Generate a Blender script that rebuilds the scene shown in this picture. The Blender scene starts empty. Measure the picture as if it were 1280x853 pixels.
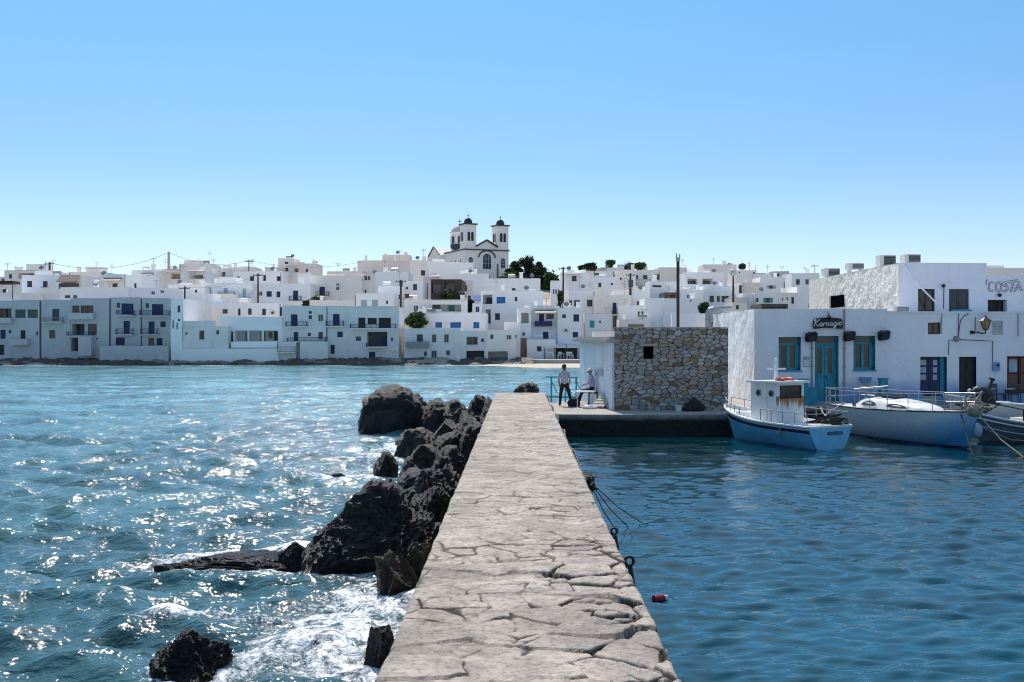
import bpy, bmesh, math, random
import numpy as np
from mathutils import Vector, Matrix, noise
R = math.radians
random.seed(11)
S = bpy.context.scene
COL = S.collection
CX, CY, F, CZ = 648.0, 422.0, 1300.0, 3.7      # optical axis of the photograph, focal length, eye height over the water
SUN_AZ, SUN_EL = R(-12), R(52)                 # forward, slightly to the left

def PX(px, Y): return (px - CX) / F * Y
def PZ(py, Y): return CZ - (py - CY) / F * Y

# ------------------------------------------------------------------ materials
MATS = {}
def nd(nt, t, _props=None, **kw):
    n = nt.nodes.new('ShaderNode' + t)
    for k, v in (_props or {}).items(): setattr(n, k, v)
    for k, v in kw.items():
        key = int(k[1:]) if k[0] == 'i' and k[1:].isdigit() else k.replace('_', ' ')
        s = n.inputs[key]
        if isinstance(v, bpy.types.NodeSocket): nt.links.new(v, s)
        elif isinstance(v, (tuple, list)) and len(v) == 3 and s.type == 'RGBA': s.default_value = (*v, 1)
        else: s.default_value = v
    return n
def newmat(name):
    m = bpy.data.materials.new(name); m.use_nodes = True
    nt = m.node_tree; nt.nodes.clear()
    out = nt.nodes.new('ShaderNodeOutputMaterial')
    b = nt.nodes.new('ShaderNodeBsdfPrincipled')
    nt.links.new(b.outputs[0], out.inputs[0])
    MATS[name] = m
    return m, nt, b
def lk(nt, a, b): nt.links.new(a, b)
def mathn(nt, op, a, b=0.5, clamp=False):
    return nd(nt, 'Math', {'operation': op, 'use_clamp': clamp}, i0=a, i1=b).outputs[0]
def mixc(nt, f, a, b, mode='MIX'):
    n = nt.nodes.new('ShaderNodeMix'); n.data_type = 'RGBA'; n.blend_type = mode
    for i, v in ((0, f), (6, a), (7, b)):
        s = n.inputs[i]
        if isinstance(v, bpy.types.NodeSocket): nt.links.new(v, s)
        elif isinstance(v, (tuple, list)): s.default_value = (*v[:3], 1)
        else: s.default_value = v
    return n.outputs[2]
def ramp(nt, f, stops):
    n = nt.nodes.new('ShaderNodeValToRGB'); nt.links.new(f, n.inputs[0])
    e = n.color_ramp.elements
    while len(e) < len(stops): e.new(0.5)
    for i, (p, c) in enumerate(stops):
        e[i].position = p
        e[i].color = (c, c, c, 1) if not isinstance(c, (tuple, list)) else (*c, 1)
    return n.outputs[0]
def coords(nt, scale=(1, 1, 1), which='Object'):
    t = nt.nodes.new('ShaderNodeTexCoord')
    mp = nd(nt, 'Mapping', None, Scale=scale)
    nt.links.new(t.outputs[which], mp.inputs[0])
    return mp.outputs[0]
def noi(nt, vec, scale, detail=4, rough=0.55, dist=0.0):
    return nd(nt, 'TexNoise', None, Vector=vec, Scale=scale, Detail=detail, Roughness=rough, Distortion=dist).outputs[0]
def bump(nt, h, strength=0.4, dist=0.03, normal=None):
    n = nd(nt, 'Bump', None, Strength=strength, Distance=dist, Height=h)
    if normal is not None: nt.links.new(normal, n.inputs['Normal'])
    return n.outputs[0]

def plaster(name, col, rough_scale=3.0, bstr=0.35, bdist=0.03, dirt=0.25, dirtcol=(.33, .30, .27), var=.12, low=None):
    m, nt, b = newmat(name)
    v = coords(nt)
    vs = coords(nt, (2.2, 2.2, .22))
    big = noi(nt, v, .5, 4); streak = noi(nt, vs, 1.3, 6, .65); fine = noi(nt, v, rough_scale, 7, .62)
    oi = nt.nodes.new('ShaderNodeObjectInfo')
    c = mixc(nt, ramp(nt, big, [(.3, 0), (.75, 1)]), tuple(x * (1 - var) for x in col), col)
    c = mixc(nt, mathn(nt, 'MULTIPLY', ramp(nt, streak, [(.52, 0), (.78, 1)]), dirt), c, dirtcol)
    f2 = mathn(nt, 'MULTIPLY', ramp(nt, fine, [(.6, 0), (.8, 1)]), dirt * .6)
    c = mixc(nt, f2, c, dirtcol)
    rv = mathn(nt, 'MULTIPLY', oi.outputs['Random'], .08)
    c = mixc(nt, rv, c, (.55, .48, .42))
    if low:   # painted or grimy band near the base: (height, softness, colour)
        sp = nd(nt, 'SeparateXYZ', None, Vector=coords(nt)).outputs[2]
        e = mathn(nt, 'ADD', sp, mathn(nt, 'MULTIPLY', mathn(nt, 'SUBTRACT', big, .5), .5))
        mr = nd(nt, 'MapRange', None, Value=e, i1=low[0] - low[1], i2=low[0] + low[1], i3=1.0, i4=0.0).outputs[0]
        c = mixc(nt, mr, c, low[2])
    lk(nt, c, b.inputs['Base Color']); b.inputs['Roughness'].default_value = .88
    b.inputs['Specular IOR Level'].default_value = .25
    lk(nt, bump(nt, fine, bstr, bdist), b.inputs['Normal'])
    return m
def paint(name, col, rough=.5, var=.25, scale=6, bstr=.15, spec=.4, metal=0, wear=None):
    m, nt, b = newmat(name)
    v = coords(nt); n = noi(nt, v, scale, 5, .6)
    c = mixc(nt, ramp(nt, n, [(.3, 0), (.7, 1)]), tuple(x * (1 - var) for x in col), tuple(min(1, x * (1 + var * .4)) for x in col))
    if wear:
        w = noi(nt, coords(nt, (1, 1, .35)), scale * 1.7, 7, .7)
        c = mixc(nt, ramp(nt, w, [(.58, 0), (.68, .8)]), c, wear)
    lk(nt, c, b.inputs['Base Color'])
    lk(nt, mathn(nt, 'ADD', mathn(nt, 'MULTIPLY', n, .2), rough - .1), b.inputs['Roughness'])
    b.inputs['Specular IOR Level'].default_value = spec; b.inputs['Metallic'].default_value = metal
    lk(nt, bump(nt, noi(nt, v, scale * 5, 3), bstr, .01), b.inputs['Normal'])
    return m

plaster('front_wall', (.60, .585, .60), dirt=.38, dirtcol=(.25, .27, .30))  # greyer than the hillside white: waterfront shade put into the colour
plaster('front_pale', (.87, .82, .79), dirt=.34, dirtcol=(.30, .31, .34))  # lighter shaded copy for the rest of the waterfront
plaster('white_wall', (.96, .94, .92), var=.05, dirt=.12, dirtcol=(.55, .48, .42))
plaster('cream_wall', (.93, .87, .80), var=.08, dirt=.14, dirtcol=(.55, .45, .38))
plaster('rose_wall', (.88, .79, .72), var=.08, dirt=.14, dirtcol=(.5, .42, .35))
plaster('church_wall', (.93, .89, .83), dirt=.12)
plaster('rough_wall', (.90, .82, .71), 2.6, .7, .12, dirt=.22, dirtcol=(.42, .35, .28))
plaster('harbour_wall', (.91, .92, .96), 1.6, .55, .09, dirt=.12, low=(.75, .35, (.22, .36, .58)))
plaster('side_wall', (.92, .91, .91), 1.1, .9, .13, dirt=.14, dirtcol=(.6, .52, .45))
plaster('annex_wall', (.82, .85, .89), 2.5, .4, .05, dirt=.5, dirtcol=(.35, .36, .37))
plaster('brick_white', (.86, .86, .91), 4, .6, .05, dirt=.15)
plaster('concrete', (.46, .43, .39), 3, .5, .04, dirt=.5)
plaster('roof_grey', (.60, .58, .55), 3, .3, .03, dirt=.3)
plaster('stone_dark', (.13, .11, .10), 2.2, .9, .15, dirt=.5, dirtcol=(.05, .045, .04))
plaster('ruin_wood', (.085, .055, .045), 2.2, .8, .1, dirt=.5, dirtcol=(.03, .025, .02))
paint('navy', (.018, .035, .115)); paint('blue', (.02, .17, .44)); paint('teal', (.025, .32, .42), .45, .3, 5, wear=(.03, .20, .27))
paint('teal_green', (.03, .40, .44)); paint('pale_blue', (.42, .52, .62)); paint('pale_green', (.42, .55, .52))
paint('dark_wood', (.028, .024, .024)); paint('brown', (.10, .075, .06)); paint('tan', (.34, .27, .18)); paint('grey_green', (.10, .12, .11))
paint('grey', (.28, .29, .30)); paint('dark_grey', (.07, .075, .085)); paint('white_paint', (.80, .80, .80), .4)
paint('cream_paint', (.74, .70, .62)); paint('red_paint', (.13, .012, .022)); paint('black_paint', (.012, .012, .014), .45)
paint('iron', (.03, .027, .025), .6, .4, 30, .5, wear=(.10, .05, .03)); paint('galvanised', (.38, .39, .40), .45, metal=.6)
paint('canvas_white', (.78, .77, .74), .9); paint('awning_blue', (.03, .12, .42), .8); paint('umbrella', (.8, .78, .72), .9)
paint('dome_green', (.035, .05, .055), .5, .3); paint('roof_trim', (.07, .055, .05)); paint('rope', (.42, .36, .27), .95, .4, 40)
paint('dark_rope', (.05, .045, .04), .95, .3, 40); paint('rubber', (.018, .018, .018), .8)
paint('skin', (.36, .20, .13), .55, .1); paint('hair', (.045, .04, .038), .8); paint('shirt_grey', (.50, .48, .54), .95)
paint('shirt_lilac', (.44, .43, .58), .95); paint('trousers', (.045, .018, .022), .95); paint('trousers_dark', (.02, .02, .026), .95)
paint('cap_white', (.75, .73, .68), .9); paint('plastic_red', (.30, .015, .03), .3, .1); paint('label_white', (.75, .75, .75), .4)
paint('cloth_white', (.78, .77, .76), .95); paint('plank', (.60, .54, .45), .85, .3, 12); paint('engine', (.035, .03, .028), .5, .5, 14, .5, wear=(.2, .16, .12))
paint('hull_sky', (.20, .58, .82), .35, .2, 3, .1, .5, wear=(.46, .68, .80)); paint('hull_navy', (.012, .022, .09), .4)
paint('hull_grey', (.16, .20, .25), .5, .3, 4, .3, wear=(.34, .33, .32)); paint('boat_white', (.82, .81, .79), .3, .12, 3, .05, .5)
paint('life_red', (.55, .10, .06), .5); paint('tint_window', (.05, .055, .075), .15, .2); paint('lamp_amber', (.35, .25, .08), .2)
paint('void', (.005, .005, .006), .95, spec=0); paint('ochre', (.36, .20, .05), .8)
m, nt, b = newmat('glass')
v = coords(nt); n = noi(nt, v, 1.2, 2)
lk(nt, mixc(nt, n, (.010, .012, .016), (.035, .04, .05)), b.inputs['Base Color']); b.inputs['Roughness'].default_value = .08
lk(nt, bump(nt, noi(nt, v, 1.5, 2), .15, .02), b.inputs['Normal'])

def attr(nt, name):
    n = nt.nodes.new('ShaderNodeAttribute'); n.attribute_name = name
    return n

# dry-stone wall: per-stone value and joint depth are stored on the mesh
m, nt, b = newmat('stone_wall')
v = coords(nt); s = attr(nt, 'stone').outputs['Fac']; e = attr(nt, 'joint').outputs['Fac']
c = ramp(nt, s, [(0, (.20, .13, .08)), (.15, (.46, .34, .22)), (.32, (.48, .44, .40)), (.5, (.29, .26, .225)), (.66, (.54, .51, .48)), (.82, (.44, .35, .24)), (.94, (.62, .59, .55)), (1, (.27, .13, .08))])
c = mixc(nt, mathn(nt, 'MULTIPLY', ramp(nt, noi(nt, v, 9, 6, .65), [(.4, 0), (.7, 1)]), .55), c, (.13, .12, .11))
c = mixc(nt, ramp(nt, e, [(.10, 1), (.55, 0)]), c, (.035, .032, .028))
lk(nt, c, b.inputs['Base Color']); b.inputs['Roughness'].default_value = .92
lk(nt, bump(nt, noi(nt, v, 16, 5, .6), .6, .02), b.inputs['Normal'])

# pier flagstones
m, nt, b = newmat('flagstone')
v = coords(nt); s = attr(nt, 'stone').outputs['Fac']; e = attr(nt, 'joint').outputs['Fac']
c = ramp(nt, s, [(0, (.39, .33, .27)), (.35, (.55, .465, .38)), (.6, (.46, .39, .325)), (.85, (.60, .51, .415)), (1, (.50, .415, .34))])
n1 = noi(nt, v, 1.1, 6, .6); n2 = noi(nt, v, 17, 7, .75); n3 = noi(nt, v, 75, 3, .7); n4 = noi(nt, v, 3.6, 8, .72)
c = mixc(nt, mathn(nt, 'MULTIPLY', ramp(nt, n1, [(.42, 0), (.66, 1)]), .6), c, (.20, .175, .155))
c = mixc(nt, mathn(nt, 'MULTIPLY', ramp(nt, n4, [(.48, 0), (.66, 1)]), .6), c, (.17, .155, .14))
c = mixc(nt, mathn(nt, 'MULTIPLY', ramp(nt, n2, [(.48, 0), (.64, 1)]), .62), c, (.10, .09, .08))
c = mixc(nt, mathn(nt, 'MULTIPLY', ramp(nt, n3, [(.55, 0), (.7, 1)]), .45), c, (.52, .47, .42))
c = mixc(nt, ramp(nt, e, [(0, 1), (.5, .75), (.92, 0)]), c, (.022, .018, .014))
lk(nt, c, b.inputs['Base Color']); b.inputs['Roughness'].default_value = .93; b.inputs['Specular IOR Level'].default_value = .2
h = mathn(nt, 'ADD', n2, mathn(nt, 'MULTIPLY', n3, .4))
lk(nt, bump(nt, h, .8, .016), b.inputs['Normal'])

# rock: dark, wet low down, crusted on top
def rockmat(name, c0, c1, crust, amt):
    m, nt, b = newmat(name)
    v = coords(nt); g = nd(nt, 'NewGeometry')
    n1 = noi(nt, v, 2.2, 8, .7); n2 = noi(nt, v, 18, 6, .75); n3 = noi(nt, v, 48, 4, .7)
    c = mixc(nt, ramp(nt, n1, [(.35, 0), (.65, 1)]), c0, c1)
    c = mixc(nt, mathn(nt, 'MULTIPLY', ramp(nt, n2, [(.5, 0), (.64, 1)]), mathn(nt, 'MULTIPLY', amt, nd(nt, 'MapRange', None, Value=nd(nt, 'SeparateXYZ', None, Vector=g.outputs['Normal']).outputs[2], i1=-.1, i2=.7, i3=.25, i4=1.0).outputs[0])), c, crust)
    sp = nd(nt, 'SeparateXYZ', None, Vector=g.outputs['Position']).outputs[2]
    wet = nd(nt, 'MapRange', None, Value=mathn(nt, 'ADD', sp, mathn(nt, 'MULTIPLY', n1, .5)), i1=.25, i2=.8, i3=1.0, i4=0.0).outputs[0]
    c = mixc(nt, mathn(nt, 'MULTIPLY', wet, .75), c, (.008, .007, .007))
    lk(nt, c, b.inputs['Base Color'])
    lk(nt, mathn(nt, 'SUBTRACT', .55, mathn(nt, 'MULTIPLY', wet, .3)), b.inputs['Roughness'])
    b.inputs['Specular IOR Level'].default_value = .5
    h = mathn(nt, 'ADD', mathn(nt, 'MULTIPLY', n2, .8), mathn(nt, 'MULTIPLY', n3, .5))
    lk(nt, bump(nt, h, 1.0, .10), b.inputs['Normal'])
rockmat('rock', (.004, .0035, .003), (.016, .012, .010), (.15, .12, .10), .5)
rockmat('rock_ochre', (.03, .024, .016), (.12, .085, .04), (.24, .18, .08), .7)
rockmat('shore_rock', (.035, .028, .024), (.13, .105, .085), (.27, .22, .18), .6)
rockmat('shore_pale', (.16, .13, .11), (.36, .31, .26), (.48, .43, .38), .6)

# quay: pale top, weed-blackened sides
m, nt, b = newmat('quay')
v = coords(nt); g = nd(nt, 'NewGeometry')
n1 = noi(nt, v, 1.2, 7, .65); n2 = noi(nt, v, 9, 6, .7)
c = mixc(nt, ramp(nt, n1, [(.35, 0), (.65, 1)]), (.30, .27, .24), (.46, .42, .37))
c = mixc(nt, ramp(nt, n2, [(.5, 0), (.7, .6)]), c, (.14, .13, .12))
sp = nd(nt, 'SeparateXYZ', None, Vector=g.outputs['Position']).outputs[2]
d = nd(nt, 'MapRange', None, Value=mathn(nt, 'ADD', sp, mathn(nt, 'MULTIPLY', n1, .12)), i1=.62, i2=.84, i3=1.0, i4=0.0).outputs[0]
c = mixc(nt, d, c, mixc(nt, ramp(nt, n2, [(.45, 0), (.7, 1)]), (.010, .010, .010), (.035, .03, .026)))
lk(nt, c, b.inputs['Base Color']); b.inputs['Roughness'].default_value = .85
lk(nt, bump(nt, n2, .7, .06), b.inputs['Normal'])
# ground
m, nt, b = newmat('ground')
v = coords(nt); n1 = noi(nt, v, .12, 6, .6); n2 = noi(nt, v, 1.5, 5, .7)
c = mixc(nt, ramp(nt, n1, [(.4, 0), (.6, 1)]), (.34, .28, .21), (.52, .47, .41))
c = mixc(nt, ramp(nt, n2, [(.5, 0), (.65, .6)]), c, (.09, .09, .05))
lk(nt, c, b.inputs['Base Color']); b.inputs['Roughness'].default_value = .95
m, nt, b = newmat('sand')
v = coords(nt); n1 = noi(nt, v, 1.5, 6, .6)
lk(nt, mixc(nt, n1, (.46, .38, .29), (.62, .54, .43)), b.inputs['Base Color']); b.inputs['Roughness'].default_value = .95

# water
def watermat(name, near, far, y0, y1, rough, bs, bd, scl, foam, spec=.5):
    m, nt, b = newmat(name)
    g = nd(nt, 'NewGeometry'); pos = g.outputs['Position']
    y = nd(nt, 'SeparateXYZ', None, Vector=pos).outputs[1]
    mp = nd(nt, 'Mapping', None, Vector=pos, Scale=scl).outputs[0]
    n1 = noi(nt, mp, 1.9, 4, .6, .4); n2 = noi(nt, mp, 6, 2, .5); big = noi(nt, pos, .11, 4)
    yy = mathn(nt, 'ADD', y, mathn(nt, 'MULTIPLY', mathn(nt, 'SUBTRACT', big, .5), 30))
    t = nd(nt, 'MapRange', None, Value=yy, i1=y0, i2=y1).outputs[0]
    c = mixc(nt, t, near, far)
    pat = ramp(nt, noi(nt, nd(nt, 'Mapping', None, Vector=pos, Scale=(.25, .5, 1)).outputs[0], .6, 5), [(.4, 0), (.62, 1)])
    c = mixc(nt, mathn(nt, 'MULTIPLY', pat, .7), c, tuple(x * .45 for x in near))
    h = mathn(nt, 'ADD', n1, mathn(nt, 'MULTIPLY', n2, .35))
    bn = bump(nt, h, bs, bd)
    r = rough
    if foam:
        f = attr(nt, 'foam').outputs['Fac']
        w1 = noi(nt, nd(nt, 'Mapping', None, Vector=pos, Scale=(1, .75, 1)).outputs[0], 3.2, 9, .72, 1.4)
        w2 = noi(nt, pos, 14, 6, .75, .8)
        lace = mathn(nt, 'ADD', mathn(nt, 'MULTIPLY', w1, .6), mathn(nt, 'MULTIPLY', w2, .4))
        th = mathn(nt, 'SUBTRACT', .76, mathn(nt, 'MULTIPLY', f, .33))
        mk = mathn(nt, 'MULTIPLY', mathn(nt, 'SUBTRACT', lace, th), 9, True)
        mk = mathn(nt, 'MULTIPLY', mk, mathn(nt, 'MULTIPLY', f, 6, True), True)
        c = mixc(nt, mk, c, (.86, .88, .90))
        r = mathn(nt, 'ADD', mathn(nt, 'MULTIPLY', mk, .5), rough)
        bn = bump(nt, mk, .5, .03, bn)
    lk(nt, c, b.inputs['Base Color'])
    if foam: lk(nt, r, b.inputs['Roughness'])
    else: b.inputs['Roughness'].default_value = rough
    b.inputs['IOR'].default_value = 1.333; b.inputs['Specular IOR Level'].default_value = spec
    lk(nt, bn, b.inputs['Normal'])
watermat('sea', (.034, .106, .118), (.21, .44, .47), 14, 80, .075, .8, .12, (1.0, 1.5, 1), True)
watermat('harbour_water', (.002, .078, .118), (.001, .020, .024), 8, 33, .02, .25, .04, (.9, 2.2, 1), False, .8)  # dark far colour carries the quay's reflection into the water tone

# leaves
def leafmat(name, a, c2):
    m, nt, b = newmat(name)
    s = attr(nt, 'shade').outputs['Fac']
    lk(nt, mixc(nt, s, a, c2), b.inputs['Base Color']); b.inputs['Roughness'].default_value = .7
    b.inputs['Specular IOR Level'].default_value = .2
leafmat('leaf_dark', (.014, .026, .012), (.06, .09, .035)); leafmat('leaf_mid', (.02, .045, .016), (.10, .16, .05)); leafmat('leaf_olive', (.04, .045, .02), (.13, .14, .06))
paint('bark', (.07, .05, .038), .9)

# ------------------------------------------------------------------ mesh builder
def top_of(o):
    while o.parent: o = o.parent
    return o
class MB:
    def __init__(s, M=None, warp=None): s.v, s.f, s.m, s.M, s.warp = [], [], [], M, warp
    def add(s, vs, fs, mi=0, M=None):
        n = len(s.v)
        for p in vs:
            p = Vector(p)
            if M is not None: p = M @ p
            s.v.append(p)
        for f in fs: s.f.append([n + i for i in f]); s.m.append(mi)
    def box(s, x0, x1, y0, y1, z0, z1, mi=0, M=None):
        s.add([(x, y, z) for z in (z0, z1) for y in (y0, y1) for x in (x0, x1)],
              [(0, 2, 3, 1), (4, 5, 7, 6), (0, 1, 5, 4), (2, 6, 7, 3), (0, 4, 6, 2), (1, 3, 7, 5)], mi, M)
    def quad(s, a, b, c, d, mi=0): s.add([a, b, c, d], [(0, 1, 2, 3)], mi)
    def cyl(s, p0, p1, r0, r1=None, n=8, mi=0, caps=True):
        r1 = r0 if r1 is None else r1
        p0, p1 = Vector(p0), Vector(p1); d = (p1 - p0).normalized()
        a = d.orthogonal().normalized(); b = d.cross(a)
        vs = []
        for p, r in ((p0, r0), (p1, r1)):
            for i in range(n):
                t = 2 * math.pi * i / n; vs.append(p + (a * math.cos(t) + b * math.sin(t)) * r)
        fs = [(i, (i + 1) % n, n + (i + 1) % n, n + i) for i in range(n)]
        if caps: fs += [tuple(range(n))[::-1], tuple(range(n, 2 * n))]
        s.add(vs, fs, mi)
    def tube(s, pts, r, n=6, mi=0, closed=False):
        pts = [Vector(p) for p in pts]; k = len(pts); vs = []; prev = None
        for i, p in enumerate(pts):
            if closed: d = pts[(i + 1) % k] - pts[i - 1]
            else: d = pts[min(i + 1, k - 1)] - pts[max(i - 1, 0)]
            d.normalize()
            a = d.orthogonal().normalized() if prev is None else (prev - d * prev.dot(d)).normalized()
            prev = a; b = d.cross(a)
            rr = r[i] if isinstance(r, (list, tuple)) else r
            for j in range(n):
                t = 2 * math.pi * j / n; vs.append(p + (a * math.cos(t) + b * math.sin(t)) * rr)
        fs = []
        for i in range(k if closed else k - 1):
            for j in range(n):
                i2 = (i + 1) % k
                fs.append((i * n + j, i * n + (j + 1) % n, i2 * n + (j + 1) % n, i2 * n + j))
        if not closed: fs += [tuple(range(n))[::-1], tuple(range((k - 1) * n, k * n))]
        s.add(vs, fs, mi)
    def sph(s, c, r, seg=12, rings=8, t0=-90, t1=90, mi=0, M=None):
        r = (r, r, r) if not isinstance(r, (tuple, list)) else r
        vs = []
        for i in range(rings + 1):
            t = R(t0 + (t1 - t0) * i / rings)
            for j in range(seg):
                a = 2 * math.pi * j / seg
                vs.append((c[0] + r[0] * math.cos(t) * math.cos(a), c[1] + r[1] * math.cos(t) * math.sin(a), c[2] + r[2] * math.sin(t)))
        fs = [(i * seg + j, i * seg + (j + 1) % seg, (i + 1) * seg + (j + 1) % seg, (i + 1) * seg + j) for i in range(rings) for j in range(seg)]
        s.add(vs, fs, mi, M)
    def prism(s, poly, z0, z1, mi=0, M=None):          # poly in xy, extruded in z
        n = len(poly)
        s.add([(x, y, z0) for x, y in poly] + [(x, y, z1) for x, y in poly],
              [tuple(range(n))[::-1], tuple(range(n, 2 * n))] + [(i, (i + 1) % n, n + (i + 1) % n, n + i) for i in range(n)], mi, M)
    def slab(s, poly, y0, y1, mi=0, M=None):           # poly in xz, extruded in y
        n = len(poly)
        s.add([(x, y0, z) for x, z in poly] + [(x, y1, z) for x, z in poly],
              [tuple(range(n)), tuple(range(n, 2 * n))[::-1]] + [((i + 1) % n, i, n + i, n + (i + 1) % n) for i in range(n)], mi, M)
    def build(s, name, mats, parent=None, loc=None, smooth=False, fixn=True):
        o0 = Vector(top_of(parent).location) if parent else Vector(loc or (0, 0, 0))
        vs = []
        for p in s.v:
            if s.M is not None: p = s.M @ p
            if s.warp: p = s.warp(p)
            vs.append(p - o0)
        me = bpy.data.meshes.new(name); me.from_pydata(vs, [], s.f)
        for mt in (mats if isinstance(mats, (list, tuple)) else [mats]): me.materials.append(MATS[mt])
        me.polygons.foreach_set('material_index', s.m)
        if fixn:
            bm = bmesh.new(); bm.from_mesh(me); bmesh.ops.recalc_face_normals(bm, faces=bm.faces); bm.to_mesh(me); bm.free()
        if smooth: me.polygons.foreach_set('use_smooth', [True] * len(me.polygons))
        o = bpy.data.objects.new(name, me); COL.objects.link(o)
        if parent: o.parent = parent
        else: o.location = o0
        return o
def tag(o, label=None, cat=None, group=None, kind=None):
    if label: o['label'] = label
    if cat: o['category'] = cat
    if group: o['group'] = group
    if kind: o['kind'] = kind
    return o
def thing(name, loc, label, cat, group=None):
    o = bpy.data.objects.new(name, None); COL.objects.link(o); o.location = loc; o.empty_display_size = .3
    return tag(o, label, cat, group)
def grid_mesh(name, X, Y, Z, mat, attrs=None, mask=None, smooth=True, mats2=None):
    n, m = X.shape
    me = bpy.data.meshes.new(name)
    co = np.stack([X, Y, Z], -1).reshape(-1, 3).astype(np.float32)
    idx = np.arange(n * m).reshape(n, m)
    q = np.stack([idx[:-1, :-1], idx[:-1, 1:], idx[1:, 1:], idx[1:, :-1]], -1).reshape(-1, 4)
    if mask is not None: q = q[mask.reshape(-1)]
    me.vertices.add(len(co)); me.vertices.foreach_set('co', co.ravel())
    me.loops.add(q.size); me.loops.foreach_set('vertex_index', q.ravel().astype(np.int32))
    me.polygons.add(len(q)); me.polygons.foreach_set('loop_start', (np.arange(len(q)) * 4).astype(np.int32))
    me.polygons.foreach_set('use_smooth', np.full(len(q), smooth))
    me.update(calc_edges=True)
    for k, a in (attrs or {}).items():
        at = me.attributes.new(k, 'FLOAT', 'POINT'); at.data.foreach_set('value', a.reshape(-1).astype(np.float32))
    me.materials.append(MATS[mat])
    o = bpy.data.objects.new(name, me); COL.objects.link(o)
    return o
def hsh(i, j, k):
    i = i.astype(np.int64); j = j.astype(np.int64)
    h = (i * 374761393 + j * 668265263 + k * 974634541) & 0xffffffff
    h = ((h ^ (h >> 13)) * 1274126177) & 0xffffffff
    return ((h ^ (h >> 16)) & 0xffffff) / float(0xffffff)
def vn(x, y, k=0):
    i, j = np.floor(x), np.floor(y); u, v = x - i, y - j
    u = u * u * (3 - 2 * u); v = v * v * (3 - 2 * v)
    a = hsh(i, j, k) * (1 - u) + hsh(i + 1, j, k) * u; b = hsh(i, j + 1, k) * (1 - u) + hsh(i + 1, j + 1, k) * u
    return a * (1 - v) + b * v
def fbm(x, y, k=0, o=4, g=.5):
    s, a, t = 0, 1, 0
    for q in range(o): s = s + a * vn(x * 2 ** q, y * 2 ** q, k + q * 17); t += a; a *= g
    return s / t
def voro(x, y, k=0, jit=.9):
    i0, j0 = np.floor(x), np.floor(y)
    d1 = np.full(x.shape, 9.); d2 = np.full(x.shape, 9.); idv = np.zeros(x.shape); ox = np.zeros(x.shape); oy = np.zeros(x.shape)
    for a in (-1, 0, 1):
        for b in (-1, 0, 1):
            i, j = i0 + a, j0 + b
            sx = i + .5 + (hsh(i, j, k) - .5) * jit; sy = j + .5 + (hsh(i, j, k + 5) - .5) * jit
            d = np.hypot(x - sx, y - sy); nid = hsh(i, j, k + 9)
            c = d < d1
            d2 = np.where(c, d1, np.minimum(d2, d)); idv = np.where(c, nid, idv)
            ox = np.where(c, x - sx, ox); oy = np.where(c, y - sy, oy); d1 = np.where(c, d, d1)
    return d1, d2, idv, ox, oy
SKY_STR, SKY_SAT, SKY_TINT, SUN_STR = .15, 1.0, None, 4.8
# ------------------------------------------------------------------ camera, sky, sun
cd = bpy.data.cameras.new('camera'); cam = bpy.data.objects.new('camera', cd); COL.objects.link(cam)
cam.location = (0, 0, CZ); cam.rotation_euler = (R(90), 0, 0)
cd.sensor_width = 36; cd.lens = 36 * F / 1280; cd.shift_x = (640 - CX) / 1280; cd.shift_y = -(426.5 - CY) / 1280
cd.clip_start = .05; cd.clip_end = 5000
S.camera = cam
w = bpy.data.worlds.new('World'); S.world = w; w.use_nodes = True
nt = w.node_tree; nt.nodes.clear()
sky = nt.nodes.new('ShaderNodeTexSky'); sky.sky_type = 'NISHITA'; sky.sun_disc = False
sky.sun_elevation = SUN_EL; sky.sun_rotation = SUN_AZ; sky.altitude = 0; sky.air_density = 1.0; sky.dust_density = .25; sky.ozone_density = 1.6
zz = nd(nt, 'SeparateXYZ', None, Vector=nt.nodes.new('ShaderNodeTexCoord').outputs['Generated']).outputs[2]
tint = ramp(nt, zz, [(0, (.80, .82, .95)), (.06, (.68, .74, .89)), (.16, (.53, .69, .83)), (.32, (.50, .81, .95)), (.46, (.86, 1.08, 1.12)), (.66, (1.62, 1.55, 1.40))])  # upper stops raised out of view to brighten and warm the shaded walls
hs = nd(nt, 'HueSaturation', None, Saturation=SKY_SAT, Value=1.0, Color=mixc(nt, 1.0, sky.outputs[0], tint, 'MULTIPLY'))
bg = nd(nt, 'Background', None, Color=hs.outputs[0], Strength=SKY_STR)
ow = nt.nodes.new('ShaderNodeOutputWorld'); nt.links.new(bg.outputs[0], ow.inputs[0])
sl = bpy.data.lights.new('sun', 'SUN'); sl.energy = SUN_STR; sl.angle = R(.53); sl.color = (1, .94, .86)
so = bpy.data.objects.new('sun', sl); COL.objects.link(so)
sd = Vector((math.sin(SUN_AZ) * math.cos(SUN_EL), math.cos(SUN_AZ) * math.cos(SUN_EL), math.sin(SUN_EL)))
so.rotation_euler = sd.to_track_quat('Z', 'Y').to_euler(); so.location = (0, 0, 60)
S.view_settings.view_transform = 'Standard'; S.view_settings.look = 'None'; S.view_settings.exposure = 0
S.render.engine = 'CYCLES'; S.cycles.use_denoising = True; S.cycles.pixel_filter_type = 'BLACKMAN_HARRIS'; S.cycles.filter_width = 1.05; S.cycles.max_bounces = 8; S.cycles.diffuse_bounces = 6
S.cycles.sample_clamp_indirect = 6; S.cycles.caustics_reflective = False; S.cycles.caustics_refractive = False

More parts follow.
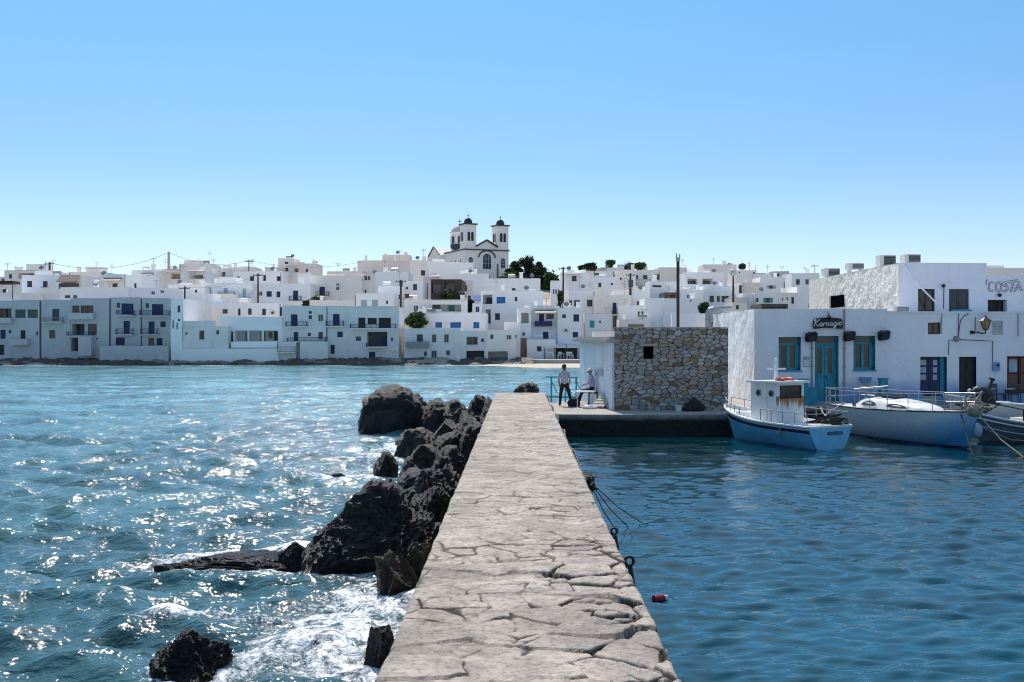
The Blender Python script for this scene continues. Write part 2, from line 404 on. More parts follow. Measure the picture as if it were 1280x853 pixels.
# ------------------------------------------------------------------ pier
PL, PR, PT, P0, P1 = -.965, 1.10, 1.4, 1.5, 43.3
def pier_top():
    xs = np.linspace(PL, PR, 250)
    ys = [P0]
    while ys[-1] < P1: ys.append(min(P1, ys[-1] + max(.009, .0019 * ys[-1])))
    X, Y = np.meshgrid(xs, np.array(ys))
    wx = X + .16 * (fbm(X * 2.1, Y * 2.1, 3, 4) - .5) + .03 * (fbm(X * 11, Y * 11, 4, 3) - .5)
    wy = Y + .22 * (fbm(X * 1.9, Y * 1.9, 8, 4) - .5) + .035 * (fbm(X * 12, Y * 12, 6, 3) - .5)
    d1, d2, sid, ox, oy = voro(wx * 2.1, wy * 2.7, 21, .95)
    e1 = d2 - d1
    b1, b2, bid, bx, by = voro(wx * 3.6 + 7, wy * 5.2, 31, .95)     # some stones are broken again
    e2 = np.where(hsh(np.floor(sid * 999), np.zeros_like(X), 2) > .42, b2 - b1, 9) * .6
    near = np.clip((18 - Y) / 11, .22, 1)
    wear = np.clip((fbm(X * .5 + 3, Y * .42, 13, 4) - .42 + .10 * np.clip(X, -.5, .6) + .05 * np.clip((11 - Y) / 3, -1, 1)) * 6, .04, 1) * np.clip(near, 0, 1); fade = np.clip((16 - Y) / 7, .46, 1)
    dYs = np.maximum(.009, .0019 * Y)
    pres = np.clip((fbm(X * 1.4 + 5, Y * 1.5, 27, 4) - .34) * 5, .08, 1)
    def crack(e, wd):
        mn = dYs * 4.6; w_ = np.maximum(wd, mn)
        return (1 - np.clip(e / w_, 0, 1)) * np.clip(wd / w_ * 1.3, 0, 1)
    dep = np.maximum(crack(e1, (.06 + .07 * wear) * pres * fade), crack(e2, (.015 + .075 * wear) * pres * fade))
    joint = 1 - np.clip(dep, 0, 1) ** .75
    plate = (sid - .5) * .055 + ((bid - .5) * .03) * (e2 < 5)
    tilt = ox * (hsh(np.floor(sid * 997), np.zeros_like(X), 3) - .5) * .05 + oy * (hsh(np.floor(sid * 991), np.zeros_like(X), 4) - .5) * .05
    Z = PT + (plate + tilt) * (.35 + wear) * (.4 + .6 * fade) - (1 - joint) ** 1.2 * .036 * (.35 + wear)
    Z += (fbm(X * 3, Y * 3, 15, 5) - .5) * .03 + (fbm(X * 26, Y * 26, 19, 3) - .5) * .006
    edge = np.minimum(X - PL, PR - X)
    Z -= np.clip(.035 - edge, 0, 1) * (.3 + .9 * fbm(X * 0, Y * 2.5, 41, 4))
    Xo = X + np.where(edge < .3, (fbm(X * 0 + .5 + (X > 0), Y * 1.3, 23, 5) - .5) * .035, 0)
    Xo[:, 0] = Xo[:, 1]; Xo[:, -1] = Xo[:, -2]
    Xf = np.concatenate([Xo[:, :1] - .06, Xo[:, :1] - .02, Xo, Xo[:, -1:] + .02, Xo[:, -1:] + .06], 1)
    c = lambda A: np.concatenate([A[:, :1], A[:, :1], A, A[:, -1:], A[:, -1:]], 1)
    Zf = c(Z); Zf[:, [0, -1]] = -1.0; Zf[:, [1, -2]] -= .35
    Yf = c(Y); st = c(sid * .7 + bid * .3); jf = c(joint); jf[:, [0, 1, -2, -1]] = .8
    # far end wall
    for A in (Xf, Yf, st, jf): pass
    Xf = np.concatenate([Xf, Xf[-1:]]); Yf = np.concatenate([Yf, Yf[-1:] + .03]); Zf = np.concatenate([Zf, Zf[-1:] * 0 - 1]); st = np.concatenate([st, st[-1:]]); jf = np.concatenate([jf, jf[-1:]])
    o = grid_mesh('stone_pier', Xf, Yf, Zf, 'flagstone', {'stone': st, 'joint': jf}, smooth=True)
    tag(o, 'long narrow pier of worn cracked flagstones running from the camera toward the town', 'pier')
pier_top()

# quay and the flat land behind it
q = MB()
q.prism([(1.16, 39.2), (4.4, 39.05), (8.9, 39.3), (8.9, 43.4), (30, 43.4), (160, 43.4), (160, 143), (10.4, 143), (9.7, 128), (3.45, 50), (1.16, 45.8)], -1.2, .8)
o = q.build('quay', 'quay'); tag(o, kind='structure')
st = MB()
for i in range(26):    # rough stones of the quay face, part of the quay
    pass

# hill under the town
def land(Y): return 1.0 + .165 * (Y - 143) if Y > 143 else 1.0 - .25 * (143 - Y)
def terrain():
    xs = np.linspace(-190, 230, 211); ys = np.concatenate([np.linspace(133, 260, 128), np.linspace(262, 420, 30)])
    X, Y = np.meshgrid(xs, ys)
    Z = np.where(Y < 143, 1.0 - .2 * (143 - Y), 1.0 + .165 * (np.minimum(Y, 228) - 143))
    Z = Z - np.clip(Y - 250, 0, 999) * .12 - .6 + 1.1 * fbm(X * .12, Y * .12, 3, 4)
    Z = np.where((X > 8) & (Y < 143), np.minimum(Z, .3), Z)
    Z = np.where((X > -9) & (X < 16) & (Y < 155), np.minimum(Z, .05), Z)
    tag(grid_mesh('hillside', X, Y, Z, 'ground'), kind='structure')
terrain()

# rocky shore in front of the houses, and the little beach
def shore():
    xs = np.linspace(-110, 2, 560); ys = np.linspace(134.6, 144.5, 44)
    X, Y = np.meshgrid(xs, ys)
    d1, d2, sid, ox, oy = voro(X * .55 + fbm(X, Y, 1, 3), Y * .7, 5)
    front = 136.2 + 2.2 * (fbm(X * .09, X * 0, 4, 3) - .5) * 2
    t = np.clip((Y - front) / 4.2, -.5, 1)
    Z = t * .80 - .12 + (1 - d1) * .55 * np.clip(t + .6, 0, 1) - .25 + (fbm(X * 1.5, Y * 1.5, 7, 4) - .5) * .5
    Z = np.minimum(Z, 1.1)
    o = grid_mesh('rocky_shore', X, Y, Z, 'shore_rock', smooth=False); tag(o, kind='structure')
    pr = np.clip(1 - np.abs(PX(210, 140) + 8 - X) / 10, 0, 1)
    o.data.materials.append(MATS['shore_pale'])
    # pale boulders between the third and fourth houses
    for p in o.data.polygons:
        c = p.center
        if (-48.5 < c.x < -27 and c.z > .25 and noise.noise(c * .35) > -.12) or noise.noise(c * .5 + Vector((3, 0, 0))) > .33: p.material_index = 1
    xs = np.linspace(-6.5, 11.5, 60); ys = np.linspace(119, 143, 40); X, Y = np.meshgrid(xs, ys)
    front = 126.5 + np.clip(2 - X, 0, 99) * 1.6 + 2 * (fbm(X * .3, X * 0, 4, 3) - .5)
    Z = np.clip((Y - front) * .05, -.6, .12) + .10 * (fbm(X * .6, Y * .6, 2, 3) - .5)
    tag(grid_mesh('beach', X, Y, Z, 'sand'), kind='structure')
shore()

# ------------------------------------------------------------------ rocks along the pier
ROCKS = []
def rock(px, Y, wid, hgt, dep=None, mat='rock', label='', seed=0, sharp=.5, z0=-.15, tiltx=0, lump=1.0, group=None, x=None):
    x = PX(px, Y) if x is None else x
    dep = dep or wid
    bm = bmesh.new(); bmesh.ops.create_icosphere(bm, subdivisions=6 if Y < 20 else 5, radius=1)
    off = Vector((seed * 7.3, seed * 3.1, seed * 1.7))
    rnd = random.Random(seed)
    planes = [(Vector((rnd.uniform(-1, 1), rnd.uniform(-1, 1), rnd.uniform(-.3, 1))).normalized(), rnd.uniform(.66, .98)) for _ in range(13)]
    for v in bm.verts:
        n = v.co.normalized(); p = Vector([math.copysign(abs(q) ** .72, q) for q in n])
        for pn, d in planes:                       # broken facets
            t = p.dot(pn)
            if t > d: p -= pn * (t - d) * sharp * 1.45
        r = 1 + .11 * lump * noise.noise(n * 1.3 + off) + .09 * lump * noise.noise(n * 2.7 + off) + .075 * noise.noise(n * 5.5 + off) + .055 * noise.noise(n * 11 + off) + .05 * noise.noise(n * 22 + off) + .028 * noise.noise(n * 47 + off)
        p = p * r
        v.co = Vector((p.x * wid / 2, p.y * dep / 2, (p.z + .40) / 1.35 * hgt + (tiltx * p.x)))
    me = bpy.data.meshes.new('boulder'); bm.to_mesh(me); bm.free()
    me.materials.append(MATS[mat])
    for p in me.polygons: p.use_smooth = Y > 26
    o = bpy.data.objects.new('boulder', me); COL.objects.link(o); o.location = (x, Y, z0)
    tag(o, label, 'boulder', group or 'dark boulders along the pier')
    ROCKS.append((x, Y, wid / 2, dep / 2))
    return o
RK = [ # px, Y, width, height, depth, mat, label
 (497, 41.3, 2.9, 1.95, 2.6, 'rock', 'big rounded dark boulder standing apart in the sea at the far end of the row', .3),
 (548, 40.6, 1.7, 1.50, 2.0, 'rock', 'dark boulder touching the big rounded one on its pier side', .5),
 (574, 39.6, 1.3, 1.45, 2.0, 'rock', 'dark wedge boulder second from the big rounded one toward the pier', .6),
 (598, 41.8, 1.3, 1.62, 2.0, 'rock', 'grey topped boulder beside the far end of the pier', .6),
 (611, 39.2, .8, 1.55, 2.4, 'rock', 'flat grey boulder leaning against the pier near its far end', .6),
 (522, 36.0, 1.5, .85, 1.7, 'rock', 'low dark boulder below the big rounded one, washed by foam', .5),
 (560, 35.8, 1.4, 1.25, 2.2, 'rock', 'rough crusted boulder midway along the far group', .7),
 (589, 35.2, 1.1, 1.50, 2.4, 'rock', 'crusted boulder against the pier behind the dark pair', .7),
 (524, 31.8, 1.4, 1.3, 1.5, 'rock', 'black upright boulder at the seaward corner of the middle group', .5),
 (560, 31.6, 1.0, 1.30, 1.8, 'rock', 'black boulder with a rounded top in the middle group', .5),
 (585, 31.0, .75, 1.45, 2.2, 'rock', 'black boulder of the middle group touching the pier', .6),
 (482, 27.6, .78, .98, .8, 'rock', 'small upright dark boulder standing alone in the foam', .6),
 (424, 27.2, .55, .38, .5, 'rock', 'tiny dark rock awash in open foam', .7),
 (530, 27.0, 1.5, 1.2, 1.5, 'rock', 'brown crusted slab boulder between the small upright one and the pier', .8),
 (562, 26.2, 1.2, 1.40, 2.0, 'rock', 'crusted boulder leaning on the pier beside the brown slab', .7),
 (516, 22.2, 1.4, 1.32, 1.8, 'rock', 'tall dark boulder with a sloping face behind the largest near one', .7),
 (548, 21.6, 1.15, 1.40, 2.0, 'rock', 'dark boulder with a steep face against the middle of the pier', .7),
 (538, 19.2, 1.0, 1.30, 1.8, 'rock', 'grey flecked boulder wedged between the largest near one and the pier', .7),
 (458, 16.9, 1.95, 1.62, 1.9, 'rock', 'largest near boulder, a black pyramid shape with a ragged top', .75),
 (506, 17.4, 1.35, 1.36, 1.7, 'rock', 'black boulder sharing a ridge with the largest near pyramid', .7),
 (500, 15.0, .78, .80, .8, 'rock_ochre', 'small yellow crusted block at the foot of the near boulders', 1.0),
 (530, 15.6, .55, .90, .9, 'rock_ochre', 'square ochre topped block pressed against the pier', 1.0),
 (372, 16.9, .85, .62, .7, 'rock', 'wet low ledge rock joined to the largest near boulder', .6),
 (306, 16.9, 2.6, .42, 1.3, 'rock', 'long flat ledge of wet rock running out into the sea', .5),
 (243, 11.5, .86, .98, .9, 'rock', 'dark pointed boulder at the bottom edge of the picture with foam behind it', .75),
 (476, 12.0, .50, .52, .55, 'rock_ochre', 'small mossy yellow green boulder beside the near part of the pier', .8),
 (225, 13.8, .75, .22, .4, 'rock', 'low brown rock just breaking the surface beyond the pointed boulder', .5),
 (658, 44.9, 1.5, 1.85, 1.2, 'rock', 'dark boulder lying across the far end of the pier', .5),
]
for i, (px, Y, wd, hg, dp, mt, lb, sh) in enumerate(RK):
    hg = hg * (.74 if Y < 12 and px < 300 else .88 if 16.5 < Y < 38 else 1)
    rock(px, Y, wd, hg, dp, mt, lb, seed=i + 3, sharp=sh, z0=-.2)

# ------------------------------------------------------------------ water
def wavez(X, Y, dY, seed, n, l0, l1, slope, mean, spread):
    rng = np.random.RandomState(seed); Z = np.zeros_like(X)
    wx = X + .35 * (fbm(X * .7, Y * .7, seed, 3) - .5); wy = Y + .35 * (fbm(X * .7 + 9, Y * .7, seed + 1, 3) - .5)
    for i in range(n):
        lam = l0 * (l1 / l0) ** (i / (n - 1)); th = mean + rng.normal() * spread; k = 2 * np.pi / lam
        a = slope * lam / (2 * np.pi) * math.sqrt(2 / n)
        ph = k * (wx * math.cos(th) + wy * math.sin(th)) + rng.rand() * 6.28
        s = np.sin(ph); s = s + .25 * np.cos(2 * ph)
        mod = .5 + fbm(X * .8 / lam ** .5, Y * .8 / lam ** .5, seed + 50 + i, 2)
        Z += a * s * mod * np.clip(lam / (3.2 * dY) - .6, 0, 1)
    return Z
def sea():
    t = np.concatenate([np.linspace(-.75, -.02, 40), np.linspace(0, 1, 520)]); ys = 2.2 * (150 / 2.2) ** np.linspace(0, 1, 660)
    T, Y = np.meshgrid(t, ys)
    xr = np.where(Y < 43.5, .1, np.minimum(.1 + (Y - 43.5) * 1.2, .083 * Y)); xl = -.62 * Y - 1.5
    X = xl + (xr - xl) * T
    dY = np.maximum(Y * .0063, Y * .00135)
    Z = wavez(X, Y, dY, 4, 52, .09, 2.4, .42, R(78), .6)
    # swell piling up by the rocks
    foam = np.zeros_like(X); dmin = np.full(X.shape, 99.)
    for (rx, ry, ra, rb) in ROCKS:
        d = (np.hypot((X - rx) / ra, (Y - ry) / rb) - .9) * min(ra, rb)
        dmin = np.minimum(dmin, d)
    foam = np.exp(-np.clip(dmin, 0, 99) / (.20 + .009 * Y)) * .85
    patch = fbm(X * .5, Y * .28, 77, 4)
    lee = np.exp(-((X + 1.75) / 1.0) ** 2) * np.clip(1 - np.abs(Y - 12.6) / 3.6, 0, 1) * 1.25
    lee += np.exp(-((X + 3.3) / 1.5) ** 2) * np.exp(-((Y - 17.9) / .8) ** 2) * 1.3
    lee += np.exp(-((X + 2.7) / 1.2) ** 2) * np.clip(1 - np.abs(Y - 13.5) / 3.5, 0, 1) * .6
    lee += np.exp(-((X + 4.2) / 1.7) ** 2) * np.exp(-((Y - 33.5) / 3.5) ** 2) * .95
    lee += np.exp(-((X + 4.6) / 1.5) ** 2) * np.exp(-((Y - 28) / 1.8) ** 2) * .85
    lee += np.exp(-((X + 17) / 4.5) ** 2) * np.exp(-((Y - 37.8) / .9) ** 2) * .95
    lee += np.clip(1 - np.abs(Y - 135.2) / 2.6, 0, 1) * 1.2 * (X < 2)
    lee += np.clip(1 - np.abs(Y - 17) / 14, 0, 1) * np.exp(-((X + 4) / 4.0) ** 2) * .33
    foam = np.clip(foam + lee * (.22 + 1.2 * patch), 0, 1.0)
    crest = np.clip(Z / .11 - .8, 0, 1) * .40 * (patch > .45)
    foam = np.clip(foam + crest * np.clip((60 - Y) / 40, 0, 1), 0, 1.15)
    Z = Z + foam * .05 * (fbm(X * 5, Y * 5, 9, 3))
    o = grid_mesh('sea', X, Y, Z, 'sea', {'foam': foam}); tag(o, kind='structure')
    T, Y = np.meshgrid(np.concatenate([np.linspace(0, 1, 560), np.linspace(1.02, 1.7, 50)]), 2 * (44 / 2.) ** np.linspace(0, 1, 760))
    X = .1 + (.56 * Y + 1.2) * np.where(T > 1, 1 + (T - 1) * 2.5 + (T > 1.001) * 0, T) + np.where(T > 1, (T - 1) * 12, 0)
    Z = wavez(X, Y, Y * .0042, 14, 40, .12, .70, .27, R(95), .30)
    Z *= np.clip((46 - Y) / 22, .30, 1)
    Z += wavez(X, Y, Y * .0053, 24, 12, .8, 3.4, .06, R(60), .6)
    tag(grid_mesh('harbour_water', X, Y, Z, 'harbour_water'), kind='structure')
sea()
# ------------------------------------------------------------------ houses
CROP = {'A': (0, 310, .1876), 'B': (210, 310, .1876), 'C': (420, 310, .1876), 'D': (580, 310, .1876), 'E': (780, 310, .1876), 'H': (880, 310, .1094)}
COLR = {'k': 'glass', 'n': 'navy', 'b': 'blue', 't': 'teal_green', 'p': 'pale_blue', 'l': 'pale_green', 'r': 'brown', 'y': 'tan', 'g': 'grey_green', 'd': 'dark_grey', 'w': 'white_paint', 'e': 'grey', 'c': 'cream_paint', 'u': 'awning_blue', 'v': 'canvas_white', 'o': 'dark_wood', 'm': 'galvanised', 's': 'stone_dark'}
WALLS = {'f': 'front_wall', 'h': 'front_pale', 'w': 'white_wall', 'c': 'cream_wall', 'p': 'rose_wall', 's': 'rough_wall', 'k': 'stone_dark', 'o': 'ruin_wood', 'g': 'roof_grey'}
def ymap(Y): return 142 + (Y - 138) * .35 if Y <= 141 else Y + 6

def facade(mb, xs0, xs1, z0, z1, holes, y=0.0, mi=0):
    """front wall with real openings; holes = (x0, x1, z0, z1, depth, back material or None, reveal material)"""
    X = sorted({xs0, xs1, *[min(max(h[i], xs0), xs1) for h in holes for i in (0, 1)]})
    Z = sorted({z0, z1, *[min(max(h[i], z0), z1) for h in holes for i in (2, 3)]})
    for a, b in zip(X, X[1:]):
        for c, d in zip(Z, Z[1:]):
            mx, mz = (a + b) / 2, (c + d) / 2
            if any(h[0] < mx < h[1] and h[2] < mz < h[3] for h in holes): continue
            mb.quad((a, y, c), (b, y, c), (b, y, d), (a, y, d), mi)
    for h in holes:
        a, b, c, d, dp, back, rv = h; Y = y + dp
        mb.quad((a, y, c), (a, Y, c), (a, Y, d), (a, y, d), rv); mb.quad((b, y, c), (b, y, d), (b, Y, d), (b, Y, c), rv)
        mb.quad((a, y, c), (b, y, c), (b, Y, c), (a, Y, c), rv); mb.quad((a, y, d), (a, Y, d), (b, Y, d), (b, y, d), rv)
        if back is not None: mb.quad((a, Y, c), (b, Y, c), (b, Y, d), (a, Y, d), back)

def window_geo(mb, a, b, c, d, y, fw=.07, panes=2):
    """frame (slot 0) with mullions, glass (slot 1) set back"""
    w_ = b - a
    mb.box(a, a + fw, y, y + .06, c, d); mb.box(b - fw, b, y, y + .06, c, d)
    mb.box(a + fw, b - fw, y, y + .06, d - fw, d); mb.box(a + fw, b - fw, y, y + .06, c, c + fw)
    for i in range(1, panes):
        x = a + w_ * i / panes; mb.box(x - fw * .45, x + fw * .45, y + .005, y + .055, c + fw, d - fw)
    mb.quad((a + fw, y + .04, c + fw), (b - fw, y + .04, c + fw), (b - fw, y + .04, d - fw), (a + fw, y + .04, d - fw), 1)
def shutter_geo(mb, a, b, c, d, y):
    m_ = (a + b) / 2; f = min(.06, (b - a) * .12)
    for p, q in ((a, m_ - .012), (m_ + .012, b)):
        mb.box(p, q, y + .03, y + .06, c, d)
        mb.box(p, p + f, y, y + .03, c, d); mb.box(q - f, q, y, y + .03, c, d)
        mb.box(p + f, q - f, y, y + .03, d - f, d); mb.box(p + f, q - f, y, y + .03, c, c + f)
        n = max(2, int((d - c) / .16))
        for i in range(n):
            z = c + f + (d - c - 2 * f) * (i + .5) / n; mb.box(p + f, q - f, y + .008, y + .03, z - .025, z + .025)
def door_geo(mb, a, b, c, d, y):
    m_ = (a + b) / 2
    mb.box(a, b, y + .03, y + .07, c, d)
    for p, q in ((a + .06, m_ - .04), (m_ + .04, b - .06)):
        if q - p < .1: continue
        mb.box(p, q, y, y + .03, c + .15, c + (d - c) * .42); mb.box(p, q, y, y + .03, c + (d - c) * .5, d - .1)
def rail_geo(mb, a, b, c, d, y0, y1):
    r = .03
    for z in (c + .06, d): mb.box(a, b, y0, y0 + .035, z - r, z + r); mb.box(a, a + .035, y0, y1, z - r, z + r); mb.box(b - .035, b, y0, y1, z - r, z + r)
    n = max(2, int((b - a) / .16))
    for i in range(n + 1):
        x = a + (b - a - .02) * i / n; mb.box(x, x + .022, y0 + .005, y0 + .027, c, d)
    for i in range(1, max(2, int((y1 - y0) / .16))):
        y = y0 + .16 * i
        for x in (a, b - .022): mb.box(x, x + .022, y, y + .022, c, d)

def house(line):
    crop, geo, name, label, feats = [t.strip() for t in line.split('|')]
    ox, oy, sc = CROP[crop]; g = geo.split()
    x0, x1, yt, Yr = [float(t) for t in g[:4]]; wall = WALLS[g[4]]
    D = float(g[5]) if len(g) > 5 else 7.0
    Y = ymap(Yr)
    ux = lambda u: PX(ox + u * sc, Y); uz = lambda v_: PZ(oy + v_ * sc, Y)
    X0, X1, ZT = ux(x0), ux(x1), uz(yt)
    ZB = (.35 if Y < 146 else land(Y) - 1.2)
    ZB = min(ZB, ZT - 2.2)
    if Y < 157: ZB = min(ZB, -.2)
    rng = random.Random(label)
    k = rng.uniform(0, 50); rot = R(rng.uniform(-2.5, 2.5)) if Y > 146 else 0
    M = Matrix.Translation((X0, Y, 0)) @ Matrix.Rotation(rot, 4, 'Z')
    def warp(p):
        n = noise.noise_vector(p * .22 + Vector((k, 0, 0)))
        return p + Vector((n.x * .07, n.y * .05, n.z * .09 if p.z > ZB + 1 else 0))
    W = X1 - X0
    root = thing(name, (X0 + W / 2, Y, ZB), label, 'house' if 'wall' not in name else 'wall', 'whitewashed houses of the hillside town' if 'house' in name else None)
    items = []
    for t in [t for t in feats.split(';') if t.strip()]:
        p = t.split(); kd, c = p[0], (p[5] if len(p) > 5 else 'k')
        a, b_, cc, d = (float(p[1]), float(p[3]), float(p[2]), float(p[4]))
        items.append((kd, ux(a) - X0, ux(b_) - X0, uz(d), uz(cc), c))
    holes = []
    if len([t for t in items if t[0] in 'wsdo']) < 2 and W > 4.5 and ZT - ZB > 2.5 and Y > 147 and wall not in ('ruin_wood', 'stone_dark'):
        n_ = rng.choice([1, 2, 2, 3]); zz = ZT - rng.uniform(1.5, 1.9)
        used = [(min(t[1], t[2]) - .4, max(t[1], t[2]) + .4) for t in items]
        for i in range(n_):
            xx = W * (i + rng.uniform(.25, .75)) / n_; ww = rng.uniform(.5, .95)
            if any(p < xx + ww and xx < q for p, q in used) or xx + ww > W - .3: continue
            items.append((rng.choice('wws'), xx, xx + ww, zz - rng.uniform(.6, 1.0), zz, rng.choice('dkne')))
    for kd, a, b_, c, d, col in items:
        if kd in 'wsdo' and 0 <= a < W + .01:
            dep = 1.6 if kd == 'o' else .22
            holes.append((max(a, .02), min(b_, W - .02), c, d, dep, (1 if kd == 'o' else 0), 0))
    mb = MB(M, warp)
    pt = rng.choice([.15, .2, .25]); sunk = .45
    facade(mb, 0, W, ZB, ZT, holes)
    nz = max(1, int((ZT - ZB) / 2))
    mb.quad((0, 0, ZB), (0, D, ZB), (0, D, ZT), (0, 0, ZT)); mb.quad((W, 0, ZB), (W, 0, ZT), (W, D, ZT), (W, D, ZB))
    mb.quad((0, D, ZB), (W, D, ZB), (W, D, ZT), (0, D, ZT))
    a, b_ = pt, W - pt
    for (p, q, r_, s_) in (((0, 0), (W, 0), (b_, pt), (a, pt)), ((W, 0), (W, D), (b_, D - pt), (b_, pt)), ((W, D), (0, D), (a, D - pt), (b_, D - pt)), ((0, D), (0, 0), (a, pt), (a, D - pt))):
        mb.quad((*p, ZT), (*q, ZT), (*r_, ZT), (*s_, ZT))
        mb.quad((*s_, ZT), (*r_, ZT), (*r_, ZT - sunk), (*s_, ZT - sunk))
    mb.quad((a, pt, ZT - sunk), (b_, pt, ZT - sunk), (b_, D - pt, ZT - sunk), (a, D - pt, ZT - sunk))
    mb.build('wall', [wall, 'dark_grey' if wall.startswith('front') else 'roof_grey'], root, fixn=False)
    if Y > 147 and W > 3 and wall not in ('ruin_wood', 'stone_dark'):
        u = lambda f: W * f
        if rng.random() < .75: x = u(rng.uniform(.1, .9)); items.append(('n', x - .3, x + .3, ZT, ZT + rng.uniform(1.0, 2.6), 'k'))
        if rng.random() < .55: x = u(rng.uniform(.1, .85)); items.append(('h', x, x + rng.uniform(.4, .7), ZT, ZT + rng.uniform(.5, 1.1), 'k'))
        if rng.random() < .30: x = u(rng.uniform(.1, .8)); items.append(('k', x, x + 1.2, ZT + .25, ZT + .75, rng.choice('wme')))
        if rng.random() < .30: x = u(rng.uniform(.1, .85)); items.append(('l', x, x + .8, ZT + .2, ZT + 1.0, 'e'))
        if rng.random() < .45 and W > 6: x = u(rng.uniform(.05, .5)); items.append(('z', x, x + rng.uniform(1.8, 3.5), ZT, ZT + rng.uniform(.5, 1.3), 'k'))
    if rng.random() < .4 and W > 3:
        xx = W * rng.choice([.03, .97]); m2 = MB(M, warp); m2.box(xx - .05, xx + .05, -.09, -.006, ZB, ZT - .2); m2.build('drainpipe', rng.choice(['grey', 'cream_paint', 'brown']), root)
    for kd, a, b_, c, d, col in items:
        cm = COLR[col]; m2 = MB(M, warp)
        a, b_ = min(a, b_), max(a, b_)
        if kd in 'wsd': a, b_ = max(a, .03), min(b_, W - .03)
        if kd in 'wW':
            y = .13 if kd == 'w' else 1.5
            window_geo(m2, a, b_, c, d, y, min(.08, (b_ - a) * .14), 2 if b_ - a > .5 else 1); o = m2.build('window', [cm if cm != 'glass' else ('dark_grey' if rng.random() < .5 else 'pale_blue'), 'glass'], root)
            if kd == 'w' and rng.random() < .45: m3 = MB(M, warp); m3.box(a - .08, b_ + .08, -.09, .12, c - .09, c - .004); m3.build('sill', wall, o)
        elif kd in 'sS': y = .10 if kd == 's' else 1.45; shutter_geo(m2, a, b_, c, d, y); m2.build('shutter', cm, root)
        elif kd in 'dD':
            y = .12 if kd == 'd' else 1.5; door_geo(m2, a, b_, c, d, y); o = m2.build('door', cm if cm != 'glass' else 'dark_wood', root)
        elif kd == 'r':
            m2.box(a - .05, b_ + .05, -1.0, -.005, c - .16, c); o = m2.build('balcony', wall, root)
            m3 = MB(M, warp); rail_geo(m3, a, b_, c, d, -.97, -.01); m3.build('railing', cm, o)
        elif kd == 'q': m2.box(a, b_, -1.0, -.005, c - .18, c); m2.build('balcony', wall, root)
        elif kd == 'b':
            t_ = .12
            m2.box(a, b_, -1.0, -.005, c - .15, c); m2.box(a, b_, -1.0, -1 + t_, c, d); m2.box(a, a + t_, -1 + t_, -.005, c, d); m2.box(b_ - t_, b_, -1 + t_, -.005, c, d)
            m2.build('balcony', cm if col != 'k' else wall, root)
        elif kd == 'a':
            e = .05; m2.add([(a, -1.6, c), (b_, -1.6, c), (b_, -.02, d), (a, -.02, d), (a, -1.6, c - e), (b_, -1.6, c - e), (b_, -.02, d - e), (a, -.02, d - e)], [(0, 1, 2, 3), (7, 6, 5, 4), (0, 4, 5, 1), (1, 5, 6, 2), (3, 7, 4, 0)])
            m2.build('awning', cm, root)
        elif kd == 'p':
            n = max(3, int((b_ - a) / .45))
            for i in range(n + 1): x = a + (b_ - a) * i / n; m2.box(x - .05, x + .05, -2.0, -.02, c, d)
            m2.box(a, b_, -1.95, -1.85, c - .12, c - .01); m2.box(a, b_, -1.9, -.1, d + .005, d + .05)
            for x in (a + .05, b_ - .05): m2.box(x - .05, x + .05, -1.94, -1.86, c - 2.3, c - .12)
            m2.build('pergola', cm, root)
        elif kd == 'i':      # column in a porch
            m2.box(a, b_, -.06, .3, c, d); m2.build('column', 'white_wall', root)
        elif kd == 'f':      # fascia or band standing proud
            m2.box(a, b_, -.14, -.004, c, d); m2.build('cornice', wall if col == 'k' else cm, root)
        elif kd == 'x':      # projecting block
            m2.box(a, b_, -1.3, -.01, c, d); m2.build('projecting_bay', wall if col == 'k' else cm, root)
        elif kd == 't':      # exterior stair, rising left to right (or right to left when reversed)
            pass
        elif kd == 'c':
            m2.box(a, b_, -.35, -.02, c, d); m2.cyl(((a + b_) / 2, -.36, (c + d) / 2), ((a + b_) / 2, -.352, (c + d) / 2), (d - c) * .4, n=12, mi=1); m2.build('air_conditioner', ['cream_paint', 'dark_grey'], root)
        elif kd == 'h':
            m2.box(a, b_, 1.0, 1.0 + (b_ - a), ZT - .44, d); m2.box(a - .06, b_ + .06, .94, 1.06 + (b_ - a), d, d + .08); m2.build('chimney', wall, root)
        elif kd == 'z':      # roof room set back
            m2.box(a, b_, 2.2, 5.5, ZT - .4, d); m2.build('roof_room', wall if col == 'k' else cm, root)
        elif kd == 'n':      # aerial
            x = (a + b_) / 2; m2.cyl((x, 1.5, ZT - .44), (x, 1.5, d), .03, n=5)
            for i, wd in enumerate((.5, .4, .32)): m2.box(x - wd, x + wd, 1.48, 1.52, d - .12 - .22 * i, d - .08 - .22 * i)
            m2.build('antenna', 'galvanised', root)
        elif kd == 'l':      # satellite dish
            x, z, r = (a + b_) / 2, (c + d) / 2, (b_ - a) / 2
            Md = Matrix.Translation((x, .9, z)) @ Matrix.Rotation(R(60), 4, 'X'); m2.sph((0, 0, 0), (r, r, r * .35), 12, 4, -90, -10, 0, Md)
            m2.cyl((x, .9, ZT - .4), (x, .95, z - .05), .03, n=5); m2.build('satellite_dish', 'galvanised', root)
        elif kd == 'k':      # water tank / cylinder
            m2.cyl((a, 1.6, (c + d) / 2), (b_, 1.6, (c + d) / 2), (d - c) / 2, n=12); m2.box(a + .1, a + .16, 1.4, 1.8, ZT - .4, c + .05); m2.box(b_ - .16, b_ - .1, 1.4, 1.8, ZT - .4, c + .05); m2.build('water_tank', cm, root)
    return root

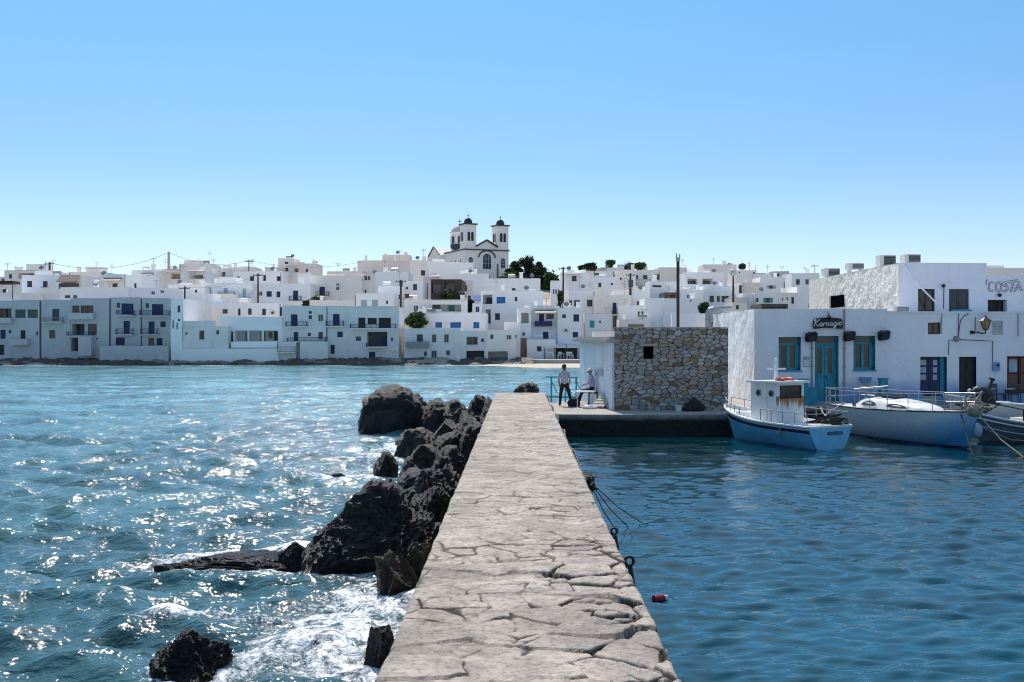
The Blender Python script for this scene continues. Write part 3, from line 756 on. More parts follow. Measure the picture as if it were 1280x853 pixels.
HOUSES = '''
A|-330 82 352 138 f|townhouse|blue grey waterfront house cut by the picture edge, with a deep dark loggia|o -90 400 76 468;W -60 405 10 466 d;W 14 405 70 466 d;b -120 468 92 498;d 2 548 38 606 n;w 58 550 76 572;o -100 645 30 712;f -250 396 80 404
A|82 265 348 138 f|townhouse|blue grey waterfront house with two wide shuttered windows side by side|s 102 410 172 465 g;s 185 410 252 465 g;d 138 548 172 605;w 242 556 262 582 n;b 82 610 205 642
A|265 470 346 138.2 f|townhouse|blue grey waterfront house with one door onto a single narrow balcony|d 348 408 396 490 d;r 300 468 430 494 e;w 328 550 368 604 g
A|470 728 337 138 f|townhouse|blue grey waterfront house with a white porch tower and two stacked open balconies|w 480 384 528 430;w 536 384 622 462;b 476 434 638 468;o 478 506 562 580;D 500 508 545 578 g;w 585 506 645 580 g;r 460 560 632 584 d;o 474 602 540 690;x 546 592 632 720;w 640 600 652 612
A|728 936 331 138.2 f|townhouse|blue grey waterfront house with two navy balcony doors stacked, beside a drainpipe|w 778 368 800 400 n;d 808 370 888 442 n;r 790 418 900 446 n;d 822 488 864 575 n;r 785 540 893 576 d;s 772 598 832 650 n
A|936 1138 334 138 f 9|townhouse|blue grey waterfront house at the alley, with a long navy balcony across its top floor|w 968 370 990 400 n;d 1010 374 1086 446 n;r 942 420 1138 452 n;d 988 490 1028 575 n;r 950 540 1056 576 d;s 1066 490 1102 528 n;w 988 600 1028 650;s 1042 602 1082 650 n
A|664 1120 655 133 f .5|seawall_wall|long low whitewashed wall on the rocks in front of the navy balconies|
A|-150 143 300 150 w|house|white house below the brown pergola at the left edge of the town|p 5 228 138 246 r;w 20 275 45 300;l 8 258 32 285
A|28 335 150 165 c|house|cream house with a dark covered veranda high on the left|w 58 175 78 203 r;o 118 162 222 204;D 165 172 195 203 r;n 268 85 276 150
A|144 402 182 157 w|house|white house with two square navy windows above the grey waterfront houses|w 180 222 214 262 n;w 287 222 318 260 n;a 280 262 320 270 c
A|-120 60 192 172 c|house|plain cream house behind the brown pergola at the left edge|w 10 205 28 225
A|402 550 182 154 c|house|house with a steep brown tiled slope over a brown balcony|a 405 185 535 230 r;b 412 240 528 270 r;w 432 315 468 340 e;w 485 315 515 340 e
A|550 692 188 160 w|house|white house with one grey window between the brown tiled slope and an awning|w 615 228 650 258 e;d 553 205 574 250;l 555 282 580 312
A|455 702 162 180 c|house|low cream house on the ridge behind the brown tiled slope|n 720 100 728 160;z 560 150 610 165
A|692 836 175 158 w|house|white house with a brown awning and a cream canopy beneath it|a 690 200 815 224 r;w 748 235 782 260 r;d 720 235 740 270 w
A|836 946 182 157 w|house|white house with a pale green roof railing|w 895 235 912 270 p;r 860 276 945 298 l
A|878 1040 147 170 w|house|white house with a brown shaded window near the left pole|w 960 198 992 232;a 945 170 1030 186 r;b 950 236 1032 248
A|1040 1215 142 173 c|house|cream house with twin dark doorways under an awning near the left pole|a 1105 150 1212 162 r;o 1140 170 1205 206;h 1120 120 1135 142
A|400 860 262 147 w 4|house|long white terrace house with a dish, just above the grey waterfront houses|w 432 315 470 336 e;w 488 315 515 336 e;l 700 275 712 290;f 560 262 820 268
A|860 1210 268 148 w|house|white terrace house with plants in pots above the navy balconies|w 1005 290 1030 312;w 1065 282 1090 300
B|18 96 338 134 w 9|townhouse|narrow white house in the alley, lit on its face, beside the navy balconies|w 62 384 80 430 d;w 64 474 80 488;d 28 485 40 540 e;d 55 500 67 545 e
B|84 310 486 135 h|cottage|low plain waterfront cottage with three small dark openings|w 116 560 130 580;w 208 552 242 612 d;w 322 550 323 551;f 84 520 170 530
B|306 400 526 134 h|cottage_annex|small waterfront annex with one high window between the low cottage and the porch|w 320 550 342 580
B|340 762 460 138 w|seaside_house|long white waterfront house with an open columned porch|d 414 555 434 660;o 442 550 742 622;D 498 558 528 622 g;W 600 555 630 622 d;D 690 555 720 615;W 655 560 676 600 d;i 530 550 540 622;i 624 550 636 622;i 732 550 744 622;f 430 540 750 550;b 432 624 735 660
B|72 736 672 133 w .5|seawall_wall|long low white wall on pale boulders in front of the columned porch|
B|736 850 628 134 h 4|terrace_house|small raised white terrace with a grey railing beside the columned porch|r 736 660 848 694 e
B|762 1056 386 138 h|townhouse|blue grey waterfront house with one navy balcony door and two tiny square windows|d 820 442 864 520 n;r 792 492 932 522 n;w 938 420 958 438 n;w 938 448 960 474 n;w 1000 442 1034 490;s 836 560 868 622 n;w 932 567 954 590 n;w 1004 562 1034 612 d;r 800 598 1056 622 d
B|1056 1206 386 138.2 h|townhouse|blue grey waterfront house with a navy balcony door above a single low navy door|d 1098 440 1142 520 n;r 1060 490 1172 522 n;s 1126 560 1162 597 n;d 1082 648 1110 708 n
B|880 1066 626 134 h 2|seawall_wall|plain whitewashed wall with a stair beside it below the tiny square windows|
B|330 762 366 149 w|house|wide white house with three dark windows behind the columned porch|w 362 408 398 440 y;d 468 405 485 452;w 536 404 560 446 d;w 628 404 654 448 d;d 748 395 762 455 n;c 690 420 712 444
B|94 252 300 146 w|house|white house with a wide shadowed opening and an arched door|o 100 368 186 422;W 160 378 184 420 d;d 212 378 229 410
B|252 332 340 152 w|house|small white house with a dark pergola over its terrace|p 256 358 330 370 o;d 262 385 292 430 d
B|0 250 245 160 w|house|plain white house with a dish below the left wooden pole|l 8 290 34 312;w 180 280 196 300 e;z 40 225 90 245
B|250 566 236 162 w|house|white house with pale blue shutters and one pale green balcony door|s 272 268 290 305 p;s 372 266 400 305 p;d 500 270 524 333 l;r 482 308 556 335 l;r 350 294 452 306 e;w 336 325 356 360 r
B|566 946 236 165 w|house|white house with two blue windows and a blue balcony door side by side|o 566 290 626 318;s 655 288 690 326 n;s 722 290 748 330 n;d 832 284 866 352 n;r 812 322 888 354 n
B|434 766 158 180 w|house|white house with four small blue openings in a row high on the left|s 458 190 478 228 n;w 548 190 576 222 n;d 636 184 654 222 n;s 728 192 755 222 n;h 700 140 712 158
B|74 292 106 195 c|house|plain cream block on the ridge next to the left pole|n 285 70 291 106;h 180 92 200 108
B|-20 122 150 180 c|house|cream house with three dark doorways below the left pole|a -20 148 90 160 r;o 20 176 80 206;w 110 180 124 206
B|138 252 156 178 w|house|white house with twin dark doorways under a thin canopy|a 140 148 250 160 r;o 165 180 234 208;b 140 208 250 215
B|290 436 136 186 c|house|cream house with one dark recess and a heap of pots|o 356 160 384 190;c 360 210 380 225
B|410 575 126 192 c|house|low cream house with a tilted solar panel on its roof|n 535 82 543 126;z 470 118 530 128;h 440 100 448 126
B|734 838 68 206 c|house|tall cream house on the ridge, highest of the left half|w 778 92 802 106;w 778 132 802 155;n 786 38 796 68
B|838 992 105 204 c|house|cream house with a shadowed roof terrace beside the tallest left house|o 838 135 868 162;w 916 140 930 162;b 838 100 910 112
B|648 736 130 200 p|house|small rose cream house left of the tallest left house|h 690 108 700 130
B|764 866 166 184 p|house|rose house with a shaded side below the tallest left house|w 790 180 800 200
B|862 950 172 182 w|house|plain white house with a red chimney pot below the ridge|h 930 168 938 180
B|944 1296 190 171 c|house|wide beige house with one navy balcony door in a bare wall|d 1008 258 1044 320 n;r 972 294 1074 322 r;w 1118 236 1138 254;w 1118 262 1138 280;f 944 185 1290 192
B|1060 1300 158 188 p|house|long low beige house on the ridge left of the cream block with chimneys|z 1150 150 1180 165
B|944 1240 348 152 c 5|house|low beige terrace house with plants along its roof|h 1204 358 1222 382
C|84 418 394 138 h|townhouse|waterfront house with a full width balcony of dark doors and a loggia below|d 148 468 196 534 o;s 210 470 272 512 o;d 284 468 366 534 o;r 100 512 402 538 n;w 132 592 166 620 d;o 205 562 342 656;D 294 592 326 654 n;W 212 588 228 612 d;r 205 634 342 658 n;w 365 600 381 622 n;d 218 692 262 752 n;f 84 388 418 396;f 205 680 418 688
C|120 386 305 149 w|house|bright white house with two pale shuttered windows above the full width balcony|s 166 348 207 389 p;s 240 348 281 389 p;w 334 352 347 374 d
C|456 832 538 138.5 h|townhouse|waterfront house with a dark slab balcony and a row of tall windows|d 540 578 580 627 d;b 475 626 622 660 e;w 638 578 668 632 e;w 720 578 750 632 e;w 588 692 606 722 d;w 634 685 672 738 p;w 732 685 760 718 e;x 800 740 830 762
C|450 636 345 149 c|house|white house with two pairs of narrow slit windows|w 520 385 532 421;w 535 385 547 421;w 570 385 582 421;w 585 385 597 421;f 450 348 620 360;z 470 330 510 346
C|636 868 346 148 c|house|house with a wide glazed loggia beside the slit windows|o 638 378 832 424;W 640 380 690 423 d;W 742 380 784 423 t;f 636 352 868 362
C|458 1000 436 146 w|house|long white house with three bright blue shutters above the slab balcony|s 662 495 706 531 b;s 762 497 798 534 b;s 798 497 834 534 b;s 917 497 957 538 b
C|832 1000 552 138.5 h|boathouse|waterfront boathouse with one wide window and a dark stone bay|w 870 592 945 648 e;w 968 605 986 628 d;o 868 688 988 768
C|1000 1205 546 138.5 c|boathouse|beige waterfront boathouse with a white grille and a dark stone bay|w 1028 576 1048 606 d;w 1135 578 1170 612 w;w 1195 578 1212 600;o 1014 690 1145 760
C|966 1380 288 156 w|house|white house with a blue window and a blue shuttered loggia below the church|s 1070 328 1128 372 b;o 980 312 1042 374;S 1000 330 1040 374 n;w 1190 328 1208 358 n;o 996 410 1030 505;D 1000 438 1028 505 d;s 1060 436 1092 480 n;f 970 285 1200 292;k 1290 276 1330 290 w
C|990 1360 205 170 w|house|broad blank white house with a stepped parapet just below the church|f 1040 212 1044 285;f 1145 212 1149 285;z 1300 198 1360 206
C|908 972 372 151 w|house|small white house with a bright blue sloped canopy|a 912 318 968 354 u;w 930 395 955 430 d
C|632 840 214 165 o|ruined_house|dark ruined house of brown timber boards below the church|o 640 240 700 300;o 725 232 790 320;f 632 210 840 218
C|458 582 222 160 w|house|white house with four dark windows left of the brown ruin|w 465 260 480 276 d;w 514 242 541 282 d;w 458 305 487 333 d;w 516 308 539 330 d
C|282 432 255 157 w|house|small plain white house behind the middle wooden pole|w 414 310 430 340 d
C|262 482 160 174 w|house|plain white house with a slanting shadow on its side|z 300 150 380 164
C|140 264 178 174 c|house|beige house with two dark windows below the cream block with chimneys|w 185 185 206 215;w 209 185 229 215;w 186 278 204 300
C|142 492 86 192 p|house|broad rose beige block on the ridge with pinnacle chimneys|h 186 50 200 84;h 318 40 332 84;f 145 84 490 92
C|384 492 45 205 p|house|small square beige roof house above the broad block|z 395 40 440 50
C|492 602 84 188 c|house|cream house with a dark grille window left of the church|w 565 150 593 186;f 492 82 600 90
C|612 916 96 202 w|house|white curved terrace house at the foot of the church|w 720 60 721 61;f 612 94 820 100
C|680 1020 172 190 w|house|low white terrace house below the church umbrella|f 680 170 1020 176;w 630 178 632 182
C|580 692 192 177 p|house|rose house between the cream house and the brown ruin|w 580 228 594 266 d;a 640 178 690 190 r
C|840 910 216 174 c|house|small cream house right of the brown ruin|w 862 250 872 290 d;z 850 205 878 217
C|858 938 292 164 p|house|small rose house below the small cream house|w 880 320 900 345 d
C|1124 1230 492 144 w|house|small white cube house above the stone bays|
D|360 446 402 145 w|house|narrow white house with an open roof porch beside the red awning balcony|o 382 432 432 500;w 388 562 405 584 d;d 376 600 420 736 y
D|436 622 400 147 w|house|white house with a dark balcony under a canopy near the beach|a 470 412 612 434 d;d 500 440 532 490 n;w 548 442 598 475 n;b 470 490 586 518 n;s 526 560 562 606 n;f 400 384 600 398
D|618 792 398 146 w|house|white house with three small blue shutters beside the stone shed|w 655 442 680 466 d;s 730 442 767 490 n;c 665 538 696 560;s 724 560 760 597 n
D|420 610 612 143 w|tavern_house|low white tavern house with one blue window by the beach|s 486 658 516 692 n
D|700 872 278 163 w|house|white house with three wide grey windows in a row above the beach|w 690 350 691 351;w 702 350 720 382 d;w 732 348 772 392 e;w 820 346 864 392 d;f 700 285 905 292
D|868 1118 316 160 s|house|rough beige house with a blue door and a dark little balcony|d 990 366 1017 442 n;r 985 418 1042 444 d;d 994 455 1022 540 g
D|804 985 438 150 w|house|low white house with a teal door in front of the rough beige house|d 838 484 870 532 t;w 900 485 914 498 r;f 804 540 980 548
D|580 664 218 170 w|house|small white house with slit windows below the dark trees|w 592 276 602 306 e;w 608 276 618 306 e;w 626 276 634 306 e
D|640 836 166 178 w|house|white house with a dark canopy and an outside stair|a 650 164 768 180 d;w 718 186 750 222 d;z 690 140 740 168;l 684 112 716 150
D|820 1022 190 180 w|house|white house with an arched stair door and two small windows|w 896 232 916 262 d;w 980 232 993 248 d;d 808 230 840 262;w 826 230 840 262
D|1020 1146 146 190 c|house|cream house left of a dark terrace on the ridge|w 1040 200 1052 215;n 1070 96 1080 140
D|900 1076 132 200 c|house|cream house with a shrub on its roof on the ridge|o 905 150 960 175;h 1040 110 1058 132
D|790 1000 152 194 w|house|white house under dark planted pergola on the ridge|o 866 154 928 182;p 790 134 868 146 o
D|1030 1240 476 150 c 5|house|low white house with a beige panel behind the stone shed|s 1092 508 1196 544 y
D|1036 1240 384 157 w|house|white house with two narrow navy slits behind the stone shed|w 1160 425 1172 462 n;w 1184 425 1198 472 n
D|1000 1240 285 166 w|house|plain broad white house beside the pole with transformers|w 1010 300 1011 301;z 1060 276 1100 288
E|74 242 148 195 c|house|cream house with three dark openings and a shadowed balcony on the ridge|w 80 182 95 210;w 128 182 156 212;w 208 175 234 212 d;r 78 212 172 258 e
E|232 420 132 208 p|house|low beige house with a shallow gable on the ridge|z 250 124 400 134;n 415 108 421 132
E|400 672 170 185 w|house|white house with a long shaded ribbon of windows|o 424 206 490 242;o 524 206 590 242;W 530 216 584 242 d;W 430 216 486 242 d;w 640 222 658 242 d;f 400 164 672 206
E|170 408 222 176 w|house|plain white house left of the ribbon of windows|w 190 248 250 262 r
E|-60 152 292 168 c|house|plain cream house behind the tall tube mast|z 0 278 60 294
E|522 745 256 170 w|house|white house with two dark doors and an arch between them|w 570 320 599 363 d;o 618 322 642 360;w 650 322 697 362 d;f 520 300 745 306
E|340 560 278 167 w|house|white house with a pair of tiny dark windows|w 420 312 432 334;w 436 312 448 334;x 460 290 520 360
E|268 360 296 166 k|storehouse|dark brown storehouse among white houses behind the tall tube mast|o 285 300 340 328
E|140 266 336 155 w|house|white cube house with a sharp corner behind the tall tube mast|
E|262 512 338 154 w|house|white cube house right of the tall tube mast|w 440 346 450 360
E|730 830 330 160 g|storehouse|grey flat roofed store below the lamp post|w 745 382 765 410;d 770 360 790 400 e
E|530 750 110 214 c|house|long pale house on the far ridge behind the palm shrubs|h 640 118 650 140
H|360 602 256 200 c|house|cream house with a slim tower chimney on the far ridge|h 524 165 540 254;h 598 205 608 256;w 400 275 415 290;w 560 278 580 300
H|600 765 296 202 w|house|white house with brown roof clutter on the far ridge|z 640 280 742 320 y
H|640 922 336 182 w|house|white house with a heavy white fascia and one blue shuttered window|f 640 330 920 384;w 745 430 788 468 d;s 718 430 745 466 p;s 790 430 822 466 p
H|438 645 402 180 s|house|beige windowless house beside the heavy white fascia|f 440 396 640 408
H|760 1010 290 204 g|house|grey lilac house on the far ridge right of the fascia house|w 830 292 860 326;z 800 262 1000 292
H|1000 1320 290 192 w|house|grey white house with two dark doors at the right end of the ridge|w 1052 358 1095 420;w 1158 358 1200 420
H|586 856 512 163 w|house|white house with pale turquoise shutters above the brown pergola roof|w 586 572 626 620 g;w 708 572 758 628 d;s 680 570 708 628 t;s 760 570 790 628 t;f 586 506 850 514
H|850 1068 512 163 c|house|white house with a narrow dark door above the brown pergola roof|d 998 560 1027 636 n;w 890 570 905 600 e;w 945 560 960 600 e
H|440 592 522 164 w|house|plain white house left of the turquoise shutters|d 540 640 600 690 w
H|1064 1190 440 164 w|house|white round cornered house beside the big rough walled building|
H|396 440 400 175 p|house|narrow shaded house right of the lamp post|w 400 428 432 520
H|656 960 640 140 k|pergola_shed|dark brown flat roofed shed behind the blue shuttered restaurant|o 670 650 940 690
H|330 492 622 158 s|storehouse|small beige store below the lamp post with a dark doorway|d 368 655 398 700
'''
for ln in HOUSES.strip().split('\n'): house(ln)
# ------------------------------------------------------------------ church on the hill
def arch_poly(cx, hw, z0, z1, n=10):
    """outline in (u, z): straight jambs and a round head"""
    p = [(cx - hw, z0), (cx + hw, z0)]
    for i in range(n + 1):
        t = math.pi * i / n; p.append((cx + hw * math.cos(t), z1 - hw + hw * math.sin(t)))
    return p
def arched_window(parent, M, cx, hw, z0, z1, y=0.0, frame='church_wall', glass='glass', mull=1, name='window'):
    m = MB(M); m.slab(arch_poly(cx, hw + .14, z0 - .14, z1 + .14), y - .10, y + .1, 0)
    o = m.build(name, frame, parent)
    m = MB(M); m.slab(arch_poly(cx, hw, z0, z1), y - .13, y - .05, 0)
    g = m.build('pane', glass, o)
    m = MB(M)
    for i in range(mull): x = cx - hw + 2 * hw * (i + 1) / (mull + 1); m.box(x - .035, x + .035, y - .16, y - .132, z0, z1 - hw * .35)
    for z in (z0 + (z1 - z0) * .35, z0 + (z1 - z0) * .66): m.box(cx - hw, cx + hw, y - .158, y - .133, z - .03, z + .03)
    m.build('glazing_bars', 'pale_blue', o)
    return o
def cross(parent, M, x, y, z, h, name='cross'):
    m = MB(M); m.box(x - .07, x + .07, y - .07, y + .07, z, z + h); m.box(x - h * .3, x + h * .3, y - .06, y + .06, z + h * .6, z + h * .74); m.build(name, 'galvanised', parent)
def church():
    Y0 = 231.0; x0 = PX(608.5, Y0); zb = 14.0
    M = Matrix.Translation((x0, Y0, 0)) @ Matrix.Rotation(R(25), 4, 'Z')
    r = thing('church', (x0, Y0, zb), 'large cream church with twin bell towers and a dome on top of the hill', 'church')
    ze = 23.0; W = 5.3
    m = MB(M)
    m.box(-W, W, 0, 24, zb, ze)                                  # nave
    m.slab([(-2.5, ze), (2.5, ze), (2.5, ze + .7), (0, ze + 2.1), (-2.5, ze + .7)], .0, .8)   # gable between the towers
    m.add([(-W, .8, ze), (W, .8, ze), (0, .8, ze + 1.7), (-W, 24, ze), (W, 24, ze), (0, 24, ze + 1.7)], [(0, 1, 2), (5, 4, 3), (0, 2, 5, 3), (1, 4, 5, 2)])
    m.build('wall', 'church_wall', r)
    m = MB(M)                                                     # transept
    m.box(-W - 1.1, -W - .003, 12.4, 19.6, zb, ze - .3); m.box(W + .003, W + 1.1, 12.4, 19.6, zb, ze - .3)
    Mr = M @ Matrix.Rotation(R(90), 4, 'Z')
    o = m.build('transept', 'church_wall', r)
    m = MB(M)
    m.add([(-W - 1.2, 12.3, ze - .29), (-W - 1.2, 19.7, ze - .29), (-W - 1.2, 16, ze + 1.75), (W + 1.2, 12.3, ze - .29), (W + 1.2, 19.7, ze - .29), (W + 1.2, 16, ze + 1.75)], [(0, 2, 1), (3, 4, 5), (0, 3, 5, 2), (1, 2, 5, 4), (0, 1, 4, 3)])
    m.build('roof', 'church_wall', r)
    m = MB(M)                                                     # dark eaves line
    m.box(-W - .25, W + .25, -.25, .003, ze - .02, ze + .22); m.box(-W - .25, -W - .003, .003, 12.3, ze - .02, ze + .22)
    for sx in (-1, 1):
        m.slab([(sx * 2.55, ze + .72), (0, ze + 2.14), (0, ze + 2.5), (sx * 2.75, ze + 1.0)], -.3, .85)
        m.slab([(sx * 2.3, ze - 1.25), (sx * 2.55, ze - 1.25), (sx * 2.55, ze + .22), (sx * 2.3, ze + .22)], -.16, -.004) if False else None
    # transept raking eaves
    for a, b in ((12.3, 16), (19.7, 16)):
        m.add([(-W - 1.45, a, ze - .3), (-W - 1.45, b, ze + 1.76), (-W - 1.45, b, ze + 2.0), (-W - 1.45, a, ze - .06), (-W - 1.21, a, ze - .3), (-W - 1.21, b, ze + 1.76), (-W - 1.21, b, ze + 2.0), (-W - 1.21, a, ze - .06)],
              [(0, 1, 2, 3), (7, 6, 5, 4), (0, 4, 5, 1), (3, 2, 6, 7), (0, 3, 7, 4), (1, 5, 6, 2)])
    m.build('cornice', 'roof_trim', r)
    # arch moulding over the big window
    m = MB(M)
    pts = [(2.0 * math.cos(t), -.14, 21.4 + 1.55 * math.sin(t)) for t in [math.pi * i / 14 for i in range(15)]]
    m.tube(pts, .15, 6); m.build('arch_moulding', 'roof_trim', r)
    arched_window(r, M, 0, .95, 18.9, 22.3, -.002, mull=2, glass='tint_window')
    for sx in (-1, 1): arched_window(r, M, sx * 3.9, .48, 19.2, 21.4, -.002, glass='tint_window')
    arched_window(r, M, 0, .7, 15.6, 17.9, -.002, glass='dark_wood', name='door')
    ML = M @ Matrix.Translation((-W, 0, 0)) @ Matrix.Rotation(R(-90), 4, 'Z')      # left wall: local u runs from back to front
    for u in (-2.2, -5.2, -8.0, -10.6): arched_window(r, ML, u, .36, 19.3, 21.0, -.002, glass='tint_window')
    MT = M @ Matrix.Translation((-W - 1.1, 0, 0)) @ Matrix.Rotation(R(-90), 4, 'Z')
    arched_window(r, MT, -16, .7, 19.0, 21.2, -.002, glass='tint_window')
    for sx in (-1, 1):                                            # towers
        cx = sx * 3.9; t = 1.4; zt = 28.6
        m = MB(M); m.box(cx - t, cx + t, .02, 2.8, ze + .01, zt); o = m.build('bell_tower', 'church_wall', r)
        m = MB(M); m.box(cx - t - .25, cx + t + .25, -.23, 3.05, zt, zt + .28); m.build('cornice', 'roof_trim', o); m = MB(M); m.box(cx - t - .12, cx + t + .12, -.1, 2.92, ze + .23, ze + .5); m.build('string_course', 'church_wall', o)
        m = MB(M); m.cyl((cx, 1.41, zt + .28), (cx, 1.41, zt + .5), 1.0, n=8); m.sph((cx, 1.41, zt + .5), (.95, .95, 1.15), 14, 6, 0, 90); m.build('dome', 'dome_green', o, smooth=True)
        cross(o, M, cx, 1.41, zt + 1.6, .8)
        for Mx, uu in ((M @ Matrix.Translation((0, .02, 0)), (cx - .42, cx + .42)), (M @ Matrix.Translation((cx - t, 0, 0)) @ Matrix.Rotation(R(-90), 4, 'Z'), (-1.41 - .42, -1.41 + .42))):
            c_ = sum(uu) / 2
            m = MB(Mx); m.slab(arch_poly(c_, 1.0, ze + 1.9, zt - 1.2), -.06, .05); m.build('belfry_surround', 'cream_wall', o)
            for u in uu:
                m = MB(Mx); m.slab(arch_poly(u, .30, ze + 2.0, zt - 1.6), -.10, .0); m.build('belfry_opening', 'dark_wood', o)
    dc = (0, 16.2)
    m = MB(M); m.cyl((0, 16.2, ze + .5), (0, 16.2, 28.2), 2.15, n=8); o = m.build('drum', 'church_wall', r)
    m = MB(M); m.cyl((0, 16.2, ze + 1.2), (0, 16.2, ze + 2.6), 2.35, n=8); m.build('drum_base', 'dome_green', o)
    m = MB(M); m.cyl((0, 16.2, 28.2), (0, 16.2, 28.45), 2.4, n=16); m.build('cornice', 'church_wall', o)
    m = MB(M); m.sph((0, 16.2, 28.4), (2.1, 2.1, 1.75), 18, 7, 0, 90); m.build('dome', 'roof_grey', o, smooth=True)
    cross(o, M, 0, 16.2, 30.1, 1.5)
    for k in range(8):
        a = R(22.5 + 45 * k); Mk = M @ Matrix.Translation((0, 16.2, 0)) @ Matrix.Rotation(a, 4, 'Z') @ Matrix.Translation((0, -2.0, 0))
        m = MB(Mk); m.slab(arch_poly(0, .62, 25.6, 27.8), -.14, .0, 0); q = m.build('window', 'church_wall', o)
        m = MB(Mk); m.slab(arch_poly(0, .42, 25.7, 27.5), -.2, -.05, 0); m.build('pane', 'tint_window', q)
church()
# umbrella on the church terrace
Yu = 203; xu = PX(584, Yu); zu = PZ(344, Yu)
r = thing('parasol', (xu, Yu, zu), 'cream cafe parasol open on the white terrace at the foot of the church', 'parasol')
m = MB(); m.cyl((xu, Yu, zu - 2.4), (xu, Yu, zu + .9), .06); m.build('pole', 'white_paint', r)
m = MB(); m.cyl((xu, Yu, zu + .1), (xu, Yu, zu + 1.0), 2.1, .05, n=10, caps=False); m.build('canopy', 'umbrella', r)

# ------------------------------------------------------------------ trees and shrubs
def tree(name, px, pyb, pyt, wpx, Y, mat, label, cat='tree', group=None, seed=0, trunk=.3, dens=1.0, leaf=.34, shape=1.0):
    rnd = random.Random(seed); x = PX(px, Y); zb, zt = PZ(pyb, Y), PZ(pyt, Y); H = zt - zb; W = wpx / F * Y
    r = thing(name, (x, Y, zb), label, cat, group)
    clumps = []
    for i in range(int(12 + 9 * dens)):
        a = rnd.uniform(0, 6.28); q = rnd.random() ** .6; h = rnd.uniform(trunk, .92)
        rad = W / 2 * q * rnd.uniform(.55, 1.3) * math.sin(math.pi * min(.97, (h - trunk * .5) / (1.08 - trunk * .5)) ** .8) * shape
        clumps.append((Vector((x + rad * math.cos(a), Y + rad * math.sin(a), zb + H * h)), W * rnd.uniform(.09, .19)))
    m = MB(); m.tube([(x, Y, zb - .5), (x + .05 * H, Y, zb + H * .35), (x, Y, zb + H * .75)], [.05 * H * .8, .035 * H, .012 * H], 7)
    for c, s in clumps[:7]: m.tube([(x + .03 * H, Y, zb + H * trunk * .8), (Vector((x, Y, zb + H * .5)) + c) / 2, c], [.02 * H, .014 * H, .005 * H], 5)
    m.build('trunk', 'bark', r)
    vs, fs, sh = [], [], []
    for c, s in clumps:
        tone = rnd.uniform(.1, .9)
        for i in range(int(95 * dens)):
            d = Vector((rnd.gauss(0, .72), rnd.gauss(0, .72), rnd.gauss(0, .5))) * s
            p = c + d; L = leaf * rnd.uniform(.6, 1.4)
            n = Vector((rnd.gauss(0, 1), rnd.gauss(0, 1), rnd.gauss(.6, 1))).normalized(); t = n.orthogonal().normalized(); b_ = n.cross(t)
            k = len(vs); vs += [p - t * L, p - b_ * L * .4, p + t * L, p + b_ * L * .4]; fs.append((k, k + 1, k + 2, k + 3))
            sh += [max(0, min(1, tone * .5 + rnd.random() * .4 + d.z / s * .25))] * 4
    me = bpy.data.meshes.new('crown'); o0 = Vector(r.location); me.from_pydata([v - o0 for v in vs], [], fs)
    at = me.attributes.new('shade', 'FLOAT', 'POINT'); at.data.foreach_set('value', sh)
    me.materials.append(MATS[mat]); o = bpy.data.objects.new('crown', me); COL.objects.link(o); o.parent = r
TR = [('pine_tree', 660, 364, 320, 30, 224, 'leaf_dark', 'tall ragged dark pine right of the church', .25, .8),
      ('pine_tree', 645, 350, 328, 20, 226, 'leaf_dark', 'leaning dark pine nearest the church tower', .3, .6),
      ('round_tree', 676, 370, 333, 30, 222, 'leaf_dark', 'broad green tree between the dark pines and the white town', .2, 1.2),
      ('round_tree', 690, 372, 339, 24, 220, 'leaf_mid', 'green tree at the right end of the grove beside the church', .2, 1.1),
      ('pine_tree', 672, 345, 328, 14, 225, 'leaf_dark', 'small pine top showing behind the grove beside the church', .3, .6),
      ('shrub', 642, 356, 344, 34, 221, 'leaf_mid', 'low bright hedge like shrub on the wall right of the church', .05, 1.0),
      ('terrace_tree', 520, 410, 393, 21, 151, 'leaf_mid', 'rounded green tree on the terrace above the slab balcony', .15, 1.4),
      ('shrub', 736, 338, 331, 17, 201, 'leaf_dark', 'dark clipped shrub on a ridge rooftop left of the palm like shrub', .1, .8),
      ('shrub', 763, 335, 326, 11, 207, 'leaf_mid', 'pale spiky shrub on a roof at the middle of the ridge', .1, .7),
      ('shrub', 787, 336, 331, 14, 202, 'leaf_dark', 'dark shrub at the left of two on the cream veranda house', .1, .8),
      ('shrub', 799, 336, 330, 10, 202, 'leaf_mid', 'small tufted shrub right of the dark one on the cream veranda house', .1, .8),
      ('shrub', 891, 341, 334, 20, 225, 'leaf_dark', 'wide dark tree crown on the far ridge behind the ribbon windows', .1, 1.0),
      ('palm_shrub', 911, 338, 332, 9, 225, 'leaf_dark', 'small dark round tree right of the wide crown on the far ridge', .3, .8),
      ('palm_shrub', 928, 337, 331, 7, 225, 'leaf_olive', 'small olive tree on the far ridge left of the slim tower chimney', .3, .7),
      ('shrub', 396, 383, 373, 18, 166, 'leaf_mid', 'green bush spilling over the beige terrace roof', .05, 1.0),
      ('shrub', 383, 382, 377, 9, 166, 'leaf_olive', 'small olive bush at the left of the beige terrace roof', .05, .8),
      ('shrub', 588, 389, 375, 8, 158, 'leaf_dark', 'narrow dark bush beside the white house with the blue shuttered loggia', .05, .8),
      ('shrub', 565, 376, 364, 24, 168, 'leaf_dark', 'scrub of dark bushes in front of the brown ruin', .02, .8),
      ('shrub', 880, 392, 379, 9, 100, 'leaf_mid', 'leafy green plant behind the metal flue', .05, .6),
      ('shrub', 700, 384, 363, 6, 158, 'leaf_dark', 'thin dark cypress like bush beside the right wooden pole', .1, .6)]
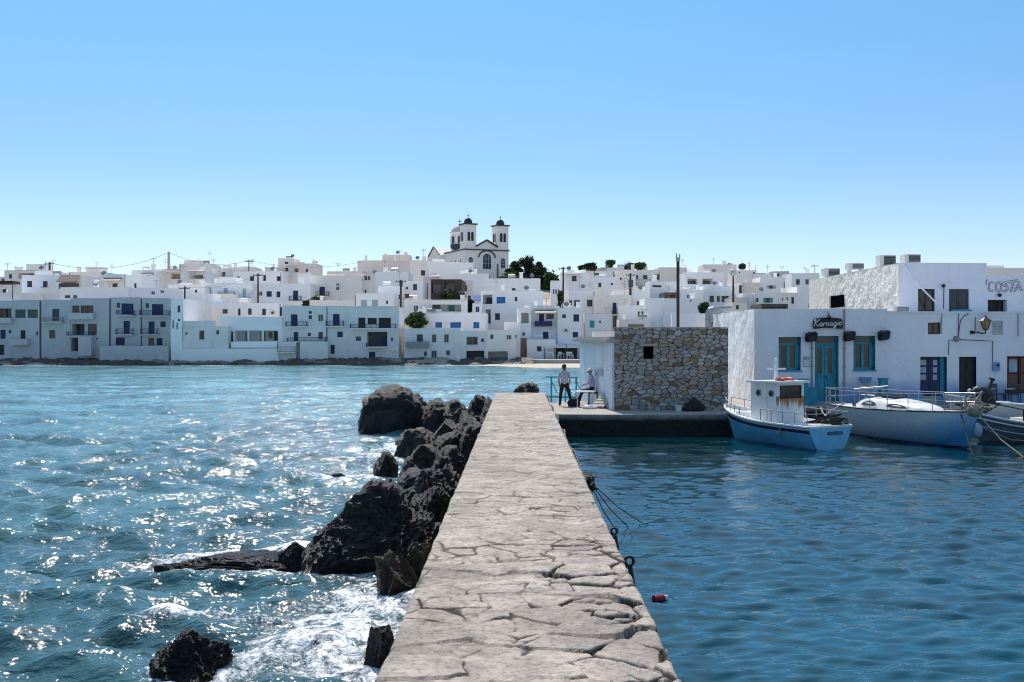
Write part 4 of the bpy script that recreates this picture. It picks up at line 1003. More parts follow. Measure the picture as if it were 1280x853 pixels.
for i, (nm, px, pb, pt_, wp, Y, mt, lb, tr, dn) in enumerate(TR):
    tree(nm, px, pb, pt_, wp, Y, mt, lb, 'tree' if 'tree' in nm else 'shrub', 'trees and shrubs of the town', i + 5, tr, dn, leaf=.42 if Y > 190 else .30)

# ------------------------------------------------------------------ poles and wires
PTOP = {}
def pole(key, px, y0, y1, Y, label, mat='bark', r=.14, arms=1, name='utility_pole'):
    x = PX(px, Y); zt = PZ(y0, Y); zb = min(PZ(y1, Y), land(Y) - .5) if Y > 143 else PZ(y1, Y)
    o = thing(name, (x, Y, zb), label, 'pole', 'poles of the town')
    m = MB(); m.cyl((x, Y, zb), (x, Y, zt), r * 1.25, r * .8, 8); m.build('shaft', mat, o)
    for i in range(arms):
        z = zt - .35 - .6 * i; m = MB(); m.box(x - .75, x + .75, Y - .12, Y + .02, z, z + .1)
        for q in (-.65, -.25, .25, .65): m.cyl((x + q, Y - .05, z + .1), (x + q, Y - .05, z + .28), .05, .04, 6)
        m.build('crossarm', 'iron', o)
    PTOP[key] = Vector((x, Y, zt - .1)); return o
pole('a', 62, 328, 344, 172, 'short dark pole on the white roof at the left, joined by a long wire', r=.2)
pole('b', 211, 315, 336, 190, 'grey pole with two long wires on the ridge, tallest of the left half', 'concrete', r=.28, arms=0)
pole('c', 231, 358, 402, 146, 'plain wooden pole rising behind the low plain waterfront cottage', arms=1)
pole('d', 322.5, 342, 378, 157, 'dark wooden pole with a lamp head in front of the row of blue openings', arms=1)
pole('e', 311, 325, 340, 196, 'thin short pole on the ridge left of the tallest left house', r=.1, arms=1)
pole('f', 501, 350, 388, 147, 'dark wooden pole between the full width balcony and the slit windows', r=.16, arms=1)
pole('g', 704, 334, 372, 164, 'wooden pole in front of the dark canopy house', r=.15, arms=1)
o = pole('h', 788, 342, 364, 172, 'pole carrying a dark transformer drum above the white houses', r=.2, arms=1)
m = MB(); p = PTOP['h']; m.cyl((p.x, p.y - .5, p.z - 2.2), (p.x, p.y - .5, p.z - 1.0), .4, n=10); m.build('transformer', 'dark_grey', o)
pole('i', 622, 330, 348, 203, 'pair of short posts in front of the church facade', 'brown', r=.22, arms=0)
pole('k', 1018.5, 331, 340, 210, 'thin mast with a crossbar against the sky right of the far ridge', 'galvanised', r=.08, arms=1)
o = pole('l', 916.5, 341, 378, 120, 'slim dark lamp post with a round white head among the far houses', 'iron', r=.10, arms=0, name='street_lamp')
m = MB(); p = PTOP['l']; m.sph((p.x - .05, p.y, p.z + .1), (.42, .3, .42), 12, 8); m.build('lamp_globe', 'cream_paint', o, smooth=True)
def wire(a, b, sag, label, r=.022):
    a, b = Vector(a), Vector(b); m = MB()
    pts = [a.lerp(b, i / 24) - Vector((0, 0, sag * 4 * (i / 24) * (1 - i / 24))) for i in range(25)]
    m.tube(pts, r, 4); tag(m.build('overhead_wire', 'dark_grey', loc=a), label, 'wire', 'overhead wires')
wire(PTOP['a'], PTOP['b'], 1.8, 'long sagging wire between the short dark pole and the grey ridge pole', .035)
wire(PTOP['b'], PTOP['e'], 1.4, 'wire running right from the grey ridge pole to the thin short pole', .035)
wire(PTOP['e'], (PX(455, 196), 196, PZ(327, 196)), 1.2, 'wire across the sky toward the block with pinnacle chimneys', .03)
wire(PTOP['c'], PTOP['d'], .8, 'wire between the cottage pole and the lamp head pole')
wire(PTOP['g'], (PX(640, 200), 200, PZ(345, 200)), .8, 'wire from the pole by the dark canopy house to the grove', .025)

# ------------------------------------------------------------------ harbour side: stone shed, restaurant, upper house
def stone_shed():
    Y = 41.4; xa, xb = PX(768, Y), PX(910, Y); zb, zt = .8, PZ(410, Y)
    r = thing('stone_shed', ((xa + xb) / 2, Y, zb), 'square shed of rough grey and brown stones with one small black window on the quay', 'shed')
    us = np.linspace(0, xb - xa, 240); vs = np.linspace(0, zt - zb, 176); U, V = np.meshgrid(us, vs)
    wu = U + .10 * (fbm(U * 2, V * 2, 3, 3) - .5) + .03 * (fbm(U * 9, V * 9, 5, 2) - .5); wv = V + .10 * (fbm(U * 2.3, V * 2, 9, 3) - .5) + .03 * (fbm(U * 9, V * 9, 7, 2) - .5)
    d1, d2, sid, ox, oy = voro(wu * 3.3, wv * 6.3, 61, .9)
    j = np.clip((d2 - d1) / .27, 0, 1)
    Yd = Y - .055 * np.sqrt(j) * (.5 + sid) - .02 * (fbm(U * 12, V * 12, 3, 3) - .5) + .03 * fbm(U * .8, V * .8, 8, 2)
    wx0, wx1 = PX(804, Y) - xa, PX(817, Y) - xa; wz0, wz1 = PZ(449, Y) - zb, PZ(433, Y) - zb
    cu, cv = (U[:-1, :-1] + U[1:, 1:]) / 2, (V[:-1, :-1] + V[1:, 1:]) / 2
    mask = ~((cu > wx0) & (cu < wx1) & (cv > wz0) & (cv < wz1))
    o = grid_mesh('stone_face', U + xa - r.location.x, Yd - Y, V, 'stone_wall', {'stone': sid, 'joint': j}, mask, smooth=True)
    o.parent = r
    m = MB(); a = wx0 + xa; b_ = wx1 + xa; m.box(a - .05, b_ + .05, Y + .30, Y + .36, wz0 + zb - .05, wz1 + zb + .05, 1)
    for p in ((a - .05, a - .012, wz0 + zb, wz1 + zb), (b_ + .012, b_ + .05, wz0 + zb, wz1 + zb), (a - .05, b_ + .05, wz0 + zb - .05, wz0 + zb - .012), (a - .05, b_ + .05, wz1 + zb + .012, wz1 + zb + .05)):
        m.box(p[0], p[1], Y + .01, Y + .3, p[2], p[3], 0)
    m.build('window', ['stone_dark', 'void'], r)
    m = MB(); m.box(a - .12, b_ + .14, Y - .07, Y + .1, wz1 + zb + .0, wz1 + zb + .1); m.build('lintel', 'concrete', r)
    m = MB(); m.prism([(xb, Y + .4), (xb, 47.2), (3.35, 47.2), (3.4, 46.5), (xa + .45, Y + .4)], zb - .3, zt - .12); m.build('wall', 'rough_wall', r)
    m = MB(); m.box(xa + .02, xb - .02, Y + .03, Y + .39, zt - .13, zt + .03); m.build('coping', 'concrete', r)
    # whitewashed lean-to along its seaward side
    r2 = thing('lean_to', (xa - .4, 44.5, zb), 'pale whitewashed lean-to with a cement ledge on the sea side of the stone shed', 'shed')
    A, B_ = Vector((xa - .01, Y + .02, 0)), Vector((PX(725, 48), 48, 0)); d = (B_ - A).normalized(); n = Vector((-d.y, d.x, 0)); n = n if n.x < 0 else -n
    def P3(s, o_, z): q = A + d * s + n * o_; return (q.x, q.y, z)
    L = (B_ - A).length
    def pbox(m, s0, s1, o0, o1, z0, z1, mi=0): m.add([P3(s, o_, z) for z in (z0, z1) for o_ in (o0, o1) for s in (s0, s1)], [(0, 2, 3, 1), (4, 5, 7, 6), (0, 1, 5, 4), (2, 6, 7, 3), (0, 4, 6, 2), (1, 3, 7, 5)], mi)
    m = MB(); pbox(m, 0, L, -.42, 0, zb - .3, 3.5); pbox(m, 0, .5, .0, .10, zb - .3, 3.49); m.build('wall', 'annex_wall', r2)
    m = MB(); pbox(m, -.06, L + .15, -.4, .32, 3.5, 3.62); pbox(m, -.03, L + .1, -.4, .22, 3.62, 3.72); m.build('ledge', 'concrete', r2)
    m = MB()                     # scrawled grey letters
    rnd = random.Random(4)
    for k in range(7):
        s = 1.9 + k * .24; pts = [P3(s + rnd.uniform(-.1, .16), .012, 2.25 + rnd.uniform(-.25, .25)) for _ in range(5)]; m.tube(pts, .007, 4)
    m.build('graffiti', 'grey', r2)
stone_shed()

def strokes(m, polys, ox, oz, s, y, r, mi=0, slant=0.0):
    for p in polys: m.tube([(ox + (x + slant * z) * s, y, oz + z * s) for x, z in p], r, 5, mi)
def arc(cx, cz, rx, rz, a0, a1, n=10): return [(cx + rx * math.cos(R(a0 + (a1 - a0) * i / n)), cz + rz * math.sin(R(a0 + (a1 - a0) * i / n))) for i in range(n + 1)]
GL = {'K': ([[(0, 0), (.08, 1)], [(-.12, .78), (-.02, 1.0), (.1, .98)], [(.6, 1.02), (.35, .75), (.06, .5), (.3, .3), (.45, .02), (.62, .06)]], .66),
      'a': ([arc(.2, .22, .18, .22, 40, 400, 12), [(.36, .44), (.37, .1), (.42, 0), (.5, .06)]], .5),
      'r': ([[(.0, .42), (.06, .44), (.06, 0)], [(.06, .28), (.18, .43), (.3, .4)]], .34),
      'n': ([[(.0, .42), (.06, .44), (.06, 0)], [(.06, .28), (.2, .44), (.32, .38), (.33, .06), (.38, 0), (.45, .06)]], .47),
      'g': ([arc(.2, .22, .18, .22, 40, 400, 12), [(.36, .44), (.37, -.2), (.28, -.4), (.1, -.38), (.06, -.25), (.3, -.1), (.5, .06)]], .5),
      'i': ([[(.0, .42), (.06, .44), (.06, .06), (.12, 0), (.18, .06)], [(.07, .6), (.09, .63)]], .2),
      'o': ([arc(.2, .22, .19, .22, 80, 440, 12)], .44)}
def floodlight(x, y, z, label):
    r = thing('floodlight', (x, y, z), label, 'floodlight', 'black floodlights on the restaurant wall')
    Mx = Matrix.Translation((x, y - .24, z)) @ Matrix.Rotation(R(28), 4, 'X') @ Matrix.Rotation(R(18), 4, 'Z')
    m = MB(Mx); m.box(-.24, .24, -.10, .08, -.20, .17); m.box(-.20, .20, .08, .16, -.15, .12); m.build('housing', 'black_paint', r)
    m = MB(Mx); m.box(-.20, .20, -.115, -.103, -.16, .13); m.build('lens', 'tint_window', r)
    m = MB(); m.tube([(x - .2, y - .24, z), (x - .2, y - .03, z + .12), (x + .2, y - .03, z + .12), (x + .2, y - .24, z)], .018, 5); m.box(x - .08, x + .08, y - .03, y - .003, z + .05, z + .2); m.build('bracket', 'iron', r)
def restaurant():
    Y = 45.4; g = lambda u: PX(980 + u * .23437, Y); h = lambda v: PZ(300 + v * .23437, Y)
    xa, xb = PX(943, Y), PX(1108.5, Y); zb, zt = .8, PZ(386.5, Y)
    r = thing('restaurant', ((xa + xb) / 2, Y, zb), 'white harbour restaurant with turquoise door and two turquoise windows under a black sign', 'restaurant')
    wl = (PX(973, Y), PX(1001, Y), PZ(463, Y), PZ(421, Y)); dr = (g(165), g(291), zb + .12, h(514)); wr = (g(371), g(487), h(693), h(512))
    k = 3.1
    def warp(p):
        n = noise.noise_vector(Vector((p.x, p.y, p.z)) * .5 + Vector((k, 0, 0))); return p + Vector((n.x * .02, n.y * .035, n.z * .05 if p.z > 3 else 0))
    m = MB(None, warp)
    # densify the front with dummy splits so that the plaster undulates
    facade(m, xa, xb, zb - .2, zt, [(*wl, .34, None, 1), (*dr, .38, None, 1), (*wr, .34, None, 1)], Y)
    m.quad((xb, Y, zb), (xb, Y, zt), (xb, 55, zt), (xb, 55, zb))
    m.quad((xa, 55, zb), (xb, 55, zb), (xb, 55, zt), (xa, 55, zt))
    m.quad((xa, Y, zt), (xb, Y, zt), (xb - .25, Y + .25, zt), (xa + .25, Y + .25, zt)); m.quad((xa, 55, zt), (xa, Y, zt), (xa + .25, Y + .25, zt), (xa + .25, 54.75, zt))
    m.quad((xb, Y, zt), (xb, 55, zt), (xb - .25, 54.75, zt), (xb - .25, Y + .25, zt)); m.quad((xb, 55, zt), (xa, 55, zt), (xa + .25, 54.75, zt), (xb - .25, 54.75, zt))
    i = [(xa + .25, Y + .25), (xb - .25, Y + .25), (xb - .25, 54.75), (xa + .25, 54.75)]
    for a, b_ in zip(i, i[1:] + i[:1]): m.quad((*a, zt), (*b_, zt), (*b_, zt - .35), (*a, zt - .35))
    m.quad(*[(*p, zt - .35) for p in i])
    m.build('wall', ['harbour_wall', 'teal'], r, fixn=False)
    # lumpy side wall
    ys = np.linspace(Y, 55, 110); zs = np.linspace(zb - .2, zt, 60); A, B_ = np.meshgrid(ys, zs)
    bulge = (.10 * (fbm(A * .9, B_ * 1.1, 4, 4) - .5) + .035 * (fbm(A * 3.2, B_ * 3.6, 6, 3) - .5)) * np.clip((A - Y) * 3, 0, 1)
    o = grid_mesh('side_wall', xa - bulge - r.location.x, A - Y, B_ - zb, 'side_wall'); o.parent = r
    for (a, b_, c, d) in (wl, wr):
        m = MB(); y = Y + .27; c2 = d - (d - c) * .22
        f = .075
        for q in ((a, a + f, c, d), (b_ - f, b_, c, d), (a, b_, d - f, d), (a, b_, c, c + f * 1.3), (a, b_, c2 - .05, c2 + .05)): m.box(q[0] + .002, q[1] - .002, y, y + .07, q[2] + .002, q[3] - .002)
        mid = (a + b_) / 2; m.box(mid - .07, mid + .07, y - .012, y + .06, c + f, c2 - .05)
        for q in (a + f + .05, b_ - f - .05): m.box(q - .05, q + .05, y - .006, y + .05, c + f, c2 - .05)
        o = m.build('window', 'teal', r)
        m = MB(); m.quad((a, y + .05, c), (b_, y + .05, c), (b_, y + .05, d), (a, y + .05, d)); m.build('pane', 'glass', o)
        m = MB(); m.box(a - .05, b_ + .05, Y - .05, Y + .25, c - .07, c - .003); m.build('sill', 'teal', o)
    a, b_, c, d = dr; y = Y + .30; mid = (a + b_ - .0) / 2
    m = MB(); f = .07; tz = d - .36
    for q in ((a, a + f, c, d), (b_ - f, b_, c, d), (a + f, b_ - f, d - f, d), (a + f, b_ - f, tz - .05, tz + .05)): m.box(q[0] + .002, q[1] - .002, y, y + .08, q[2], q[3] - .002)
    o = m.build('door', 'teal', r)
    for s, (p, q) in enumerate(((a + f, mid - .006), (mid + .006, b_ - f))):
        z1, z2 = c + 1.18, tz - .16
        m = MB()
        m.box(p, q, y + .02, y + .06, c, z1); m.box(p, q, y + .02, y + .06, z2, tz - .05); m.box(p, p + .12, y + .02, y + .06, z1, z2); m.box(q - .12, q, y + .02, y + .06, z1, z2)
        m.box(p + .13, q - .13, y + .008, y + .02, c + .18, z1 - .15); m.box(p + .09, q - .09, y - .005, y + .02, z1 - .07, z1 - .01)
        l = m.build('door_leaf', 'teal', o)
        m = MB(); m.box(p + .12, q - .12, y + .04, y + .05, z1, z2); m.build('pane', 'glass', o)
    m = MB(); m.box(a + f, b_ - f, y + .03, y + .045, tz + .05, d - f); m.build('transom', 'glass', o)
    m = MB(); m.sph((mid + .06, y - .02, c + 1.05), .035, 8, 6); m.build('handle', 'iron', o)
    m = MB(); m.box(a - .1, b_ + .1, Y - .45, Y + .3, zb - .02, zb + .115); m.build('doorstep', 'concrete', r)
    # teal benches and low painted walls either side of the door
    m = MB(); m.box(g(30), g(150), Y - .8, Y - .003, zb, zb + .75); m.build('low_wall', 'teal', r)
    # sign
    cx, cz = (g(150) + g(311)) / 2, (h(415) + h(476)) / 2; w2 = (g(311) - g(150)) / 2; h2 = (h(415) - h(476)) / 2
    s = thing('shop_sign', (cx, Y - .1, cz - h2), 'black scalloped sign board with white script lettering above the turquoise door', 'sign')
    top = [(cx + w2 * t, cz + h2 * (.78 + .22 * math.cos(t * 1.57))) for t in [1 - i / 8 for i in range(17)]]
    poly = [(cx - w2 * .93, cz - h2), (cx - w2 * .3, cz - h2 * .8), (cx + w2 * .3, cz - h2 * .8), (cx + w2 * .93, cz - h2), (cx + w2, cz - h2 * .35), (cx + w2 * .97, cz + h2 * .4)] + top[1:-1] + [(cx - w2 * .97, cz + h2 * .4), (cx - w2, cz - h2 * .35)]
    m = MB(); m.slab(poly, Y - .12, Y - .06); m.build('board', 'black_paint', s)
    m = MB(); x = 0; sc = .30
    tot = sum(GL[ch][1] for ch in 'Karnagio') + .06 * 7
    for ch in 'Karnagio':
        strokes(m, GL[ch][0], cx - tot * sc / 2 + x * sc, cz - .13 + x * sc * .05, sc, Y - .13, .020, 0, .18); x += GL[ch][1] + .06
    m.build('lettering', 'white_paint', s)
    m = MB(); m.cyl((cx, Y - .2, cz + h2 + .1), (cx, Y - .3, cz + h2 - .02), .07, .09, 8); m.tube([(cx, Y, cz + h2 + .25), (cx, Y - .15, cz + h2 + .22), (cx, Y - .2, cz + h2 + .1)], .015, 5); m.build('sign_lamp', 'black_paint', s)
    for u, v, lb in ((137, 516, 'black floodlight between the left turquoise window and the door'), (340, 512, 'black floodlight just right of the turquoise door'), (523, 508, 'black floodlight right of the second turquoise window')): floodlight(g(u), Y, h(v), lb)
    for u, v0, v1, lb in ((147, 530, 850, 'thin drainpipe left of the turquoise door'), (320, 368, 800, 'tall thin drainpipe right of the turquoise door')):
        m = MB(); m.cyl((g(u), Y - .05, max(zb, h(v1))), (g(u), Y - .05, h(v0)), .035, n=7)
        for z in (1.4, 2.4, 3.2): m.box(g(u) - .06, g(u) + .06, Y - .07, Y - .003, z, z + .04)
        tag(m.build('drainpipe', 'grey', loc=(g(u), Y - .05, zb)), lb, 'pipe', 'drainpipes on the restaurant')
    m = MB(); m.box(g(103), g(136), Y - .03, Y - .004, h(676), h(622)); m.box(g(106), g(133), Y - .034, Y - .031, h(673), h(640), 1); m.box(g(104), g(112), Y - .05, Y - .031, h(640), h(622), 2)
    tag(m.build('menu_board', ['shirt_lilac', 'label_white', 'teal_green'], loc=(g(120), Y, h(676))), 'small pink edged menu board beside the turquoise door', 'menu board')
    m = MB(); m.box(g(400), g(458), Y - .3, Y - .003, h(742), h(732)); m.box(g(405), g(453), Y - .28, Y - .01, h(735) - .2, h(742), 0)
    tag(m.build('wall_shelf', 'harbour_wall', loc=(g(430), Y, h(742))), 'small white ledge under the right turquoise window', 'shelf')
    for u0, u1, v0, lb in ((475, 512, 740, 'turquoise planter box right of the white ledge'), (58, 96, 745, 'turquoise planter box left of the drainpipe')):
        m = MB(); m.box(g(u0), g(u1), Y - 1.0, Y - .65, zb, h(v0)); m.box(g(u0) - .03, g(u1) + .03, Y - 1.03, Y - .62, h(v0), h(v0) + .06); tag(m.build('planter_box', 'teal', loc=(g(u0), Y - .8, zb)), lb, 'planter', 'turquoise planters')
    # roof bits
    m = MB()
    for u in (520, 555, 585): m.box(g(u) - .06, g(u) + .06, Y + .1, Y + .3, zt - .3, zt + .02 - .2); 
    # neighbour
    xc, xd = xb + .004, PX(1345, Y); zn = PZ(391.5, Y)
    n = thing('harbour_house', ((xc + xd) / 2, Y, zb), 'long plain white harbour house with navy, black and dark red doors right of the restaurant', 'house')
    H = [(g(768), g(842), h(504), h(442)), (g(1108), g(1168), h(504), h(434)), (g(727), g(868), zb + .35, h(624)), (g(934), g(1026), zb + .5, h(624)), (g(1191), g(1330), zb + .45, h(621))]
    m = MB(None, warp); facade(m, xc, xd, zb - .2, zn, [(*H[0], .3, 1, 0), (*H[1], .2, 1, 0), (*H[2], .33, None, 2), (*H[3], .3, None, 2), (*H[4], .25, None, 3)], Y)
    m.quad((xc, Y, zn), (xd, Y, zn), (xd, 50, zn), (xc, 50, zn))
    m.quad((xc, 50, zb), (xd, 50, zb), (xd, 50, zn), (xc, 50, zn)); m.quad((xd, Y, zb), (xd, 50, zb), (xd, 50, zn), (xd, Y, zn))
    m.build('wall', ['harbour_wall', 'black_paint', 'navy', 'red_paint'], n, fixn=False)
    m = MB(None, warp); m.box(xc + .01, xd, Y - .04, Y + .22, zn, zn + .07); m.build('parapet', 'harbour_wall', n)
    a, b_, c, d = H[0]; m = MB(); window_geo(m, a + .01, b_ - .01, c + .01, d - .01, Y + .2, .05, 2); m.build('window', ['brown', 'glass'], n)
    a, b_, c, d = H[1]; m = MB()
    for i in range(5): z = c + (d - c) * (i + .5) / 5; m.add([(a, Y + .06, z - .05), (b_, Y + .06, z - .05), (b_, Y + .14, z + .06), (a, Y + .14, z + .06)], [(0, 1, 2, 3)])
    m.build('louvre', 'white_paint', n)
    a, b_, c, d = H[2]; y = Y + .25; m = MB(); mid = a + (b_ - a) * .42; q = a + (b_ - a) * .84
    m.box(a, q, y, y + .05, c, d)
    for p0, p1 in ((a + .06, mid - .08), (mid + .08, q - .06)):
        m.box(p0 - .03, p1 + .03, y - .02, y - .002, c + .1, c + (d - c) * .34)
    m.box(mid - .02, mid + .02, y - .025, y - .002, c, d); o = m.build('door', 'navy', n)
    for i in range(3):
        for p0, p1 in ((a + .04, mid - .14), (mid + .16, q - .14)):
            z = c + (d - c) * (.40 + .19 * i); m = MB(); m.box(p0, p1, y - .012, y - .003, z, z + (d - c) * .14); m.build('pane', 'pale_blue', o)
    m = MB(); m.box(q, b_, y - .02, y + .04, c, d); m.build('jamb_lining', 'teal', n)
    m = MB(); m.box(a - .0, b_ - .6, Y - .4, Y + .1, zb - .02, c - .003); m.build('doorstep', 'concrete', n)
    a, b_, c, d = H[3]; m = MB(); door_geo(m, a, b_, c, d, Y + .2); o = m.build('door', 'dark_wood', n)
    a, b_, c, d = H[4]; m = MB(); y = Y + .16
    for p0, p1, z0, z1 in ((a, a + .12, c, d), (b_ - .12, b_, c, d), (a, b_, d - .1, d), (a, b_, c, c + .12), (a, b_, c + (d - c) * .52, c + (d - c) * .56)): m.box(p0, p1, y, y + .08, z0 + .001, z1 - .001)
    mm = a + (b_ - a) * .55; m.box(mm - .05, mm + .05, y + .005, y + .07, c, d); o = m.build('window', 'red_paint', n)
    m = MB(); m.quad((a, y + .06, c), (b_, y + .06, c), (b_, y + .06, d), (a, y + .06, d)); m.build('pane', 'glass', o)
    m = MB(); m.box(a + .16, mm - .1, y + .035, y + .05, c + (d - c) * .57, d - .14); m.build('poster', 'pale_blue', o)
    m = MB(); m.box(g(640), g(725), Y - .42, Y - .003, zb, zb + .5); m.box(g(870), g(932), Y - .42, Y - .003, zb, zb + .5); m.build('bench', 'harbour_wall', n)
    # lantern on a bracket
    lx, lz = g(1052), h(448)
    L = thing('wall_lantern', (lx, Y, lz - .5), 'black wall lantern with tapered amber glass on a curved bracket', 'lantern')
    m = MB(); m.cyl((lx, Y - .42, lz - .22), (lx, Y - .42, lz + .12), .11, .23, 6); m.build('glass_body', 'lamp_amber', L)
    m = MB()
    m.cyl((lx, Y - .42, lz + .12), (lx, Y - .42, lz + .27), .28, .06, 6); m.cyl((lx, Y - .42, lz + .27), (lx, Y - .42, lz + .36), .05, .02, 6); m.cyl((lx, Y - .42, lz - .28), (lx, Y - .42, lz - .22), .07, .12, 6)
    for i in range(6): t = math.pi * 2 * i / 6; m.cyl((lx + .115 * math.cos(t), Y - .42 + .115 * math.sin(t), lz - .22), (lx + .235 * math.cos(t), Y - .42 + .235 * math.sin(t), lz + .12), .014, n=4)
    m.build('cage', 'black_paint', L)
    m = MB(); m.tube([(lx - .4, Y - .02, lz - .38), (lx - .25, Y - .1, lz - .36), (lx - .1, Y - .3, lz - .42), (lx, Y - .42, lz - .4), (lx, Y - .42, lz - .27)], .03, 6); m.box(lx - .5, lx - .3, Y - .04, Y - .003, lz - .44, lz - .3); m.build('bracket', 'black_paint', L)
    m = MB(); m.box(g(1110), g(1142), Y - .16, Y - .003, h(698), h(653)); m.sph(((g(1110) + g(1142)) / 2 + .05, Y - .17, h(668)), .06, 8, 6, mi=1); tag(m.build('meter_box', ['harbour_wall', 'black_paint'], loc=(g(1126), Y, h(698))), 'small white electricity meter box left of the dark red window', 'meter box')
    m = MB(); m.cyl((g(916), Y - .12, h(528)), (g(916), Y - .003, h(528)), .13, n=12); m.sph((g(916), Y - .12, h(528)), (.12, .06, .12), 10, 6); tag(m.build('junction_box', 'grey', loc=(g(916), Y, h(540))), 'round grey junction box where the wall cables meet', 'junction box')
    for pts, lb in (([(928, 392), (928, 520)], 'straight cable dropping from the parapet to the round junction box'), ([(985, 396), (960, 405), (940, 430), (932, 480), (928, 520)], 'curved black cable bending down to the round junction box'),
                    ([(900, 535), (877, 536), (876, 615)], 'cable running from the junction box to the navy door'), ([(932, 532), (1060, 538), (1110, 540), (1110, 652)], 'cable running from the junction box to the meter box'),
                    ([(842, 395), (838, 430), (836, 442)], 'short cable above the small square window'), ([(1246, 395), (1246, 515)], 'thin conduit on the wall right of the louvred vent'), ([(1018, 410), (1018, 480)], 'thin conduit behind the black lantern')):
        m = MB(); m.tube([(g(u), Y - .04, h(v)) for u, v in pts], .016, 5); tag(m.build('cable', 'dark_grey', loc=(g(pts[0][0]), Y - .03, h(pts[0][1]))), lb, 'cable', 'cables on the harbour house wall')
restaurant()

def upper_house():
    Y = 50.02; g = lambda u: PX(980 + u * .23437, Y); h = lambda v: PZ(300 + v * .23437, Y)
    xa, xm, xb = PX(1123, Y), g(1080), PX(1350, Y); zb, zt, zl = .8, PZ(329, Y), PZ(344.5, Y)
    r = thing('upper_house', ((xa + xb) / 2, Y, zb), 'white upper storey with a rough beige side wall and painted letters over the harbour roofs', 'house')
    H = [(g(716), g(806), h(383), h(262)), (g(880), g(988), h(390), h(261)), (g(1087), g(1190), h(388), h(320))]
    k = 8
    def warp(p):
        n = noise.noise_vector(p * .6 + Vector((k, 0, 0))); return p + Vector((n.x * .015, n.y * .02, n.z * .04 if p.z > 6 else 0))
    m = MB(None, warp); facade(m, xa, xm, 2.0, zt, [(*H[0], .22, 1, 0), (*H[1], .2, None, 0)], Y); facade(m, xm, xb, 2.0, zl, [(*H[2], .4, 1, 0)], Y)
    D = 65.4
    m.quad((xa, Y, zt), (xm, Y, zt), (xm, D, zt), (xa, D, zt)); m.quad((xm, Y, zl), (xb, Y, zl), (xb, D, zl), (xm, D, zl)); m.quad((xm, Y, zl), (xm, D, zl), (xm, D, zt), (xm, Y, zt))
    m.quad((xa, D, zb), (xb, D, zb), (xb, D, zl), (xa, D, zl)); m.quad((xb, Y, zb), (xb, D, zb), (xb, D, zl), (xb, Y, zl))
    m.build('wall', ['brick_white', 'black_paint'], r, fixn=False)
    ys = np.linspace(Y, D, 170); zs = np.linspace(zb, zt, 80); A, B_ = np.meshgrid(ys, zs)
    bul = (.13 * (fbm(A * 1.8, B_ * 2.2, 4, 5) - .5) + .06 * (fbm(A * 6, B_ * 7, 6, 3) - .5)) * np.clip((A - Y) * 3, 0, 1) * np.clip((B_ - 4.6) * .0 + 1, 0, 1) * np.clip((66 - A) / 9, .25, 1)
    o = grid_mesh('side_wall', xa - bul - r.location.x, A - Y, B_ - zb, 'rough_wall', smooth=False); o.parent = r
    # window in the rough side wall
    yy0, yy1 = 58.3, 60.6; z0, z1 = 5.42, 6.1
    m = MB(); m.box(xa - .07, xa + .1, yy0, yy1, z0, z1, 1); m.box(xa - .16, xa - .0, yy1 + .01, yy1 + .7, z0 - .05, z1 + .05, 0); m.build('side_window', ['rough_wall', 'void'], r)
    a, b_, c, d = H[0]; m = MB(); window_geo(m, a + .01, b_ - .01, c, d - .01, Y + .12, .07, 2); m.build('window', ['dark_wood', 'glass'], r)
    a, b_, c, d = H[1]; m = MB(); shutter_geo(m, a + .01, b_ - .01, c, d - .01, Y + .1); m.build('shutter', 'dark_grey', r)
    a, b_, c, d = H[2]; m = MB(); m.box(a + .62, a + .68, Y + .15, Y + .2, c, d); m.box(a, b_, Y + .15, Y + .2, d - .06, d - .002); m.build('window', 'dark_wood', r)
    # outlined lettering on the wall
    m = MB(); ox, oz, s = g(1084), h(278), .50
    C_ = [arc(.38, .5, .36, .5, 50, 310, 12), arc(.38, .5, .24, .36, 50, 310, 12)]
    O_ = [arc(.36, .5, .34, .5, 0, 360, 14), arc(.36, .5, .2, .34, 0, 360, 14)]
    S_ = [[(.62, .9), (.4, 1.0), (.1, .9), (.08, .62), (.5, .45), (.52, .2), (.3, .1), (.05, .16)], [(.58, .74), (.36, .84), (.26, .72), (.6, .56), (.68, .22), (.4, -.03), (.02, .0)]]
    T_ = [[(.0, 1.05), (.9, 1.18)], [(.02, .9), (.36, .95), (.22, 0)], [(.52, .97), (.38, 0), (.22, 0)], [(.52, .97), (.9, 1.03)]]
    A_ = [[(0, 0), (.42, 1.05), (.78, .1), (.9, .3)], [(.16, 0), (.42, .72), (.62, .05)], [(.2, .36), (.62, .4)]]
    x = 0
    for gl, wd in ((C_, .74), (O_, .72), (S_, .70), (T_, .62), (A_, .8)): strokes(m, gl, ox + x * s, oz, s, Y - .022, .010, 0, .06); x += wd - .06
    m.tube([(ox - .08, Y - .022, oz + .35), (ox - .03, Y - .022, oz + .56), (ox + .04, Y - .022, oz + .58)], .016, 5)
    m.build('lettering', 'dark_grey', r)
    m = MB(); m.sph((g(1142), Y - .16, h(296)), (.10, .12, .09), 10, 6); m.cyl((g(1142), Y - .15, h(296)), (g(1142), Y - .0, h(290)), .03); m.build('wall_lamp', 'black_paint', r)
    m = MB(); m.sph((g(844), Y - .15, h(247)), (.09, .12, .09), 10, 6); m.tube([(g(852), Y - .03, h(255)), (g(850), Y - .03, h(380))], .018, 5); m.build('wall_lamp', 'black_paint', r)
    # leaning white pole
    m = MB(); m.tube([(g(632), Y - .08, h(128)), (g(700), Y - .25, h(235)), (g(820), Y - .9, h(388))], .04, 6)
